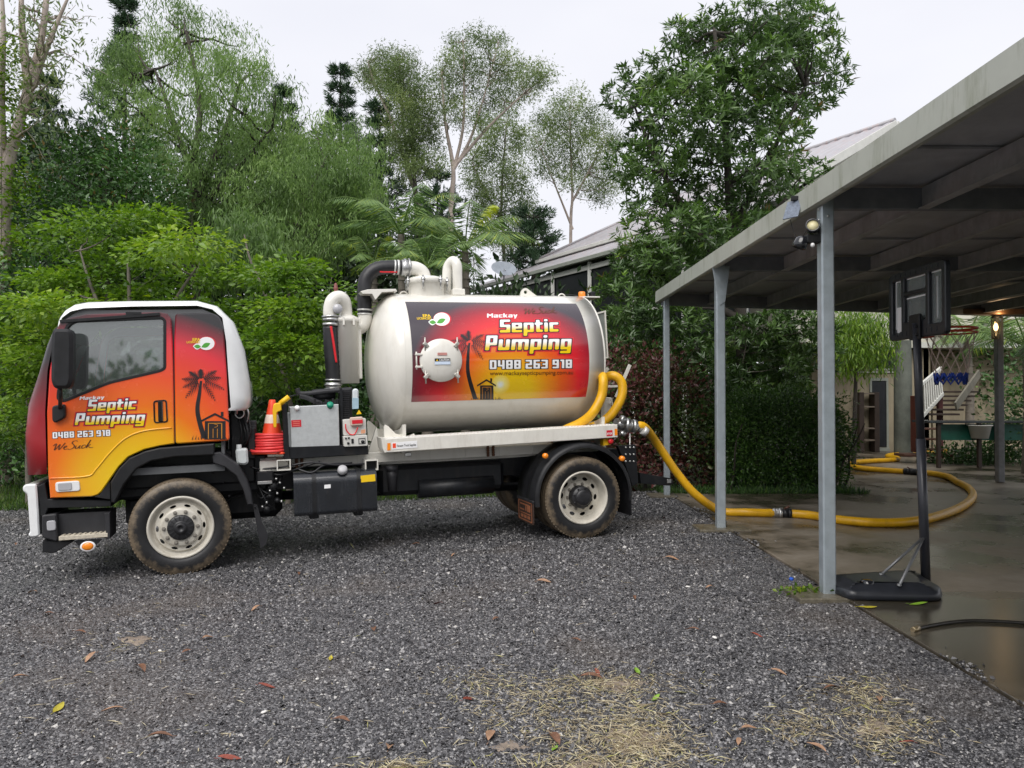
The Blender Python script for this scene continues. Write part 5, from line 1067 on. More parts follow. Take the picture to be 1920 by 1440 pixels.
# side manhole
mu, ms = PTk(825, 676); mc = onT(mu, ms, 0.0); an = ms/RT
man = bpy.data.objects.new('side_hatch', None); link(man, truck); man.location = mc; man.rotation_euler = (-an, 0, 0)
b = MB(); b.lathe([(0.225, 0.10), (0.225, -0.04)], (0, 0, 0), 1, 48); b.lathe([(0.247, -0.035), (0.247, -0.06), (0.238, -0.068)], (0, 0, 0), 1, 48); b.lathe([(0.247, -0.035), (0.225, -0.035)], (0, 0, 0), 1, 48)
b.lathe([(0.0001, -0.125), (0.08, -0.121), (0.16, -0.107), (0.21, -0.088), (0.238, -0.068)], (0, 0, 0), 1, 48); b.build('hatch_cover', CREAM, man)
for a in (45, 135, 225, 315, 180, 90):
    b = MB(); ra = math.radians(a)
    if a in (180,):
        for dz in (-0.07, 0.07): b.box(-0.30, -0.22, -0.085, -0.045, dz-0.012, dz+0.012, 0.004)
        b.tube([(-0.285, -0.065, -0.10), (-0.285, -0.065, 0.10)], 0.009, 8); b.build('hinge', CREAM, man); continue
    if a == 90: continue
    M_ = Matrix.Rotation(-ra, 4, 'Y'); b.box(0.215, 0.285, -0.10, -0.03, -0.02, 0.02, 0.006, M=M_); x, z = 0.265*math.cos(ra), 0.265*math.sin(ra)
    b.tube([(x, -0.085, z+0.075), (x, -0.085, z-0.075)], 0.0085, 8); b.tube([(x, -0.12, z), (x, -0.05, z)], 0.017, 10); b.build('swing_bolt', mat('cream steel', (0.52, 0.5, 0.45), 0.3, metal=0.4), man)
b = MB(); b.box(-0.055, 0.055, -0.129, -0.1275, 0.055, 0.085); b.build('sticker', mat('pink print', (0.55, 0.25, 0.22), 0.4), man)
b = MB(); b.box(-0.09, 0.09, -0.130, -0.1285, -0.015, 0.02); b.build('sticker', INKK, man)
b = MB(); b.box(-0.09, 0.09, -0.130, -0.1285, -0.05, -0.0155); b.build('sticker', INKB, man)
b = MB(); b.plate([(-0.075, -0.010), (-0.05, -0.010), (-0.0625, 0.014)], -0.1312, -0.1308); b.build('warning_sign', INKY, man)
V, F = glyphs('CAUTION', 0, 0.02); me = bpy.data.meshes.new('lettering'); xM = max(v[0] for v in V); me.from_pydata([(-0.038+v[0]/xM*0.118, -0.1315, -0.010+v[1]*0.034) for v in V], [], F); me.materials.append(INKW); link(bpy.data.objects.new('lettering', me), man)
# top of the tank: manway, elbow, breather, lugs, gutter
topz = HT+RT
u, _ = T(800, 535, 1.0); b = MB(); b.lathe([(0.225, -0.06), (0.225, 0.115), (0.245, 0.118), (0.248, 0.165), (0.235, 0.185), (0.15, 0.21), (0, 0.22)], (u, 1.02, topz), 2, 36); b.build('top_manway', CREAM, tank)
for a in (200, 250, 300, 340, 20, 150):
    b = MB(); ra = math.radians(a); x, y = u+0.262*math.cos(ra), 1.02+0.262*math.sin(ra); b.tube([(x, y, topz+0.03), (x, y, topz+0.20)], 0.012, 8); b.lathe([(0.024, -0.012), (0.024, 0.012), (0, 0.012)], (x, y, topz+0.16), 2, 8); b.build('swing_bolt', STEEL, tank)
def pipe(name, pts, r, m, parent, seg=18, n=8, rib=None, step=None):
    P = smooth_path(pts, n)
    if step: P = respace(P, step)
    b = MB(); b.tube(P, r, seg, rib=rib); return b.build(name, m, parent)
PX = lambda px, py, w: (T(px, py, w)[0], w, T(px, py, w)[1])
w_ = 1.02
pipe('elbow_pipe', [PX(765, 503, w_), PX(780, 504, w_), PX(792, 512, w_), PX(796, 528, w_)], 0.088, CREAM, tank)
b = MB(); b.tube([PX(752, 502, w_), PX(769, 503, w_)], 0.10, 18); b.tube([PX(757, 502, w_), PX(761, 502, w_)], 0.112, 18); b.tube([PX(765, 502, w_), PX(768, 502, w_)], 0.115, 18); b.build('pipe_clamp', STEEL, tank)
pipe('suction_pipe', [PX(757, 502, w_), PX(730, 501, w_), PX(710, 503, w_), PX(695, 511, w_), PX(685, 526, w_), PX(683, 550, w_), PX(684, 590, w_)], 0.083, RUBBER, truck, 18, 10, rib=0.07, step=0.028)
b = MB()
for px0, px1 in ((738, 741), (744, 748)): b.tube([PX(px0, 501.3, w_), PX(px1, 501.6, w_)], 0.093, 18)
for y in (580, 588): b.tube([PX(684, y, w_), PX(684, y+3, w_)], 0.092, 18)
b.build('hose_band', mat('white band', (0.62, 0.62, 0.6), 0.35, metal=0.3), truck)
for pts in ([PX(712, 509.5, w_-0.07), PX(722, 510, w_-0.06), PX(745, 510, w_-0.06)],):
    pipe('hose_stripe', pts, 0.010, RED, truck, 8)
pipe('elbow_pipe', [PX(684, 589, w_), PX(684, 600, w_), PX(678, 612, w_), PX(662, 617, w_), PX(640, 617, w_)], 0.085, CREAM, truck)
# breather loop
u0_, u1_ = T(839, 520, 1.0), T(857, 520, 1.0)
pipe('breather_pipe', [(T(836.5, 544, 1.05)[0], 1.05, topz-0.03), PX(838, 520, 1.05), PX(840, 500, 1.05), PX(849, 489.5, 1.0), PX(856.5, 497, 0.95), PX(857.5, 520, 0.95), (T(857.5, 544, 0.95)[0], 0.95, topz-0.03)], 0.062, CREAM, tank)
b = MB(); u, h = T(860, 543, 0.95); b.box(u-0.10, u+0.06, 0.86, 1.06, topz-0.03, topz+0.05, 0.008); b.build('breather_base', CREAM, tank)
for px, big in ((988, True), (1053, False), (757, False)):
    u, _ = T(px, 548, CW); b = MB()
    if big: b.plate(rpoly([(u-0.10, topz-0.02), (u+0.16, topz-0.02), (u+0.03, topz+0.075), (u-0.01, topz+0.105), (u-0.05, topz+0.10), (u-0.085, topz+0.06)], 0.03, 3), CW-0.02, CW+0.02, holes=[disc(0.024, 14, 0, u-0.025, topz+0.05)])
    else: b.tube([(u+0.05*math.cos(a), CW, topz-0.015+0.05*math.sin(a)) for a in np.linspace(-0.3, 3.44, 14)], 0.010, 8)
    b.build('lifting_lug', CREAM, tank)
b = MB(); gt = TP([(676, 546), (690, 542.5), (742, 541.5), (745, 546), (716, 548), (704, 562), (698, 551), (680, 551)], 0.75); b.plate(gt, 0.75, 1.45, b=0.004); b.build('front_deflector', CREAM, tank)
b = MB(); u, h = T(1106, 560, CW); b.box(u-0.18, u+0.06, 0.9, 1.3, topz-0.035, topz-0.015, 0.004); bs = b.build('beacon_shelf', CREAM, truck)
u, h = T(1091, 553, 1.0); b = MB(); b.lathe([(0.048, 0.0), (0.048, 0.055), (0.04, 0.07), (0, 0.072)], (u, 1.0, topz-0.015), 2, 20); b.build('beacon', ORANGE, bs)
u, h = T(1110, 552, 1.0); b = MB(); b.box(u-0.03, u+0.03, 0.95, 1.05, topz-0.015, topz+0.055, 0.01); b.build('work_light', PLAST, bs)
b = MB(); b.tube(smooth_path([(T(1040, 556, CW)[0], CW, topz+0.006), (T(1060, 556, CW)[0], CW+0.02, topz+0.03), (T(1085, 556, CW)[0], CW-0.03, topz+0.012)]), 0.006, 6); b.build('beacon_wire', RUBBER, bs)
# rear door hardware seen past the tank end
b = MB(); fr_ = TP([(1112, 588), (1131, 583), (1136, 672), (1128, 673)], 0.8); b.plate(fr_, 0.72, 0.76, holes=[offset_poly(fr_, 0.02)]); b.build('rear_sight_frame', CREAM, tank)
b = MB(); b.plate(offset_poly(fr_, 0.018), 0.735, 0.742); b.build('sight_glass', mat('sight glass', (0.2, 0.22, 0.2), 0.1), tank)
b = MB()
for a_, c2 in (((1128, 705), (1140, 690)), ((1155, 745), (1181, 684))):
    p0, p1 = PX(*a_, 0.9), PX(*c2, 0.9); b.bar(p0, p1, 0.02, 0.045)
b.bar(PX(1133, 725, 0.9), PX(1160, 724, 0.9), 0.03, 0.03); b.bar(PX(1138, 745, .8), PX(1135, 785, .8), 0.10, 0.10); b.bar(PX(1140, 757, .7), PX(1148, 752, .7), 0.02, 0.02); b.bar(PX(1146, 748, .7), PX(1150, 765, .7), 0.02, 0.02); b.build('door_brace', CREAM, tank)
# saddle and cradle under the tank
sd_ = TP([(718, 838), (716, 800), (718, 795), (724, 798), (738, 812), (760, 817), (772, 812), (776, 820), (776, 842)], 0.5)
for w_a, w_b in ((0.35, 0.40), (MX(0.35), MX(0.40))): b = MB(); b.plate(sd_, w_a, w_b); b.build('tank_saddle', CREAM, truck)
for u_ in (2.30, 4.75): b = MB(); b.plate([(0.25, 1.08), (MX(0.25), 1.08), (MX(0.2), 1.42), (MX(0.4), 1.36), (CW, 1.30), (0.4, 1.36), (0.2, 1.42)], u_, u_+0.04, ax='wh'); b.build('tank_cradle', CREAM, truck)
b = MB(); b.plate(TP([(706, 800), (716, 860), (700, 870), (690, 850)], 0.6), 0.6, 0.66); b.build('saddle_foot', CREAM, truck)
b = MB(); lw = TP([(700, 862), (715, 838), (1115, 822), (1115, 845), (960, 858), (700, 872)], 0.5); b.plate(lw, 0.50, 0.55); b.build('cradle_panel', RAILW, truck)
# side tray
rl = TP([(722, 823), (1158, 796), (1158.5, 820), (722, 849)], 0.03)
b = MB(); b.plate(rl, 0.03, 0.40, b=0.006)
tray = b.build('side_tray', RAILW, truck)
b = MB(); n_ = 70
for i in range(n_):
    for j in range(3):
        t = (i+0.5*(j % 2))/n_; u = rl[0][0]+(rl[1][0]-rl[0][0])*t; h = rl[0][1]+(rl[1][1]-rl[0][1])*t
        p = Matrix.Translation((u, 0.07+0.05*j, h+0.001)) @ Matrix.Rotation(0.785*(1 if (i+j) % 2 else -1), 4, 'Z'); b.box(-0.014, 0.014, -0.004, 0.004, 0, 0.004, 0.0015, M=p)
b.build('tread_plate', INKW, tray)
b = MB(); b.plate(TP([(715, 822), (722, 822), (722, 849), (718, 842)], 0.03), 0.035, 0.40); b.build('tray_end', RAILW, tray)
for q_ in ([(726, 831), (732, 830.6), (732, 844), (726, 844.4)], [(1152, 804), (1157, 803.7), (1157.3, 816), (1152.3, 816.4)]): sticker(q_, 0.03, ORANGE, tray, 'reflector', 0.006)
sticker([(734, 830), (782, 826), (782.5, 839), (734.5, 843)], 0.03, INKW, tray); sticker([(736, 831.5), (742, 831), (742.2, 839.5), (736.2, 840)], 0.03, CONEO, tray, 'sticker', 0.007)
PTy = lambda x, y: T(x, y, 0.03)
onY = lambda u, s, off: (u, 0.03-off, s)
write('lettering', 'Vacuum Truck Supplies', (744, 838), (780, 835.5), (744, 833.5), PTy, 0.0065, INKK, tray, 0.15, 0.01, mapf=onY)
sticker([(1137, 807), (1148, 806.3), (1148.3, 817), (1137.3, 817.8)], 0.03, INKR, tray); write('lettering', 'STOP', (1138, 815), (1147.5, 814.4), (1138, 811.5), PTy, 0.0065, INKW, tray, 0, 0.03, mapf=onY)
b = MB(); b.plate(TP([(1131, 823), (1145, 821), (1146, 834), (1132, 836)], 0.1), 0.1, 0.2, b=0.005); es = b.build('stop_box', YELLOW, truck)
u, h = T(1143, 827, 0.1); b = MB(); b.lathe([(0, -0.05), (0.03, -0.045), (0.036, -0.025), (0.02, -0.02), (0.02, 0.0)], (u, 0.1, h), 1, 20); b.build('stop_button', RED, es)
b = MB(); u, h = T(766, 852, 0.06); b.box(u-0.035, u+0.035, 0.05, 0.12, h-0.022, h+0.022, 0.008); b.build('work_light', STEEL, tray)
for px in (905, 985, 1055): 
    u, h = T(px, 806+(1055-px)*0.06, 0.06); b = MB(); b.tube([(u+0.02*math.cos(a), 0.08, h+0.02*math.sin(a)-0.01) for a in np.linspace(0, 3.14, 9)], 0.004, 6); b.build('tie_loop', STEEL, tray)
# secondary separator and its pipework, forward of the tank
w_ = 0.85; c0 = PX(652, 700, w_); rs_ = 0.155
b = MB(); ht0, ht1 = T(652, 719, w_)[1], T(652, 601, w_)[1]; b.lathe([(0, ht0), (rs_, ht0), (rs_, ht1-0.03), (rs_+0.02, ht1-0.02), (rs_+0.02, ht1+0.015), (rs_+0.005, ht1+0.03), (rs_*0.7, ht1+0.06), (0, ht1+0.07)], (c0[0]-0.02, w_, 0), 2, 32); sep = b.build('separator', CREAM, truck)
b = MB(); b.box(c0[0]+0.10, c0[0]+0.17, w_-0.02, w_+0.05, ht0+0.05, ht1-0.1, 0.01); b.build('separator_bracket', CREAM, sep)
pipe('separator_bend', [PX(621, 601, w_-0.1), PX(618, 585, w_-0.1), PX(622, 565, w_-0.1), PX(634, 557, w_-0.08), PX(645, 564, w_-0.05), PX(648, 582, w_), PX(648, 598, w_)], 0.076, CREAM, sep)
b = MB(); p = PX(630, 556, w_-0.08); b.lathe([(0.03, -0.02), (0.03, 0.05), (0.018, 0.055), (0.022, 0.08), (0.03, 0.10), (0.02, 0.11), (0.022, 0.13), (0.012, 0.155), (0, 0.16)], p, 2, 14); b.build('relief_valve', mat('rust red valve', (0.2, 0.06, 0.05), 0.5), sep)
b = MB(); p = PX(633, 579, w_-0.17); b.lathe([(0, -0.03), (0.05, -0.028), (0.056, -0.015), (0.056, 0.03)], p, 1, 22); b.build('pressure_gauge', LENS, sep)
pipe('pump_hose', [PX(619, 612, w_-0.1), PX(620, 640, w_-0.1), PX(623, 680, w_-0.1), PX(625, 714, w_-0.1)], 0.082, RUBBER, truck, 18, 10, rib=0.07, step=0.026)
pipe('hose_stripe', [PX(620.5, 612, w_-0.19), PX(625, 640, w_-0.188), PX(630.5, 680, w_-0.172)], 0.014, RED, truck, 8)
b = MB()
for y in (597, 606): b.tube([PX(620, y, w_-0.1), PX(620, y+5, w_-0.1)], 0.094, 18)
b.tube([PX(619.5, 592, w_-0.1), PX(619.7, 595, w_-0.1)], 0.1, 18); b.tube([PX(625, 711, w_-0.1), PX(625, 714, w_-0.1)], 0.096, 18); b.tube([PX(625, 717, w_-0.1), PX(625, 731, w_-0.1)], 0.088, 18); b.tube([PX(625, 720, w_-0.1), PX(625, 723, w_-0.1)], 0.104, 18); b.tube([PX(625, 728, w_-0.1), PX(625, 731, w_-0.1)], 0.104, 18); b.build('pipe_clamp', STEEL, truck)
b = MB()
for a in (-100, -60, -20, -140): ra = math.radians(a); b.box(c0[0]-0.02+0.175*math.cos(ra)-0.012, c0[0]-0.02+0.175*math.cos(ra)+0.012, w_+0.175*math.sin(ra)-0.012, w_+0.175*math.sin(ra)+0.012, ht1-0.07, ht1+0.03, 0.004)
b.build('clamp_lug', CREAM, sep)
# rear guard over the dual wheels
b = MB(); a0_, a1_ = math.radians(-8), math.radians(188); n_ = 32
prof_ = [(-0.035, 0.585), (-0.03, 0.61), (0.0, 0.628), (0.06, 0.630), (0.08, 0.645), (0.16, 0.645), (0.18, 0.630), (0.30, 0.630), (0.32, 0.645), (0.42, 0.645), (0.44, 0.63), (0.60, 0.63), (0.60, 0.61)]
b.grid([[(WB+r*math.cos(a)*1.0, w, WH+0.02+r*math.sin(a)) for w, r in prof_] for a in np.linspace(a0_, a1_, n_)], smooth=True)
b.grid([[(WB+(r-0.012)*math.cos(a)*1.0, w, WH+0.02+(r-0.012)*math.sin(a)) for w, r in prof_] for a in np.linspace(a0_, a1_, n_)], smooth=True)
rg = b.build('rear_mudguard', PLAST, truck)
b = MB(); b.grid([[(WB+r*math.cos(a), w, WH+0.02+r*math.sin(a)) for w, r in prof_] for a in np.linspace(a0_, a1_, n_)]); me_ = b.mesh('rear_mudguard', PLAST); o = bpy.data.objects.new('rear_mudguard', me_); link(o, truck); o.location = (0, 2*CW, 0); o.scale = (1, -1, 1)
for px, py in ((1023, 855), (1167, 860)):
    u, h = T(px, py, -0.03); b = MB(); b.lathe([(0, -0.022), (0.028, -0.018), (0.033, -0.004), (0.033, 0.03)], (u, -0.03, h), 1, 18); b.build('side_reflector', ORANGE, rg)
# front mud flap with its embossed tan mark, hung across the wheels
fu = WB-0.63; b = MB(); b.plate(rpoly([(0.0, 0.20), (0.0, 0.47), (0.56, 0.47), (0.56, 0.20)], 0.03, 2), fu-0.012, fu, ax='wh'); ff = b.build('mudflap', mat('brown flap', (0.045, 0.025, 0.018), 0.6, var=0.3), truck)
b = MB()
for (a, c, d, e) in ((0.04, 0.22, 0.52, 0.23), (0.04, 0.44, 0.52, 0.45), (0.04, 0.22, 0.05, 0.45), (0.51, 0.22, 0.52, 0.45), (0.10, 0.40, 0.46, 0.415), (0.10, 0.335, 0.20, 0.40), (0.24, 0.335, 0.26, 0.40), (0.32, 0.335, 0.46, 0.35), (0.10, 0.30, 0.46, 0.31), (0.12, 0.25, 0.2, 0.285), (0.24, 0.25, 0.32, 0.285), (0.36, 0.25, 0.44, 0.285)): b.box(fu-0.017, fu-0.0122, a, d, c, e)
b.build('flap_emblem', mat('tan rubber', (0.28, 0.10, 0.045), 0.6, var=0.25), ff)
b = MB(); b.box(fu-0.02, fu+0.004, -0.01, 0.57, 0.455, 0.485, 0.004); b.build('flap_bar', DGREY, ff)
b = MB(); b.plate(rpoly([(0.0, 0.22), (0.0, 0.52), (0.56, 0.52), (0.56, 0.22)], 0.03, 2), WB+0.61, WB+0.62, ax='wh'); b.build('mudflap', RUBBER, truck)
b = MB(); p0, p1 = T(1197, 820, 0.3), T(1196, 905, 0.3); b.plate(TP([(1158, 836), (1192, 834), (1197, 905), (1186, 912), (1172, 870)], 0.35), 0.35, 0.42, b=0.004)
b.box(5.25, 5.32, 0.75, MX(0.75), 0.62, 0.95, 0.01); b.build('rear_plate', BLACK, truck)
b = MB()
for px in (1173, 1181, 1188):
    for py in (839, 852, 865): u, h = T(px, py, 0.35); b.lathe([(0, -0.014), (0.013, -0.012), (0.013, 0.004)], (u, 0.35, h), 1, 8)
for px, py in ((912, 864), (919, 864), (927, 864)): u, h = T(px, py, 0.655); b.lathe([(0, -0.014), (0.015, -0.012), (0.015, 0.004)], (u, 0.655, h), 1, 8)
b.build('bolts', STEEL, truck)
b = MB(); b.plate(TP([(1196, 886), (1258, 897), (1258, 906), (1253, 910), (1198, 906)], 0.5), 0.45, 0.60, b=0.004); tb = b.build('tow_bar', BLACK, truck)
b = MB(); u, h = T(1254, 902, 0.45); b.box(u-0.03, u+0.03, 0.435, 0.45, h-0.025, h+0.025, 0.004); b.build('tow_lamp', STEEL, tb)
b = MB(); b.tube([PX(1181, 812, .5), PX(1181, 882, .5)], 0.010, 8); b.build('safety_chain', STEEL, truck)
# rear valve
b = MB(); p0, p1 = PX(1160, 795, .55), PX(1190, 799, .55); P_ = lambda t: tuple(np.array(p0)*(1-t)+np.array(p1)*t)
b.tube([P_(-.2), P_(0.35)], 0.07, 18); b.tube([P_(0.3), P_(0.62)], 0.095, 18); b.tube([P_(0.62), P_(0.8)], 0.075, 18); b.tube([P_(0.8), P_(1.05)], 0.085, 18); b.tube([P_(1.05), P_(1.5)], 0.062, 16)
q_ = PX(1168, 787, .5); b.lathe([(0, -0.03), (0.05, -0.028), (0.055, 0.02)], q_, 1, 18); b.tube([PX(1163, 812, .4), PX(1172, 814, .4)], 0.03, 12); b.build('outlet_valve', STEEL, truck)
b = MB(); b.tube([PX(1205, 806, .5), PX(1212, 811, .5)], 0.060, 16); b.build('hose_band', mat('white band', (0.6, 0.6, 0.6), 0.4), truck)
# spare yellow hose looped over the tray behind the tank
b = MB(); L1 = [PX(1030, 822, .46), PX(1060, 806, .44), PX(1090, 792, .34), PX(1112, 773, .22), PX(1128, 742, .22), PX(1131, 712, .24), PX(1126, 703, .4), PX(1118, 716, .9)]
L2 = [PX(1080, 815, .5), PX(1108, 802, .47), PX(1132, 790, .42), PX(1152, 770, .38), PX(1166, 742, .36), PX(1165, 716, .38), PX(1150, 704.5, .42), PX(1136, 709, .5), PX(1131, 722, .7), PX(1120, 735, .95)]
wl_ = lambda L: [np.array(TU3(*p)) for p in L]
for L in (L1, L2): b.tube(respace(smooth_path(wl_(L), 10), 0.03), 0.058, 14, rib=0.01)
sh = b.build('spare_hose', YHOSE); tag(sh, 'two loops of spare yellow hose on the tray behind the tank', 'hose')
# ------------------------------------------------------------------ the house behind
hA = np.array([-0.48, 0.877, 0]); hB = np.array([0.877, 0.48, 0]); R0 = np.array([11.0, 21.5, 0])
hw = lambda a, b_, z: tuple(R0+hA*a+hB*b_+np.array([0, 0, z]))
WALLC = mat('pale render', (0.34, 0.29, 0.20), 0.75, var=0.12, scale=2, stain=(0.16, 0.12, 0.08), stain_amt=0.5)
BOARD = mat('cream weatherboard', (0.56, 0.54, 0.46), 0.55, var=0.06, scale=3)
TRIM = mat('white trim', (0.62, 0.62, 0.58), 0.5, var=0.06)
GUT = mat('green grey gutter', (0.28, 0.30, 0.26), 0.5, var=0.1)
RSHEET = mat('weathered roof sheet', (0.36, 0.35, 0.37), 0.35, var=0.12, scale=2, stain=(0.42, 0.27, 0.25), stain_amt=0.85)
DARKO = mat('dark insect screen', (0.014, 0.016, 0.018), 0.4, var=0.3)
TIMD = mat('dark timber', (0.035, 0.022, 0.016), 0.6, var=0.3, scale=10)
house = empty('house', (11, 21.5, 0)); tag(house, 'two-storey timber house with hipped metal roof and screened verandah behind the trees', 'house')
def ho(mb, name, m, parent=None):
    o = mb.build(name, m, parent or house)
    if parent is None: o.location = (-11, -21.5, 0)
    return o
EZ, RZ, VZ = 6.85, 9.37, 6.0
# main roof: gable towards the yard, hip at the far end
def roofq(pts, name='roof_plane'):
    b = MB(); P = [np.array(p, float) for p in pts]; n = 22; top0, top1, bo1, bo0 = P
    nrm = np.cross(top1-top0, bo0-top0); nrm /= np.linalg.norm(nrm); nrm *= np.sign(nrm[2]); rows = []
    for i in range(n*2+1):
        t = i/(n*2); d = nrm*(0.03 if i % 2 else 0.0); rows.append([tuple(top0*(1-t)+top1*t+d), tuple(bo0*(1-t)+bo1*t+d)])
    b.grid(rows, smooth=False); return ho(b, name, RSHEET)
roofq([hw(0, 0, RZ), hw(8.0, 0, RZ), hw(11.8, -4.6, EZ), hw(-0.2, -4.6, EZ)])
roofq([hw(0, 0, RZ), hw(8.0, 0, RZ), hw(11.8, 4.6, EZ), hw(-0.2, 4.6, EZ)])
roofq([hw(8.0, 0, RZ), hw(8.001, 0.01, RZ), hw(11.8, 4.6, EZ), hw(11.8, -4.6, EZ)])
roofq([hw(-0.5, -4.4, EZ+0.02), hw(12, -4.4, EZ-0.1), hw(17, -6.0, VZ), hw(-0.5, -6.0, VZ)], 'verandah_roof')
b = MB(); b.tube([hw(0, 0, RZ+0.03), hw(8, 0, RZ+0.03)], 0.07, 8); b.tube([hw(8, 0, RZ+0.03), hw(11.8, -4.6, EZ+0.05)], 0.06, 8); ho(b, 'ridge_cap', RSHEET)
b = MB(); b.bar(hw(-0.05, 0, RZ-0.1), hw(-0.25, -4.7, EZ-0.08), 0.04, 0.22); b.bar(hw(-0.05, 0, RZ-0.1), hw(-0.25, 4.7, EZ-0.08), 0.04, 0.22); ho(b, 'barge_board', TRIM)
b = MB(); b.bar(hw(-0.3, -4.66, EZ-0.06), hw(11.9, -4.66, EZ-0.06), 0.12, 0.12); b.bar(hw(-0.5, -4.3, EZ-0.25), hw(11.6, -4.3, EZ-0.25), 0.05, 0.3); b.bar(hw(11.85, -4.66, EZ-0.06), hw(11.85, 4.6, EZ-0.06), 0.12, 0.12); ho(b, 'eave_gutter', TRIM)
b = MB(); b.bar(hw(-0.6, -6.05, VZ-0.04), hw(17.2, -6.05, VZ-0.04), 0.13, 0.13); ho(b, 'verandah_gutter', GUT)
# walls
b = MB()
for a0, a1, b0, b1, z0, z1 in ((0.1, 11.4, -4.2, 4.2, 3.0, EZ-0.15), ):
    c8 = [hw(a, q, z) for a in (a0, a1) for q in (b0, b1) for z in (z0, z1)]; b.add(c8, [(0, 1, 3, 2), (4, 6, 7, 5), (0, 4, 5, 1), (2, 3, 7, 6), (0, 2, 6, 4), (1, 5, 7, 3)])
b.add([hw(0.1, -4.2, EZ-0.15), hw(0.1, 4.2, EZ-0.15), hw(0.1, 0, RZ-0.12)], [(0, 1, 2)]); ho(b, 'upper_wall', BOARD)
b = MB(); c8 = [hw(a, q, z) for a in (0.0, 16.5) for q in (-5.8, -5.7) for z in (3.2, VZ-0.15)]; b.add(c8, [(0, 1, 3, 2), (4, 6, 7, 5), (0, 4, 5, 1), (2, 3, 7, 6), (0, 2, 6, 4), (1, 5, 7, 3)]); ho(b, 'verandah_screen', DARKO)
for a in (0, 2.2, 4.4, 6.6, 8.8, 11.0, 13.2, 15.4): b = MB(); b.bar(hw(a, -5.86, 0), hw(a, -5.86, VZ-0.1), 0.10, 0.12); ho(b, 'verandah_post', TRIM)
b = MB(); b.bar(hw(0, -5.86, VZ-0.28), hw(16.5, -5.86, VZ-0.28), 0.05, 0.16); b.bar(hw(0, -5.86, 4.1), hw(16.5, -5.86, 4.1), 0.05, 0.08); ho(b, 'verandah_rail', TRIM)
# lower rendered rooms and boarded upper front, seen under the carport roof
wy = 22.5
b = MB(); b.box(9.0, 12.45, wy, wy+0.2, 0, 2.98); b.box(12.9, 16.0, wy+0.6, wy+0.8, 0, 2.98); b.box(12.3, 12.5, wy, wy+0.8, 0, 2.98); ho(b, 'lower_wall', WALLC)
b = MB(); b.box(7.5, 16.5, wy-0.4, wy+0.5, 3.0, 3.16, 0.01); ho(b, 'floor_beam', TRIM)
for k in range(9):
    b = MB(); z = 3.17+k*0.17; b.plate([(wy-0.30, z), (wy-0.345, z), (wy-0.315, z+0.182), (wy-0.30, z+0.182)], 7.6, 16.4, ax='wh'); ho(b, 'weatherboard', BOARD)
dx = atY(1646, 760, wy); d0, d1 = atY(1634, 800, wy)[0], atY(1661, 800, wy)[0]
b = MB(); b.box(d0, d1, wy-0.03, wy-0.006, 0.12, 2.05, 0.01); dr = ho(b, 'door', mat('dark door', (0.016, 0.018, 0.022), 0.4, var=0.3))
b = MB(); b.box(d0-0.06, d0, wy-0.05, wy, 0, 2.1); b.box(d1, d1+0.06, wy-0.05, wy, 0, 2.1); b.box(d0-0.06, d1+0.06, wy-0.052, wy, 2.06, 2.14); b.box(d0-0.05, d1+0.05, wy-0.12, wy, 0, 0.10); ho(b, 'door_frame', GUT, dr)
w0_ = atY(1658, 675, wy); b = MB(); b.box(w0_[0]-0.3, w0_[0]+0.36, wy-0.04, wy-0.006, 2.42, 2.88, 0.01); wn_ = ho(b, 'window', DARKO)
b = MB(); b.box(w0_[0]-0.36, w0_[0]+0.42, wy-0.06, wy-0.002, 2.36, 2.42, 0.01); b.box(w0_[0]-0.9, w0_[0]+0.5, wy-0.06, wy-0.002, 2.29, 2.33, 0.01); ho(b, 'window_sill', TRIM, wn_)
# timber house stump
sx_ = atY(1693, 760, 20.6); b = MB(); b.lathe([(0.235, 0.0), (0.225, 1.5), (0.215, 3.1)], (sx_[0], 20.6, 0), 2, 22); ho(b, 'house_stump', mat('grey green stump', (0.115, 0.125, 0.105), 0.75, var=0.3, scale=3, stain=(0.05, 0.06, 0.05), stain_amt=0.6))
# bookcase by the door
bk_ = atY(1612, 830, wy-0.35); sf = empty('outdoor_shelf', (bk_[0], wy-0.35, 0)); tag(sf, 'dark timber shelf unit against the wall beside the house door', 'shelf')
for x in (-0.02, 0.42): b = MB(); b.box(x-0.05, x+0.09, -0.15, 0.2, 0, 1.72, 0.01); b.build('upright', TIMD, sf)
for z in (0.32, 0.66, 1.28, 1.66): b = MB(); b.box(0.07, 0.37, -0.15, 0.2, z, z+0.04, 0.004); b.build('shelf_board', mat('grey board', (0.16, 0.13, 0.10), 0.7), sf)
# stairs with white balustrade
st0 = atY(1728, 780, 19.0); st1 = atY(1768, 690, 19.6); stw = empty('outdoor_stairs', (st0[0], 19.0, 0)); tag(stw, 'timber outdoor stairs with white slatted balustrade beside the house', 'stairs')
OS = np.array([st0[0], 19.0, 0]); r3 = lambda p: tuple(np.array(p)-OS)
p_lo, p_hi = atY(1728, 782, 19.0), atY(1768, 738, 19.9); r_lo, r_hi = atY(1726, 722, 19.0), atY(1764, 690, 19.9)
b = MB(); b.bar(r3(p_lo), r3(p_hi), 0.05, 0.10); b.build('bottom_rail', TRIM, stw)
b = MB(); b.bar(r3(r_lo), r3(r_hi), 0.06, 0.08); b.build('hand_rail', TRIM, stw)
for i in range(10):
    t = (i+0.5)/10; b = MB(); b.bar(r3(p_lo*(1-t)+p_hi*t), r3(r_lo*(1-t)+r_hi*t), 0.03, 0.07, up=(0, 1, 0)); b.build('baluster', TRIM, stw)
s_lo, s_hi = atY(1792, 762, 19.6), atY(1836, 700, 20.6)
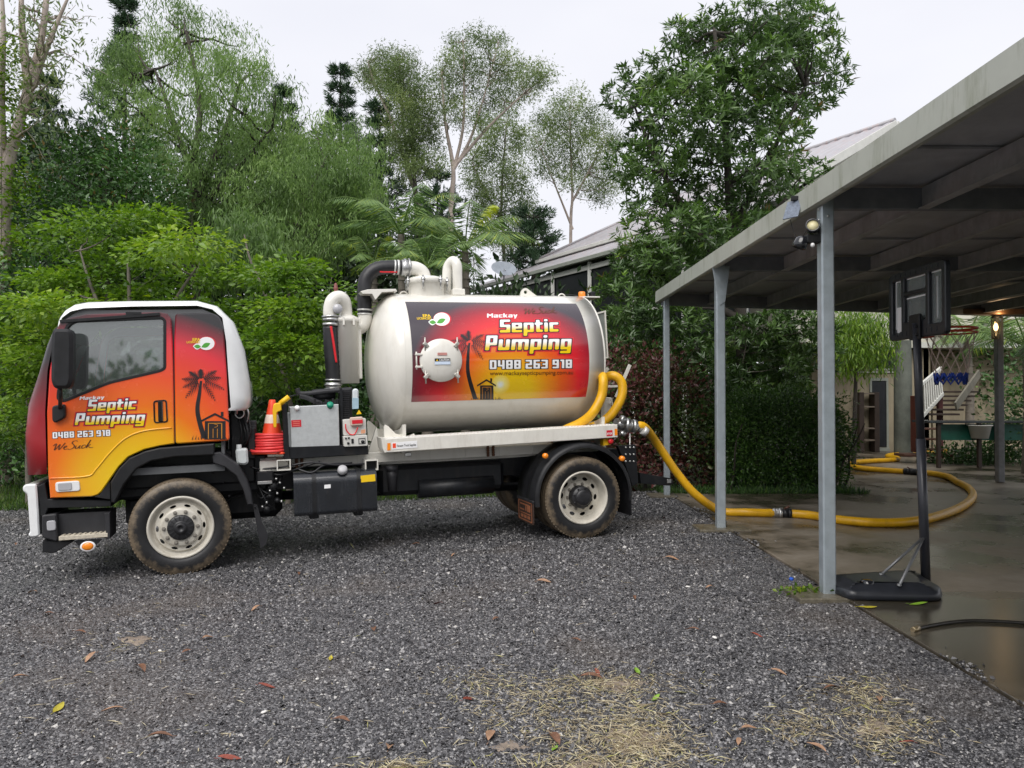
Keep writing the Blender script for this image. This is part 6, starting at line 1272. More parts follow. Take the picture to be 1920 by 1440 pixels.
b = MB(); b.bar(r3(s_lo), r3(s_hi), 0.05, 0.22); b.build('stringer', mat('weathered stringer', (0.15, 0.14, 0.11), 0.7, var=0.25), stw)
for i in range(6):
    t = i/5; a_ = p_lo*(1-t)+p_hi*t+np.array([0.35, 0.8, 0.05]); b = MB(); b.box(a_[0]-OS[0]-0.1, a_[0]-OS[0]+1.0, a_[1]-OS[1]-0.14, a_[1]-OS[1]+0.14, a_[2]-0.025, a_[2]+0.025, 0.004); b.build('tread', TIMD, stw)
b = MB(); pz = atY(1762, 720, 20.0); b.box(pz[0]-OS[0]-0.06, pz[0]-OS[0]+0.06, 0.95, 1.07, 0, pz[2]+0.25, 0.01); b.build('newel_post', mat('maroon post', (0.07, 0.02, 0.02), 0.6), stw)
# bench with green sheet, red cabinet
tb0, tb1 = atY(1735, 790, 17.5), atY(1880, 790, 17.5); tz = tb0[2]
tbn = empty('work_bench', (tb0[0], 17.5, 0)); tag(tbn, 'long dark work bench hung with green sheet near the stairs', 'bench'); Lb = tb1[0]-tb0[0]+0.6
b = MB(); b.box(-0.1, Lb, -0.35, 0.4, tz-0.03, tz+0.02, 0.006); b.build('bench_top', mat('bench top', (0.05, 0.055, 0.06), 0.12, var=0.2), tbn)
for x in (0.15, Lb*0.45, Lb*0.62, Lb-0.1): b = MB(); b.box(x-0.04, x+0.04, -0.3, -0.22, 0, tz-0.03, 0.006); b.build('leg', TIMD, tbn)
b = MB(); b.box(0.25, Lb-0.1, -0.18, -0.16, tz-0.42, tz-0.06); b.build('green_sheet', mat('green sheet', (0.005, 0.085, 0.055), 0.5, var=0.2), tbn)
tub = MB(); tub.lathe([(0, tz-0.37), (0.17, tz-0.37), (0.23, tz-0.10), (0.26, tz-0.09), (0.26, tz-0.07), (0.0, tz-0.08)], (1.05, -0.32, 0), 2, 20); tub.build('basin', TRIM, tbn)
cb_ = atY(1716, 800, 18.6); cbn = empty('cabinet', (cb_[0], 18.6, 0)); tag(cbn, 'dark red timber cabinet of shelves standing by the foot of the stairs', 'cabinet')
b = MB(); b.box(-0.04, 0.04, -0.15, 0.15, 0.25, 1.62, 0.01); b.build('upright', mat('red timber', (0.10, 0.025, 0.015), 0.6, var=0.3), cbn)
for z in (0.30, 0.55, 0.80): b = MB(); b.box(0.04, 0.62, -0.15, 0.15, z, z+0.04, 0.005); b.build('shelf_board', mat('red brown board', (0.09, 0.04, 0.025), 0.6), cbn)
b = MB(); b.box(-0.4, 0.9, -0.25, 0.25, 0.16, 0.22, 0.006); b.build('plinth', mat('red brown board', (0.09, 0.04, 0.025), 0.6), cbn)
# satellite dish and aerial on the verandah roof
dpt = atY(945, 503, 27.0); ds = empty('satellite_dish', tuple(dpt)); tag(ds, 'grey satellite dish above the verandah roof', 'satellite dish')
b = MB(); b.lathe([(0.0, 0.10), (0.2, 0.075), (0.36, 0.03), (0.44, 0.0), (0.45, 0.0), (0.36, 0.045), (0.2, 0.09), (0.0, 0.115)], (0, 0, 0), 1, 32); o = b.build('dish', mat('dish grey', (0.26, 0.29, 0.33), 0.4), ds); o.rotation_euler = (math.radians(-48), 0, math.radians(12))
b = MB(); b.tube([(0, 0.1, -0.9), (0, 0.1, -0.05)], 0.03, 10); b.tube([(0, 0.05, 0.0), (0.05, -0.45, -0.15)], 0.015, 6); b.build('mast', STEEL, ds)
apt = atY(888, 490, 28.5); ae = empty('tv_aerial', tuple(apt)); tag(ae, 'thin television aerial on a mast above the verandah roof', 'aerial')
b = MB(); b.tube([(0, 0, -1.6), (0, 0, 0.15)], 0.02, 8); b.build('mast', STEEL, ae)
b = MB(); b.tube([(-0.5, 0, 0.05), (0.5, 0.1, 0.12)], 0.014, 6)
for i in range(9): x = -0.45+i*0.11; b.tube([(x-0.15, -0.35, 0.05+x*0.07), (x+0.15, 0.35, 0.08+x*0.07)], 0.007, 5)
b.build('elements', STEEL, ae)

# ------------------------------------------------------------------ plants
BARK = mat('grey bark', (0.16, 0.14, 0.115), 0.85, var=0.35, scale=5, bump=0.5, bscale=25)
BARKD = mat('dark bark', (0.045, 0.038, 0.03), 0.85, var=0.35, scale=6, bump=0.5, bscale=25)
GUM = mat('smooth gum bark', (0.36, 0.30, 0.26), 0.7, var=0.25, scale=2.5, stain=(0.16, 0.12, 0.10), stain_amt=0.7, bump=0.2, bscale=12)
LM = {
 'bright': leaf_mat('bright green leaves', [(0.0, (0.033, 0.071, 0.014)), (0.35, (0.094, 0.184, 0.024)), (0.7, (0.198, 0.328, 0.041)), (1.0, (0.373, 0.471, 0.073))], 0.38, 0.35),
 'hedge': leaf_mat('hedge leaves', [(0.0, (0.021, 0.052, 0.014)), (0.5, (0.057, 0.127, 0.025)), (0.85, (0.115, 0.218, 0.040)), (1.0, (0.230, 0.322, 0.069))], 0.3, 0.2),
 'weep': leaf_mat('olive drooping leaves', [(0.0, (0.057, 0.109, 0.031)), (0.5, (0.143, 0.239, 0.064)), (0.85, (0.228, 0.349, 0.092)), (1.0, (0.307, 0.401, 0.122))], 0.5, 0.38),
 'gum': leaf_mat('grey green gum leaves', [(0.0, (0.060, 0.093, 0.034)), (0.5, (0.139, 0.200, 0.068)), (0.85, (0.228, 0.292, 0.097)), (1.0, (0.300, 0.292, 0.114))], 0.5, 0.38),
 'pine': leaf_mat('dark pine needles', [(0.0, (0.017, 0.041, 0.020)), (0.6, (0.041, 0.090, 0.038)), (1.0, (0.084, 0.150, 0.058))], 0.5, 0.15),
 'shade': leaf_mat('dim understorey leaves', [(0.0, (0.012, 0.026, 0.010)), (0.6, (0.028, 0.058, 0.018)), (1.0, (0.060, 0.105, 0.030))], 0.5, 0.12),  # leaf colour darkened to stand for the shade between the trees
 'dark': leaf_mat('dark green leaves', [(0.0, (0.016, 0.041, 0.012)), (0.5, (0.047, 0.113, 0.025)), (0.85, (0.086, 0.187, 0.040)), (1.0, (0.172, 0.281, 0.055))], 0.35, 0.2),
 'big': leaf_mat('glossy long leaves', [(0.0, (0.024, 0.051, 0.015)), (0.45, (0.064, 0.123, 0.031)), (0.8, (0.116, 0.204, 0.046)), (0.96, (0.209, 0.297, 0.055)), (1.0, (0.308, 0.242, 0.055))], 0.32, 0.25),
 'rust': leaf_mat('bronze new leaves', [(0.0, (0.05, 0.06, 0.02)), (0.5, (0.14, 0.105, 0.035)), (1.0, (0.24, 0.16, 0.05))], 0.45, 0.3),
 'croton': leaf_mat('purple and green leaves', [(0.0, (0.045, 0.018, 0.018)), (0.35, (0.13, 0.040, 0.038)), (0.55, (0.045, 0.075, 0.020)), (0.85, (0.09, 0.15, 0.035)), (1.0, (0.26, 0.09, 0.06))], 0.35, 0.2),
 'palm': leaf_mat('palm leaflets', [(0.0, (0.063, 0.121, 0.039)), (0.5, (0.144, 0.241, 0.072)), (0.9, (0.241, 0.356, 0.099)), (1.0, (0.414, 0.483, 0.055))], 0.35, 0.3),
 'vine': leaf_mat('lime climbing leaves', [(0.0, (0.045, 0.10, 0.012)), (0.5, (0.12, 0.22, 0.02)), (1.0, (0.28, 0.36, 0.035))], 0.4, 0.35),
 'grass': leaf_mat('grass blades', [(0.0, (0.03, 0.07, 0.012)), (0.6, (0.07, 0.15, 0.02)), (1.0, (0.15, 0.22, 0.03))], 0.5, 0.3),
 'straw': leaf_mat('straw', [(0.0, (0.28, 0.22, 0.14)), (0.5, (0.50, 0.43, 0.28)), (0.85, (0.64, 0.58, 0.41)), (1.0, (0.45, 0.44, 0.12))], 0.6, 0.2),
}
def unit(a): return a/(np.linalg.norm(a, axis=-1, keepdims=True)+1e-9)
def leaf_arrays(C, A, N, L, Wd, fold=0.18):
    A = unit(A); S = unit(np.cross(A, N)); N2 = np.cross(S, A); L = L[:, None]; W = Wd[:, None]
    mid = C+A*L*0.42
    V = np.stack([C, mid+S*W*0.5+N2*W*fold, C+A*L-N2*L*0.06, mid-S*W*0.5+N2*W*fold], 1)
    n = len(C); i = 4*np.arange(n)[:, None]
    F = np.concatenate([i+np.array([0, 1, 2]), i+np.array([0, 2, 3])], 1).reshape(-1, 3)
    return V.reshape(-1, 3), F
def in_poly(P, poly):
    x, y = P[:, 0], P[:, 1]; ins = np.zeros(len(P), bool); n = len(poly); j = n-1
    for i in range(n):
        xi, yi = poly[i]; xj, yj = poly[j]; c = ((yi > y) != (yj > y)) & (x < (xj-xi)*(y-yi)/(yj-yi+1e-12)+xi); ins ^= c; j = i
    return ins
def sample_poly(poly, n):
    P = np.array(poly, float); lo, hi = P.min(0), P.max(0); out = []
    while len(out) < n:
        q = lo+(hi-lo)*rng.random((n*4, 2)); out += list(q[in_poly(q, poly)])
    return np.array(out[:n])
def clumps(poly, D, n, thick):
    """clump centres spread through the crown's volume"""
    q = sample_poly(poly, n*10)
    keep = [0]                                  # spread them out
    for i in range(1, len(q)):
        if len(keep) >= n: break
        d = np.min(np.linalg.norm(q[keep]-q[i], axis=1))
        if d > 0.72*math.sqrt((np.ptp(q[:, 0])*np.ptp(q[:, 1]))/n): keep.append(i)
    q = q[keep]
    return np.array([atY(x, y, D+(rng.random()-0.5)*thick) for x, y in q])
def spread(C, R, k, flat=0.7, shell=0.5):
    global CT
    n = len(C); CT = np.repeat(rng.random(n), k); d = unit(rng.standard_normal((n, k, 3))); r = (shell+(1-shell)*rng.random((n, k, 1)))**0.6
    p = d*r*np.asarray(R).reshape(-1, 1, 1); p[..., 2] *= flat; P = (C[:, None]+p).reshape(-1, 3); return P, d.reshape(-1, 3)
CT = None
def sprays(P, Dv, kind, k, size, ct=None):
    """k leaves about each spray point, in the habit of the species"""
    n = len(P); P = np.repeat(P, k, 0); Dv = np.repeat(Dv, k, 0); m = n*k; rr = rng.random(m); j = rng.standard_normal((m, 3))
    up = np.array([0, 0, 1.0]); tone = np.repeat(0.25*rng.random(n)+0.75*(ct if ct is not None else rng.random(n)), k)
    if kind == 'broad':
        C = P+j*np.array([1.5, 1.5, 0.45])*size; A = Dv*0.5+j*np.array([1, 1, 0.35])+np.array([0, 0, -0.15]); N = up+0.45*rng.standard_normal((m, 3)); L = size*(0.5+0.95*rr); W = L*0.6
    elif kind == 'droop':
        C = P+j*np.array([1.1, 1.1, 1.0])*size; A = np.array([0, 0, -1.0])+0.42*rng.standard_normal((m, 3)); N = rng.standard_normal((m, 3)); L = size*(0.5+1.0*rr); W = L*0.19
    elif kind == 'gum':
        C = P+j*size*1.3; A = np.array([0, 0, -0.55])+0.75*rng.standard_normal((m, 3)); N = rng.standard_normal((m, 3)); L = size*(0.5+0.95*rr); W = L*0.24
    elif kind == 'rosette':
        C = P+j*size*0.10; ax = unit(Dv*0.8+np.array([0, 0, 0.7])); ax_r = rng.standard_normal((m, 3)); rad = unit(ax_r-ax*np.sum(ax_r*ax, 1, keepdims=True)); A = ax*(0.05+1.1*rng.random((m, 1)))+rad+0.25*rng.standard_normal((m, 3)); N = ax+0.2*j; L = size*(0.45+0.85*rr); W = L*0.25
        C = C+rad*size*0.06
    elif kind == 'needle':
        C = P+j*size*0.25; A = Dv+0.75*rng.standard_normal((m, 3))+np.array([0, 0, 0.25]); N = rng.standard_normal((m, 3)); L = size*(0.6+0.7*rr); W = L*0.16
    else:  # dense
        C = P+j*size*1.3; A = Dv*0.6+j+np.array([0, 0, 0.2]); N = Dv+up*0.6+0.5*rng.standard_normal((m, 3)); L = size*(0.5+0.95*rr); W = L*0.5
    V, F = leaf_arrays(C, A, N, L, W); tone = np.clip(0.70*tone+0.30*rng.random(m)+0.0, 0, 1)
    return V, F, np.repeat(tone, 4)
def crown(name, parts, m, parent):
    Vs, Fs, Ts, o = [], [], [], 0
    for V, F, t in parts: Vs.append(V); Fs.append(F+o); Ts.append(t); o += len(V)
    me = fast_mesh(name, np.concatenate(Vs), np.concatenate(Fs), np.concatenate(Ts), m); return link(bpy.data.objects.new(name, me), parent)
def limb(mb, p, q, r0, r1, sag=0.0, segs=6, jit=0.06):
    p, q = np.array(p, float), np.array(q, float); L = np.linalg.norm(q-p); pts = []
    for t in (0, 0.25, 0.5, 0.75, 1.0): pts.append(p+(q-p)*t+np.array([0, 0, sag*L*math.sin(math.pi*t)])+(rng.standard_normal(3)*jit*L*math.sin(math.pi*t)*0.5))
    P = smooth_path(pts, 2); mb.tube(P, list(np.linspace(r0, r1, len(P))), segs, caps=False)
    return P
def tree(name, label, poly, D, thick, n, R, k, leaf, kind, size, kl, trunk, tr=0.15, bark=BARK, flat=0.75, extra=(), limbs=True, shell=0.5, cat='tree', group=None, twigs=0):
    """trunk: list of polylines (px, py[, Y]) ; crown grown through the outline's volume"""
    tps = [[atY(p[0], p[1], p[2] if len(p) > 2 else D) for p in t] for t in trunk]
    base = tps[0][0].copy(); gzz = gz(base[0]); base[2] = gzz
    root = empty(name, tuple(base)); tag(root, label, cat, group)
    mb = MB(); allp = []
    for i, t in enumerate(tps):
        if i == 0: t = [base-np.array([0, 0, 0.1])]+t[1:] if abs(t[0][2]-gzz) < 1.0 else [base-np.array([0, 0, 0.1])]+t
        P = smooth_path(t, 5); r0 = tr*(1 if i == 0 else 0.55); mb.tube(P, list(np.linspace(r0, r0*0.22, len(P))), 9, caps=False); allp += P
    C = clumps(poly, D, n, thick); allp = np.array(allp)
    if limbs:
        for c in C:
            d = np.linalg.norm(allp-c, axis=1)+np.where(allp[:, 2] > c[2]-0.1, 3.0, 0)*1.0; p = allp[np.argmin(d)]
            limb(mb, p, c, tr*0.20, tr*0.06, sag=-0.05)
            for _ in range(twigs): limb(mb, p*0.35+c*0.65, c+rng.standard_normal(3)*np.mean(R)*0.6, tr*0.06, tr*0.02, segs=4)
    mb.v = [tuple(np.array(v)-base) for v in mb.v]; mb.build('trunk', bark, root)
    Rr = R[0]+(R[1]-R[0])*rng.random(len(C)); P, dv = spread(C-base, Rr, k, flat, shell)
    pr_ = [sprays(P, dv, kind, kl, size, CT)]
    crown('crown', pr_, LM[leaf], root)
    for (lf, frac) in extra:
        sel = rng.random(len(P)) < frac; sel &= dv[:, 2] > 0.1
        if sel.sum() > 3: crown('new_and_highlight_leaves', [sprays(P[sel]+dv[sel]*size*0.6, dv[sel], kind, max(2, kl//2), size)], LM[lf], root)  # new growth, and on the bright small trees highlights painted as paler leaves
    return root
# left gum with climbers
tree('gum_tree', 'tall smooth-barked gum at the left edge with pale forked limbs', [(30, 30), (60, 10), (120, 20), (135, 90), (100, 190), (60, 240), (40, 150)], 17, 2.0, 26, (0.35, 0.7), 12, 'gum', 'gum', 0.15, 5, [[(6, 905), (4, 700), (6, 500), (10, 340), (28, 260), (55, 160), (80, 60), (92, -60)], [(10, 345), (40, 215), (72, 130), (100, 60), (130, -10)], [(8, 350), (2, 200), (6, 60), (2, -40)], [(55, 160), (45, 90), (40, 10), (46, -50)]], 0.21, GUM, twigs=2)
tree('climbing_vine', 'lime green climber clothing the gum trunk at the left edge', [(-40, 90), (25, 80), (38, 180), (28, 300), (50, 330), (52, 470), (25, 520), (-30, 500)], 16.7, 0.8, 34, (0.25, 0.4), 14, 'vine', 'broad', 0.10, 6, [[(0, 905), (2, 500), (4, 100)]], 0.02, BARK, cat='climber')
# bright layered small trees in front
tree('small_tree', 'bright green layered small tree behind the cab', [(60, 640), (70, 520), (140, 420), (180, 385), (270, 400), (350, 440), (400, 530), (420, 640), (280, 690), (120, 680)], 13.4, 3.2, 24, (0.34, 0.74), 80, 'bright', 'broad', 0.10, 8, [[(250, 905), (255, 760), (245, 600), (240, 480)], [(252, 700), (180, 560), (150, 470)], [(252, 700), (330, 560), (370, 500)]], 0.09, BARK, flat=0.40, twigs=1, shell=0.6, extra=(('vine', 0.14),))  # lime leaves on the clump tops are painted highlights
tree('small_tree', 'bright green low tree left of the cab, against the gum trunk', [(15, 800), (10, 650), (30, 560), (80, 600), (100, 700), (90, 830), (40, 860)], 13.8, 2.2, 15, (0.32, 0.58), 65, 'bright', 'broad', 0.095, 8, [[(55, 905), (52, 780), (58, 650)]], 0.06, BARK, flat=0.4, shell=0.6)
tree('small_tree', 'bright green small tree between cab and tank with bare mossy limbs', [(450, 620), (470, 520), (520, 490), (560, 500), (620, 540), (650, 580), (640, 640), (600, 700), (520, 740), (460, 720)], 12.9, 2.8, 19, (0.28, 0.62), 72, 'bright', 'broad', 0.095, 8, [[(540, 900), (545, 760), (512, 640), (500, 560), (470, 490), (458, 440)], [(520, 660), (530, 600), (560, 540), (566, 490)], [(530, 700), (575, 610), (612, 560), (622, 520)]], 0.05, BARK, flat=0.40, twigs=3, shell=0.6, extra=(('vine', 0.12),))  # lime extra again: highlights put into the leaf colour
tree('bamboo_clump', 'pale fine-leaved bamboo arching behind the bright small trees', [(400, 440), (430, 410), (520, 420), (500, 480), (430, 540), (390, 500)], 15.5, 1.5, 40, (0.3, 0.5), 18, 'weep', 'droop', 0.15, 9, [[(450, 880), (445, 600), (440, 430)]], 0.03, BARK)
# mid trees
tree('rain_tree', 'dark green rounded tree with bronze new growth behind the bright tree', [(70, 440), (75, 350), (130, 290), (190, 255), (250, 270), (300, 330), (320, 420), (280, 470), (120, 480)], 18.5, 3.0, 36, (0.5, 0.85), 50, 'dark', 'dense', 0.11, 8, [[(200, 880), (205, 600), (200, 400), (200, 300)]], 0.16, BARKD, extra=(('rust', 0.16),))
tree('weeping_tree', 'large olive weeping tree left of centre with drooping leaf curtains', [(185, 140), (200, 110), (300, 30), (350, 15), (400, 60), (470, 85), (520, 170), (540, 260), (560, 330), (500, 400), (420, 420), (330, 400), (290, 320), (260, 210), (190, 190)], 21, 5.0, 60, (0.36, 0.76), 66, 'weep', 'droop', 0.125, 12, [[(368, 900), (372, 600), (365, 420), (360, 330), (375, 200), (350, 60)], [(363, 340), (330, 240), (290, 130)], [(366, 380), (420, 250), (450, 150)], [(366, 400), (440, 320), (510, 240)]], 0.20, BARKD, flat=1.0, twigs=1)
tree('weeping_tree', 'smaller olive weeping tree just right of the large weeping tree', [(560, 270), (600, 230), (680, 240), (695, 330), (690, 430), (620, 480), (540, 490), (500, 430), (540, 350)], 20, 4.0, 42, (0.34, 0.66), 62, 'weep', 'droop', 0.12, 12, [[(560, 890), (545, 560), (560, 420), (610, 300)], [(552, 470), (640, 380), (670, 300)]], 0.14, BARKD, flat=1.0, twigs=1)
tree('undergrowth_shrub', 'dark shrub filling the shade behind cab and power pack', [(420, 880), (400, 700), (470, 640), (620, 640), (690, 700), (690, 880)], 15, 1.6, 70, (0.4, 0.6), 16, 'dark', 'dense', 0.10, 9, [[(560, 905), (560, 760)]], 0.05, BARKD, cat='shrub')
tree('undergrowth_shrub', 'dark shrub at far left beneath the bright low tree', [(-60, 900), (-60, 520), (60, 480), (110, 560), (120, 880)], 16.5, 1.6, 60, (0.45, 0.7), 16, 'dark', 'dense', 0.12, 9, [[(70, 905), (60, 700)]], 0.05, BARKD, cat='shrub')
# pines
def pine(label, x, ytop, ybot, D, wtop, wbot, n):
    top = atY(x, ytop, D); bot = atY(x, ybot, D); base = np.array([top[0], D, gz(top[0])]); root = empty('hoop_pine', tuple(base)); tag(root, label, 'pine tree', 'hoop pines')
    mb = MB(); H_ = top[2]-base[2]; mb.tube([(0, 0, -0.1), (0.03, 0, H_*0.5), (0, 0, H_)], [0.22, 0.14, 0.02], 8, caps=False); Ps, Ds = [], []
    sc_ = D/FPX; zb = bot[2]-base[2]
    for i in range(n):
        t = ((i+rng.random()*0.5)/n)**0.9; z = H_-(H_-zb)*t; w = (wtop+(wbot-wtop)*t)*sc_*0.5*(0.45+0.75*rng.random())
        a0 = rng.random()*6.28
        for k in range(5):
            a = a0+k*1.257+rng.random()*0.5; d = np.array([math.cos(a), math.sin(a), 0]); e = np.array([0, 0, z])+d*w+np.array([0, 0, 0.18*w]); limb(mb, (0, 0, z-0.05), e, 0.035, 0.012, -0.04, 4, 0.02)
            m_ = 7
            for q in np.linspace(0.45, 1.0, m_):
                for _ in range(2): Ps.append(np.array([0, 0, z])+d*w*q+np.array([0, 0, 0.18*w*q*q])+rng.standard_normal(3)*0.10*(0.5+w*0.3)); Ds.append(unit(d+np.array([0, 0, 0.5])))
    mb.build('trunk', BARKD, root); crown('crown', [sprays(np.array(Ps), np.array(Ds), 'needle', 12, 0.24)], LM['pine'], root)
pine('tallest hoop pine, top cut by the photo edge above the weeping tree', 235, 2, 330, 31, 30, 190, 13)
pine('slim hoop pine with open tiers rising right of the weeping trees', 638, 122, 420, 33, 26, 160, 11)
pine('dark hoop pine between the slim pine and the gums', 712, 190, 500, 30, 34, 150, 11)
pine('thin hoop pine behind the left gum', 88, 150, 420, 30, 26, 120, 10)
pine('low hoop pine right of the weeping tree crown', 530, 165, 420, 32, 26, 130, 9)
# gums of the middle
tree('gum_tree', 'thin leaning gum with sparse crown, leftmost of the middle gums', [(675, 130), (720, 100), (760, 95), (775, 130), (740, 160), (700, 165)], 27, 2.5, 20, (0.24, 0.44), 40, 'gum', 'gum', 0.105, 11, [[(795, 880), (790, 440), (765, 320), (735, 230), (700, 150), (690, 115)], [(770, 340), (755, 220), (748, 110)]], 0.11, GUM, twigs=2)
tree('paperbark_tree', 'dense olive upright tree hugging the leftmost middle gum', [(738, 170), (770, 145), (800, 170), (812, 240), (815, 310), (780, 340), (745, 300), (735, 230)], 26, 2.2, 30, (0.30, 0.52), 46, 'gum', 'gum', 0.105, 15, [[(785, 880), (782, 440), (775, 300), (768, 170)]], 0.12, BARKD, twigs=1)
tree('gum_tree', 'tall open gum forking into a wide crown above the tank', [(815, 130), (850, 75), (890, 62), (940, 62), (955, 110), (1000, 115), (1040, 140), (1000, 175), (950, 190), (900, 230), (850, 225), (820, 180)], 26, 3.0, 48, (0.22, 0.46), 40, 'gum', 'gum', 0.105, 11, [[(842, 880), (845, 420), (850, 320), (835, 230), (828, 130)], [(850, 320), (868, 240), (870, 150), (868, 75)], [(850, 318), (880, 265), (905, 190), (935, 80)], [(852, 312), (905, 250), (950, 205), (1030, 135)]], 0.12, GUM, twigs=2)
tree('paperbark_tree', 'olive brown upright tree behind the breather pipe, right of the forked gum', [(905, 220), (950, 200), (975, 230), (985, 330), (1005, 420), (1000, 480), (930, 470), (880, 400), (865, 340), (890, 280)], 34, 2.4, 40, (0.38, 0.66), 48, 'gum', 'gum', 0.135, 14, [[(948, 880), (945, 480), (940, 380), (950, 230)], [(944, 420), (900, 340), (885, 300)]], 0.13, BARK, twigs=1)
tree('gum_tree', 'rounded pale gum left of the big glossy tree', [(990, 220), (1040, 190), (1080, 178), (1120, 215), (1160, 260), (1160, 330), (1130, 380), (1060, 340), (1010, 320), (990, 270)], 36, 3.0, 46, (0.36, 0.68), 44, 'gum', 'gum', 0.135, 12, [[(1072, 880), (1070, 450), (1073, 370), (1070, 280), (1068, 200)], [(1074, 430), (1040, 345), (1015, 280)], [(1072, 380), (1110, 310), (1135, 260)]], 0.11, GUM, twigs=2)
pine('low dark pine between the forked gum and the roof', 1000, 400, 520, 31, 60, 120, 7)
pine('low dark pine behind the palms', 820, 330, 500, 34, 60, 150, 8)
# the big glossy tree over the carport
tree('mango_tree', 'big dark tree with long glossy leaf whorls above the carport', [(1140, 160), (1190, 135), (1235, 160), (1275, 60), (1330, 20), (1400, 40), (1440, 25), (1490, 20), (1555, 75), (1570, 140), (1530, 190), (1480, 260), (1480, 320), (1530, 330), (1480, 400), (1400, 440), (1340, 500), (1260, 560), (1160, 560), (1170, 490), (1215, 420), (1190, 330), (1160, 290), (1200, 230)], 15.6, 2.8, 104, (0.36, 0.60), 40, 'big', 'rosette', 0.175, 11, [[(1400, 880), (1395, 700), (1385, 540), (1370, 400), (1360, 250), (1340, 60)], [(1385, 560), (1300, 420), (1230, 300), (1190, 200)], [(1375, 430), (1440, 300), (1510, 160)], [(1388, 600), (1280, 540), (1180, 500)], [(1380, 460), (1460, 390), (1500, 340)]], 0.17, BARKD, shell=0.55, twigs=1, extra=(('bright', 0.10), ('rust', 0.02)))
tree('mango_tree', 'lower dark glossy tree beneath the carport edge behind the posts', [(1140, 600), (1230, 580), (1400, 600), (1540, 600), (1560, 650), (1500, 740), (1360, 760), (1240, 740), (1160, 680)], 15.2, 1.8, 50, (0.34, 0.52), 34, 'big', 'rosette', 0.16, 11, [[(1330, 900), (1330, 760), (1320, 660)], [(1392, 900), (1390, 720), (1400, 640)]], 0.07, BARK, shell=0.4)
tree('red_leaf_shrub', 'purple and green leaved shrub behind the truck tail', [(1120, 880), (1125, 720), (1160, 660), (1240, 680), (1300, 740), (1320, 890)], 13.9, 1.1, 44, (0.28, 0.45), 34, 'croton', 'dense', 0.085, 8, [[(1210, 925), (1210, 780)]], 0.04, BARKD, cat='shrub')
def boxplant(name, label, x0, x1, y0, y1, z1, nsp, leaf, size, kl, cat):
    cx, cy = (x0+x1)/2, (y0+y1)/2; root = empty(name, (cx, cy, -0.02)); tag(root, label, cat); mb = MB()
    for i in range(14): a, b_ = x0+(x1-x0)*rng.random()-cx, y0+(y1-y0)*rng.random()-cy; mb = MB(); limb(mb, (a, b_, 0), (a+rng.standard_normal()*0.25, b_+rng.standard_normal()*0.2, z1*0.7), 0.025, 0.008, segs=5); mb.build('stem', BARKD, root)
    q = rng.random((nsp, 3))*2-1; m = np.max(np.abs(q), 1, keepdims=True); rr = rng.random((nsp, 1)); q = np.where(rr < 0.7, q/(np.linalg.norm(q, ord=3.2, axis=1, keepdims=True)+1e-6)*(0.86+0.16*rng.random((nsp, 1))), q*0.9)
    wob = 1+0.06*np.sin(q[:, :1]*9+q[:, 2:]*7)+0.05*np.sin(q[:, :1]*23+q[:, 1:2]*11)+0.04*rng.standard_normal((nsp, 1)); P = q*wob*np.array([(x1-x0)/2, (y1-y0)/2, z1/2])+np.array([0, 0, z1/2]); P = P[P[:, 2] > 0.12]; dv = unit(q)[:len(P)]
    dv = unit(P-np.array([0, 0, z1/2])); crown('foliage', [sprays(P, dv, 'dense', kl, size)], LM[leaf], root)
hx0, hx1 = atY(1345, 800, 13.6)[0], atY(1592, 800, 13.6)[0]
boxplant('clipped_hedge', 'clipped dark green hedge behind the middle carport posts', hx0, hx1, 13.1, 14.9, 1.66, 4600, 'hedge', 0.055, 11, 'hedge')
# feathery and palm growth by the house
tree('feathery_shrub', 'pale green feathery tree hanging behind the post of the backboard', [(1560, 600), (1640, 590), (1665, 620), (1650, 670), (1590, 690), (1555, 660)], 17.2, 1.2, 36, (0.28, 0.42), 16, 'bright', 'droop', 0.14, 9, [[(1600, 860), (1605, 700), (1610, 630)]], 0.06, BARKD)
tree('garden_shrub', 'mixed dark shrub right of the far carport post', [(1885, 900), (1890, 700), (1940, 640), (2050, 640), (2050, 900)], 18.5, 1.8, 50, (0.4, 0.6), 14, 'dark', 'dense', 0.11, 9, [[(1960, 880), (1950, 760)]], 0.05, BARKD, cat='shrub')
tree('garden_shrub', 'low green shrub beneath the work bench by the stairs', [(1760, 885), (1755, 850), (1830, 840), (1900, 830), (1900, 890)], 18.4, 1.0, 30, (0.25, 0.4), 14, 'dark', 'dense', 0.09, 9, [[(1830, 890), (1830, 860)]], 0.04, BARKD, cat='shrub')
tree('garden_tree', 'leafy green tree behind the hoop net and stairs', [(1755, 620), (1790, 590), (1880, 590), (1960, 600), (1960, 740), (1880, 770), (1800, 760), (1770, 690)], 24, 2.0, 60, (0.5, 0.8), 16, 'dark', 'dense', 0.15, 9, [[(1850, 830), (1850, 740), (1860, 650)]], 0.12, BARKD, extra=(('bright', 0.2),))
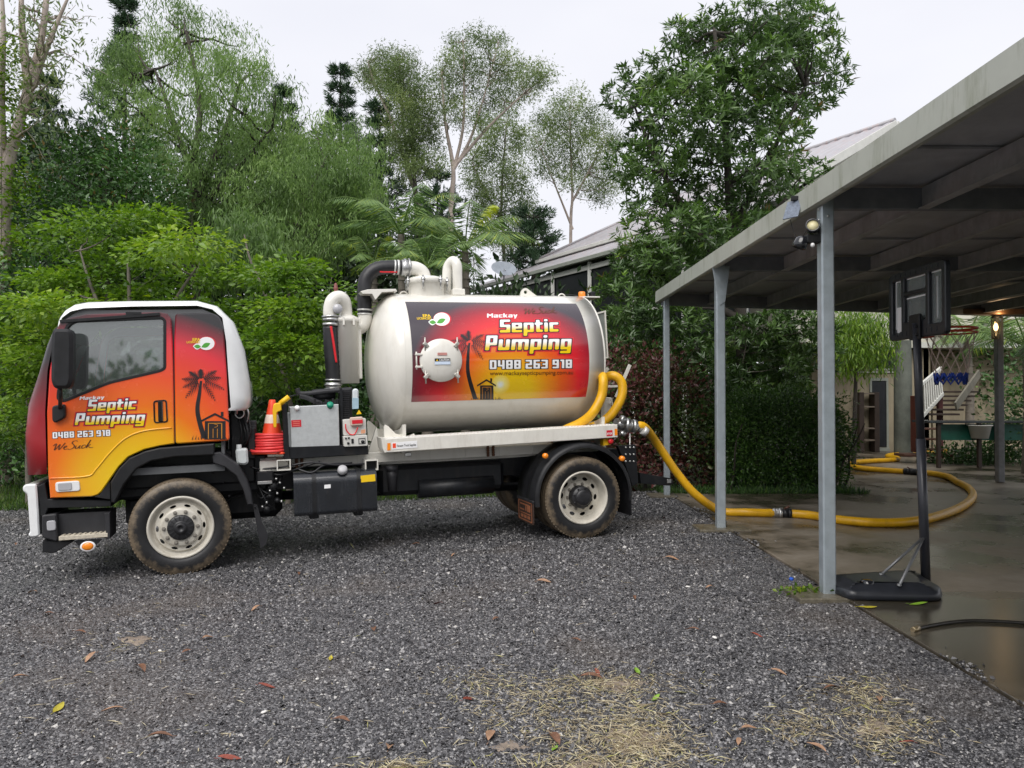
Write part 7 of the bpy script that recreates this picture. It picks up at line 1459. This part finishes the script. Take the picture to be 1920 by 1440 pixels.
def palm_tree(label, x, y, D, L, nf, seed, yb=880, droop=0.9, tilt=0.75, trr=0.11):
    r_ = np.random.default_rng(seed); c = atY(x, y, D); base = np.array([c[0], D, gz(c[0])]); root = empty('palm', tuple(base)); tag(root, label, 'palm tree'); hgt = c[2]-base[2]
    mb = MB(); mb.tube([(0, 0, -0.1), (0.05, 0, hgt*0.5), (0, 0, hgt)], [trr*1.2, trr, trr*0.8], 10, caps=False)
    for z in np.arange(0.3, hgt, 0.22): mb.lathe([(trr*1.02, -0.015), (trr*1.1, 0), (trr*1.02, 0.015)], (0.03, 0, z), 2, 10)
    mb.build('trunk', BARK, root)
    for i in range(nf):
        a = i*2.4+r_.random()*0.5; el = 1.15-1.0*i/nf+r_.random()*0.2; Lf = L*(0.85+0.3*r_.random()); d = np.array([math.cos(a)*math.cos(el), math.sin(a)*math.cos(el), math.sin(el)]); t = np.linspace(0, 1, 34)
        pts = np.array([0, 0, hgt])+d*Lf*t[:, None]+np.array([0, 0, -1.0])*(droop*Lf*0.55*t[:, None]**2.2); tg = unit(np.gradient(pts, axis=0)); sd_ = unit(np.cross(tg, np.array([0, 0, 1.0])))
        fb = MB(); fb.tube([tuple(p) for p in pts[::3]], list(np.linspace(0.022, 0.004, len(pts[::3]))), 5, caps=False)
        Vs, n_ = [], 0; C, A, N, Ls = [], [], [], []
        for q in range(4, 34):
            for s in (-1, 1):
                for sub in (0,):
                    p = pts[q]+(pts[min(q+1, 33)]-pts[q])*sub; ll = 0.62*L/2.6*math.sin(math.pi*min(0.97, 0.12+0.86*q/34))**0.7*(0.85+0.3*r_.random())
                    C.append(p); A.append(sd_[q]*s*0.8+tg[q]*0.55+np.array([0, 0, -0.55-0.3*r_.random()])); N.append(np.cross(tg[q], sd_[q])+0.2*r_.standard_normal(3)); Ls.append(ll)
        C, A, N, Ls = map(np.array, (C, A, N, Ls)); V, F = leaf_arrays(C, A, N, Ls, Ls*0.055+0.008, 0.1)
        Vr, Fr = np.array(fb.v), np.array(fb.f); Fr = np.concatenate([Fr[:, :3], Fr[:, [0, 2, 3]]]); tone = np.clip(0.3+0.4*r_.random()+0.25*r_.standard_normal(len(C)), 0, 0.97)
        if i == 0 and seed % 2: tone = np.full(len(C), 1.0)
        me = fast_mesh('frond', np.concatenate([V, Vr]), np.concatenate([F, Fr+len(V)]), np.concatenate([np.repeat(tone, 4), np.full(len(Vr), 0.7)]), LM['palm']); link(bpy.data.objects.new('frond', me), root)
palm_tree('feather palm with spreading fronds directly above the tank manway', 872, 470, 19.5, 2.5, 13, 11)
palm_tree('feather palm left of the tank manway, beside the black pipe', 752, 440, 18.0, 2.3, 12, 12, trr=0.10)
palm_tree('short feather palm behind the black pipe curve', 800, 505, 16.5, 1.7, 12, 14)
palm_tree('grey trunked palm between weeping tree and dark pine', 700, 500, 18.5, 1.7, 9, 15, trr=0.11)
palm_tree('small palm behind the hoop net', 1815, 640, 22.0, 2.2, 13, 16)
palm_tree('palm at the right edge past the lantern', 1925, 650, 16.0, 2.0, 13, 18)
# the wood behind, one dark mass
def wood():
    n = 3400; x = -40+rng.random(n)*95; y = 36+rng.random(n)*12; z = rng.random(n)*(4.5+1.4*np.sin(x*0.5)+1.0*np.sin(x*1.3+1)); z = np.where(x < -8, z*2.0, np.where(x < 6, z*1.3, z))
    P = np.stack([x, y, z], 1); P2, d2 = spread(P, np.full(n, 0.9), 8, 0.8); return sprays(P2, d2, 'dense', 3, 0.42)
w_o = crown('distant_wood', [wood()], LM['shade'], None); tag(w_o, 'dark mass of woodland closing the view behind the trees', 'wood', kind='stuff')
def thicket():
    n = 2200; px = -60+rng.random(n)*1250; yb = 900-rng.random(n)*(np.where(px < 700, 590, 400)+70*np.sin(px*0.017)); C = np.array([atY(a, b_, 24+rng.random()*3.5) for a, b_ in zip(px, yb)]); C = C[(C[:, 2] > -0.3) & ((px < 850) | (yb > 575))]
    P2, d2 = spread(C, np.full(len(C), 0.6), 10, 0.8); return sprays(P2, d2, 'dense', 5, 0.24)
def wood_behind():
    n = 1300; x = -45+rng.random(n)*90; y = -34+rng.random(n)*9; z = rng.random(n)*(1.9+0.7*np.sin(x*0.4)+0.6*np.sin(x*1.1+1))
    P = np.stack([x, y, z], 1); P2, d2 = spread(P, np.full(n, 0.9), 7, 0.6); return sprays(P2, d2, 'dense', 3, 0.5)
w_o = crown('woodland_behind', [wood_behind()], LM['dark'], None); tag(w_o, 'trees across the drive behind the viewer, mirrored in the cab glass', 'wood', kind='stuff')
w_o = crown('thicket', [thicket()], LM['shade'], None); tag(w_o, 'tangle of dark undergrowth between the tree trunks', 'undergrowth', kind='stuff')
# grass and leaf litter
def blades(n, fx, fy, L, name, label, leaf, tilt=0.35, zf=None, wd_=0.05, cat='grass'):
    x, y = fx(n), fy(n); z = np.array([(zf or gz)(a) if zf is None else zf(a, b_) for a, b_ in zip(x, y)]); C = np.stack([x, y, z], 1)
    A = np.array([0, 0, 1.0])+tilt*rng.standard_normal((n, 3)); N = rng.standard_normal((n, 3)); Ls = L*(0.5+rng.random(n)); V, F = leaf_arrays(C, A, N, Ls, Ls*wd_+0.003)
    o = crown(name, [(V, F, np.repeat(rng.random(n), 4))], LM[leaf], None); tag(o, label, cat, kind='stuff'); return o
blades(26000, lambda n: -16+rng.random(n)*18, lambda n: 13.0+rng.random(n)**1.5*6, 0.16, 'grass', 'green grass along the far edge of the gravel', 'grass', 0.5, zf=lambda a, b_: gz(a)-0.03)
blades(5000, lambda n: 2.6+rng.random(n)*3.4, lambda n: 12.7+rng.random(n)**2*0.9, 0.13, 'bed_plants', 'low green weeds fringing the garden bed behind the slab', 'dark', 0.7, zf=lambda a, b_: -0.04, cat='weeds')
def strewn():
    Cs = []
    for px, py, sx, sy, n in ((1190, 1345, 40, 30, 560), (1150, 1395, 85, 30, 800), (1225, 1405, 55, 26, 480), (1120, 1285, 85, 12, 700), (1010, 1330, 70, 30, 520), (1640, 1350, 36, 28, 300), (1670, 1395, 44, 22, 340), (1500, 1370, 45, 18, 320), (900, 1275, 45, 20, 200), (740, 1432, 40, 8, 220), (1110, 1440, 90, 18, 500), (1600, 1310, 40, 14, 260), (250, 1180, 50, 20, 80), (300, 1250, 250, 120, 140), (900, 1200, 500, 140, 260), (900, 1050, 500, 60, 160)):
        for _ in range(n):
            p = atz(px+rng.standard_normal()*sx, min(1500, py+rng.standard_normal()*sy), -0.08)
            if p[0] < 2.7: Cs.append((p[0], p[1], gravz(p[0], p[1])+0.004+0.014*rng.random()))
    C = np.array(Cs); n = len(C); a = rng.standard_normal((n, 3))*np.array([1, 1, 0.14]); L = 0.02+0.10*rng.random(n)**2.0
    return leaf_arrays(C, a, np.array([0, 0, 1.0])+0.3*rng.standard_normal((n, 3)), L, 0.0034+0.0034*rng.random(n))+(np.repeat(rng.random(n), 4),)
SAND = mat('damp sandy dirt', (0.21, 0.17, 0.135), 0.7, var=0.35, scale=14, bump=0.4, bscale=70)
for px, py, rx, ry in ((1165, 1278, 46, 13), (1190, 1380, 60, 26), (955, 1388, 36, 9), (1640, 1372, 36, 14), (725, 1432, 30, 8), (255, 1172, 30, 8), (1100, 1425, 50, 9)):
    g = MB(); c0_ = atz(px, py, -0.06); r_in, r_out = [], []
    ring_ = []
    for i in range(36):
        a = 2*math.pi*i/36; f_ = 1+0.22*math.sin(3*a+px)+0.14*math.sin(7*a+py)+0.08*math.sin(13*a); q_ = atz(px+rx*f_*math.cos(a), min(1520, py+ry*f_*math.sin(a)), -0.06); ring_.append(q_)
    rows = []
    for t in (0.02, 0.5, 0.85, 1.0): rows.append([(c0_[0]+(q_[0]-c0_[0])*t, c0_[1]+(q_[1]-c0_[1])*t, gravz(c0_[0]+(q_[0]-c0_[0])*t, c0_[1]+(q_[1]-c0_[1])*t)+(0.0065 if t < 0.8 else (0.004 if t < 0.95 else -0.004))) for q_ in ring_])
    g.grid(rows, closed=True); tag(g.build('dirt_patch', SAND), kind='structure')
o = crown('grass_clippings', [strewn()], LM['straw'], None); tag(o, 'dry yellow grass clippings strewn over the gravel', 'clippings', kind='stuff')
# fallen leaves, one by one
FL = [mat('fallen leaf brown', (0.16, 0.075, 0.04), 0.5, var=0.3), mat('fallen leaf tan', (0.34, 0.20, 0.12), 0.5, var=0.25), mat('fallen leaf red', (0.22, 0.05, 0.03), 0.5, var=0.25), mat('fallen leaf yellow', (0.42, 0.36, 0.03), 0.45, var=0.2), mat('fallen leaf green', (0.20, 0.36, 0.03), 0.45, var=0.2)]
def leafmesh(m, i):
    b = MB(); pts = []; L, W = 1.0, 0.34
    rows = []
    for t in np.linspace(0, 1, 7):
        w = W*math.sin(math.pi*min(1, t*0.95+0.03))**0.8*0.5; zc = 0.10*math.sin(t*3+i); rows.append([(t-0.5, -w, zc+0.10*w/W), (t-0.5, 0, zc-0.02), (t-0.5, w, zc+0.16*w/W)])
    b.grid(rows); b.tube([(-0.5, 0, 0), (-0.68, 0.03, 0.02)], 0.012, 5); return b.mesh('fallen_leaf', m)
FM = [leafmesh(m, i) for i, m in enumerate(FL)]
spots = [(40, 1268, 1), (350, 1221, 0), (500, 1285, 2), (265, 1252, 0), (620, 1233, 3), (150, 1185, 0), (170, 1232, 1), (1405, 1365, 1), (1385, 1390, 1), (1110, 1270, 0), (920, 1378, 1), (1080, 1200, 0), (1040, 1385, 0), (1120, 1260, 2), (700, 1180, 0), (820, 1130, 2), (390, 1195, 1), (560, 1075, 0), (850, 1040, 1), (780, 1020, 0), (1260, 1047, 1), (1245, 970, 2), (1330, 1100, 1), (1300, 1180, 0), (1460, 1260, 1), (1560, 1290, 0), (1650, 1310, 1), (1700, 1390, 2), (300, 1380, 0), (210, 1330, 1), (90, 1150, 0), (60, 1110, 1), (480, 1140, 1), (640, 1350, 0), (730, 1400, 1), (880, 1310, 2), (1190, 1120, 0), (1420, 1190, 2), (930, 1160, 0), (1020, 1090, 1), (30, 1020, 0), (160, 1080, 2), (1350, 1320, 0), (1530, 1400, 1), (430, 1420, 2), (110, 1325, 3), (1230, 1307, 4), (1195, 1257, 4), (1040, 1402, 4)]
for i, (px, py, k) in enumerate(spots):
    p = atz(px, py, -0.08); p = atz(px, py, gravz(p[0], p[1])+0.014); o = bpy.data.objects.new('fallen_leaf', FM[k]); link(o); s = 0.07+0.07*random.random(); o.scale = (s, s, s); o.location = (p[0], p[1], p[2]); o.rotation_euler = (random.uniform(-.15, .15), random.uniform(-.15, .15), random.random()*6.28)
    tag(o, ('brown', 'tan', 'dark red', 'yellow', 'lime green')[k]+' fallen leaf lying loose on the grey gravel', 'fallen leaf', 'fallen leaves scattered on the gravel')
for px, py, k, lb in ((1627, 1137, 3, 'yellow fallen leaf in front of the basketball base'), (1722, 1131, 4, 'lime green fallen leaf at the right front of the basketball base')):
    p = atz(px, py, 0.012); o = bpy.data.objects.new('fallen_leaf', FM[k]); link(o); o.scale = (0.15, 0.13, 0.1); o.location = tuple(p); o.rotation_euler = (0, 0, 0.1); tag(o, lb, 'fallen leaf')
# weed at the footing
p = atz(1500, 1112, 0.0); wr = empty('weed', tuple(p)); tag(wr, 'small green weed beside the nearest post footing', 'weed'); n = 60
C = rng.standard_normal((n, 3))*np.array([0.10, 0.05, 0.01])+np.array([0, 0, 0.02]); V, F = leaf_arrays(C, rng.standard_normal((n, 3))+np.array([0, 0, 0.5]), np.array([0, 0, 1.0])+0.4*rng.standard_normal((n, 3)), np.full(n, 0.05), np.full(n, 0.03)); crown('leaves', [(V, F, np.repeat(rng.random(n), 4))], LM['vine'], wr)
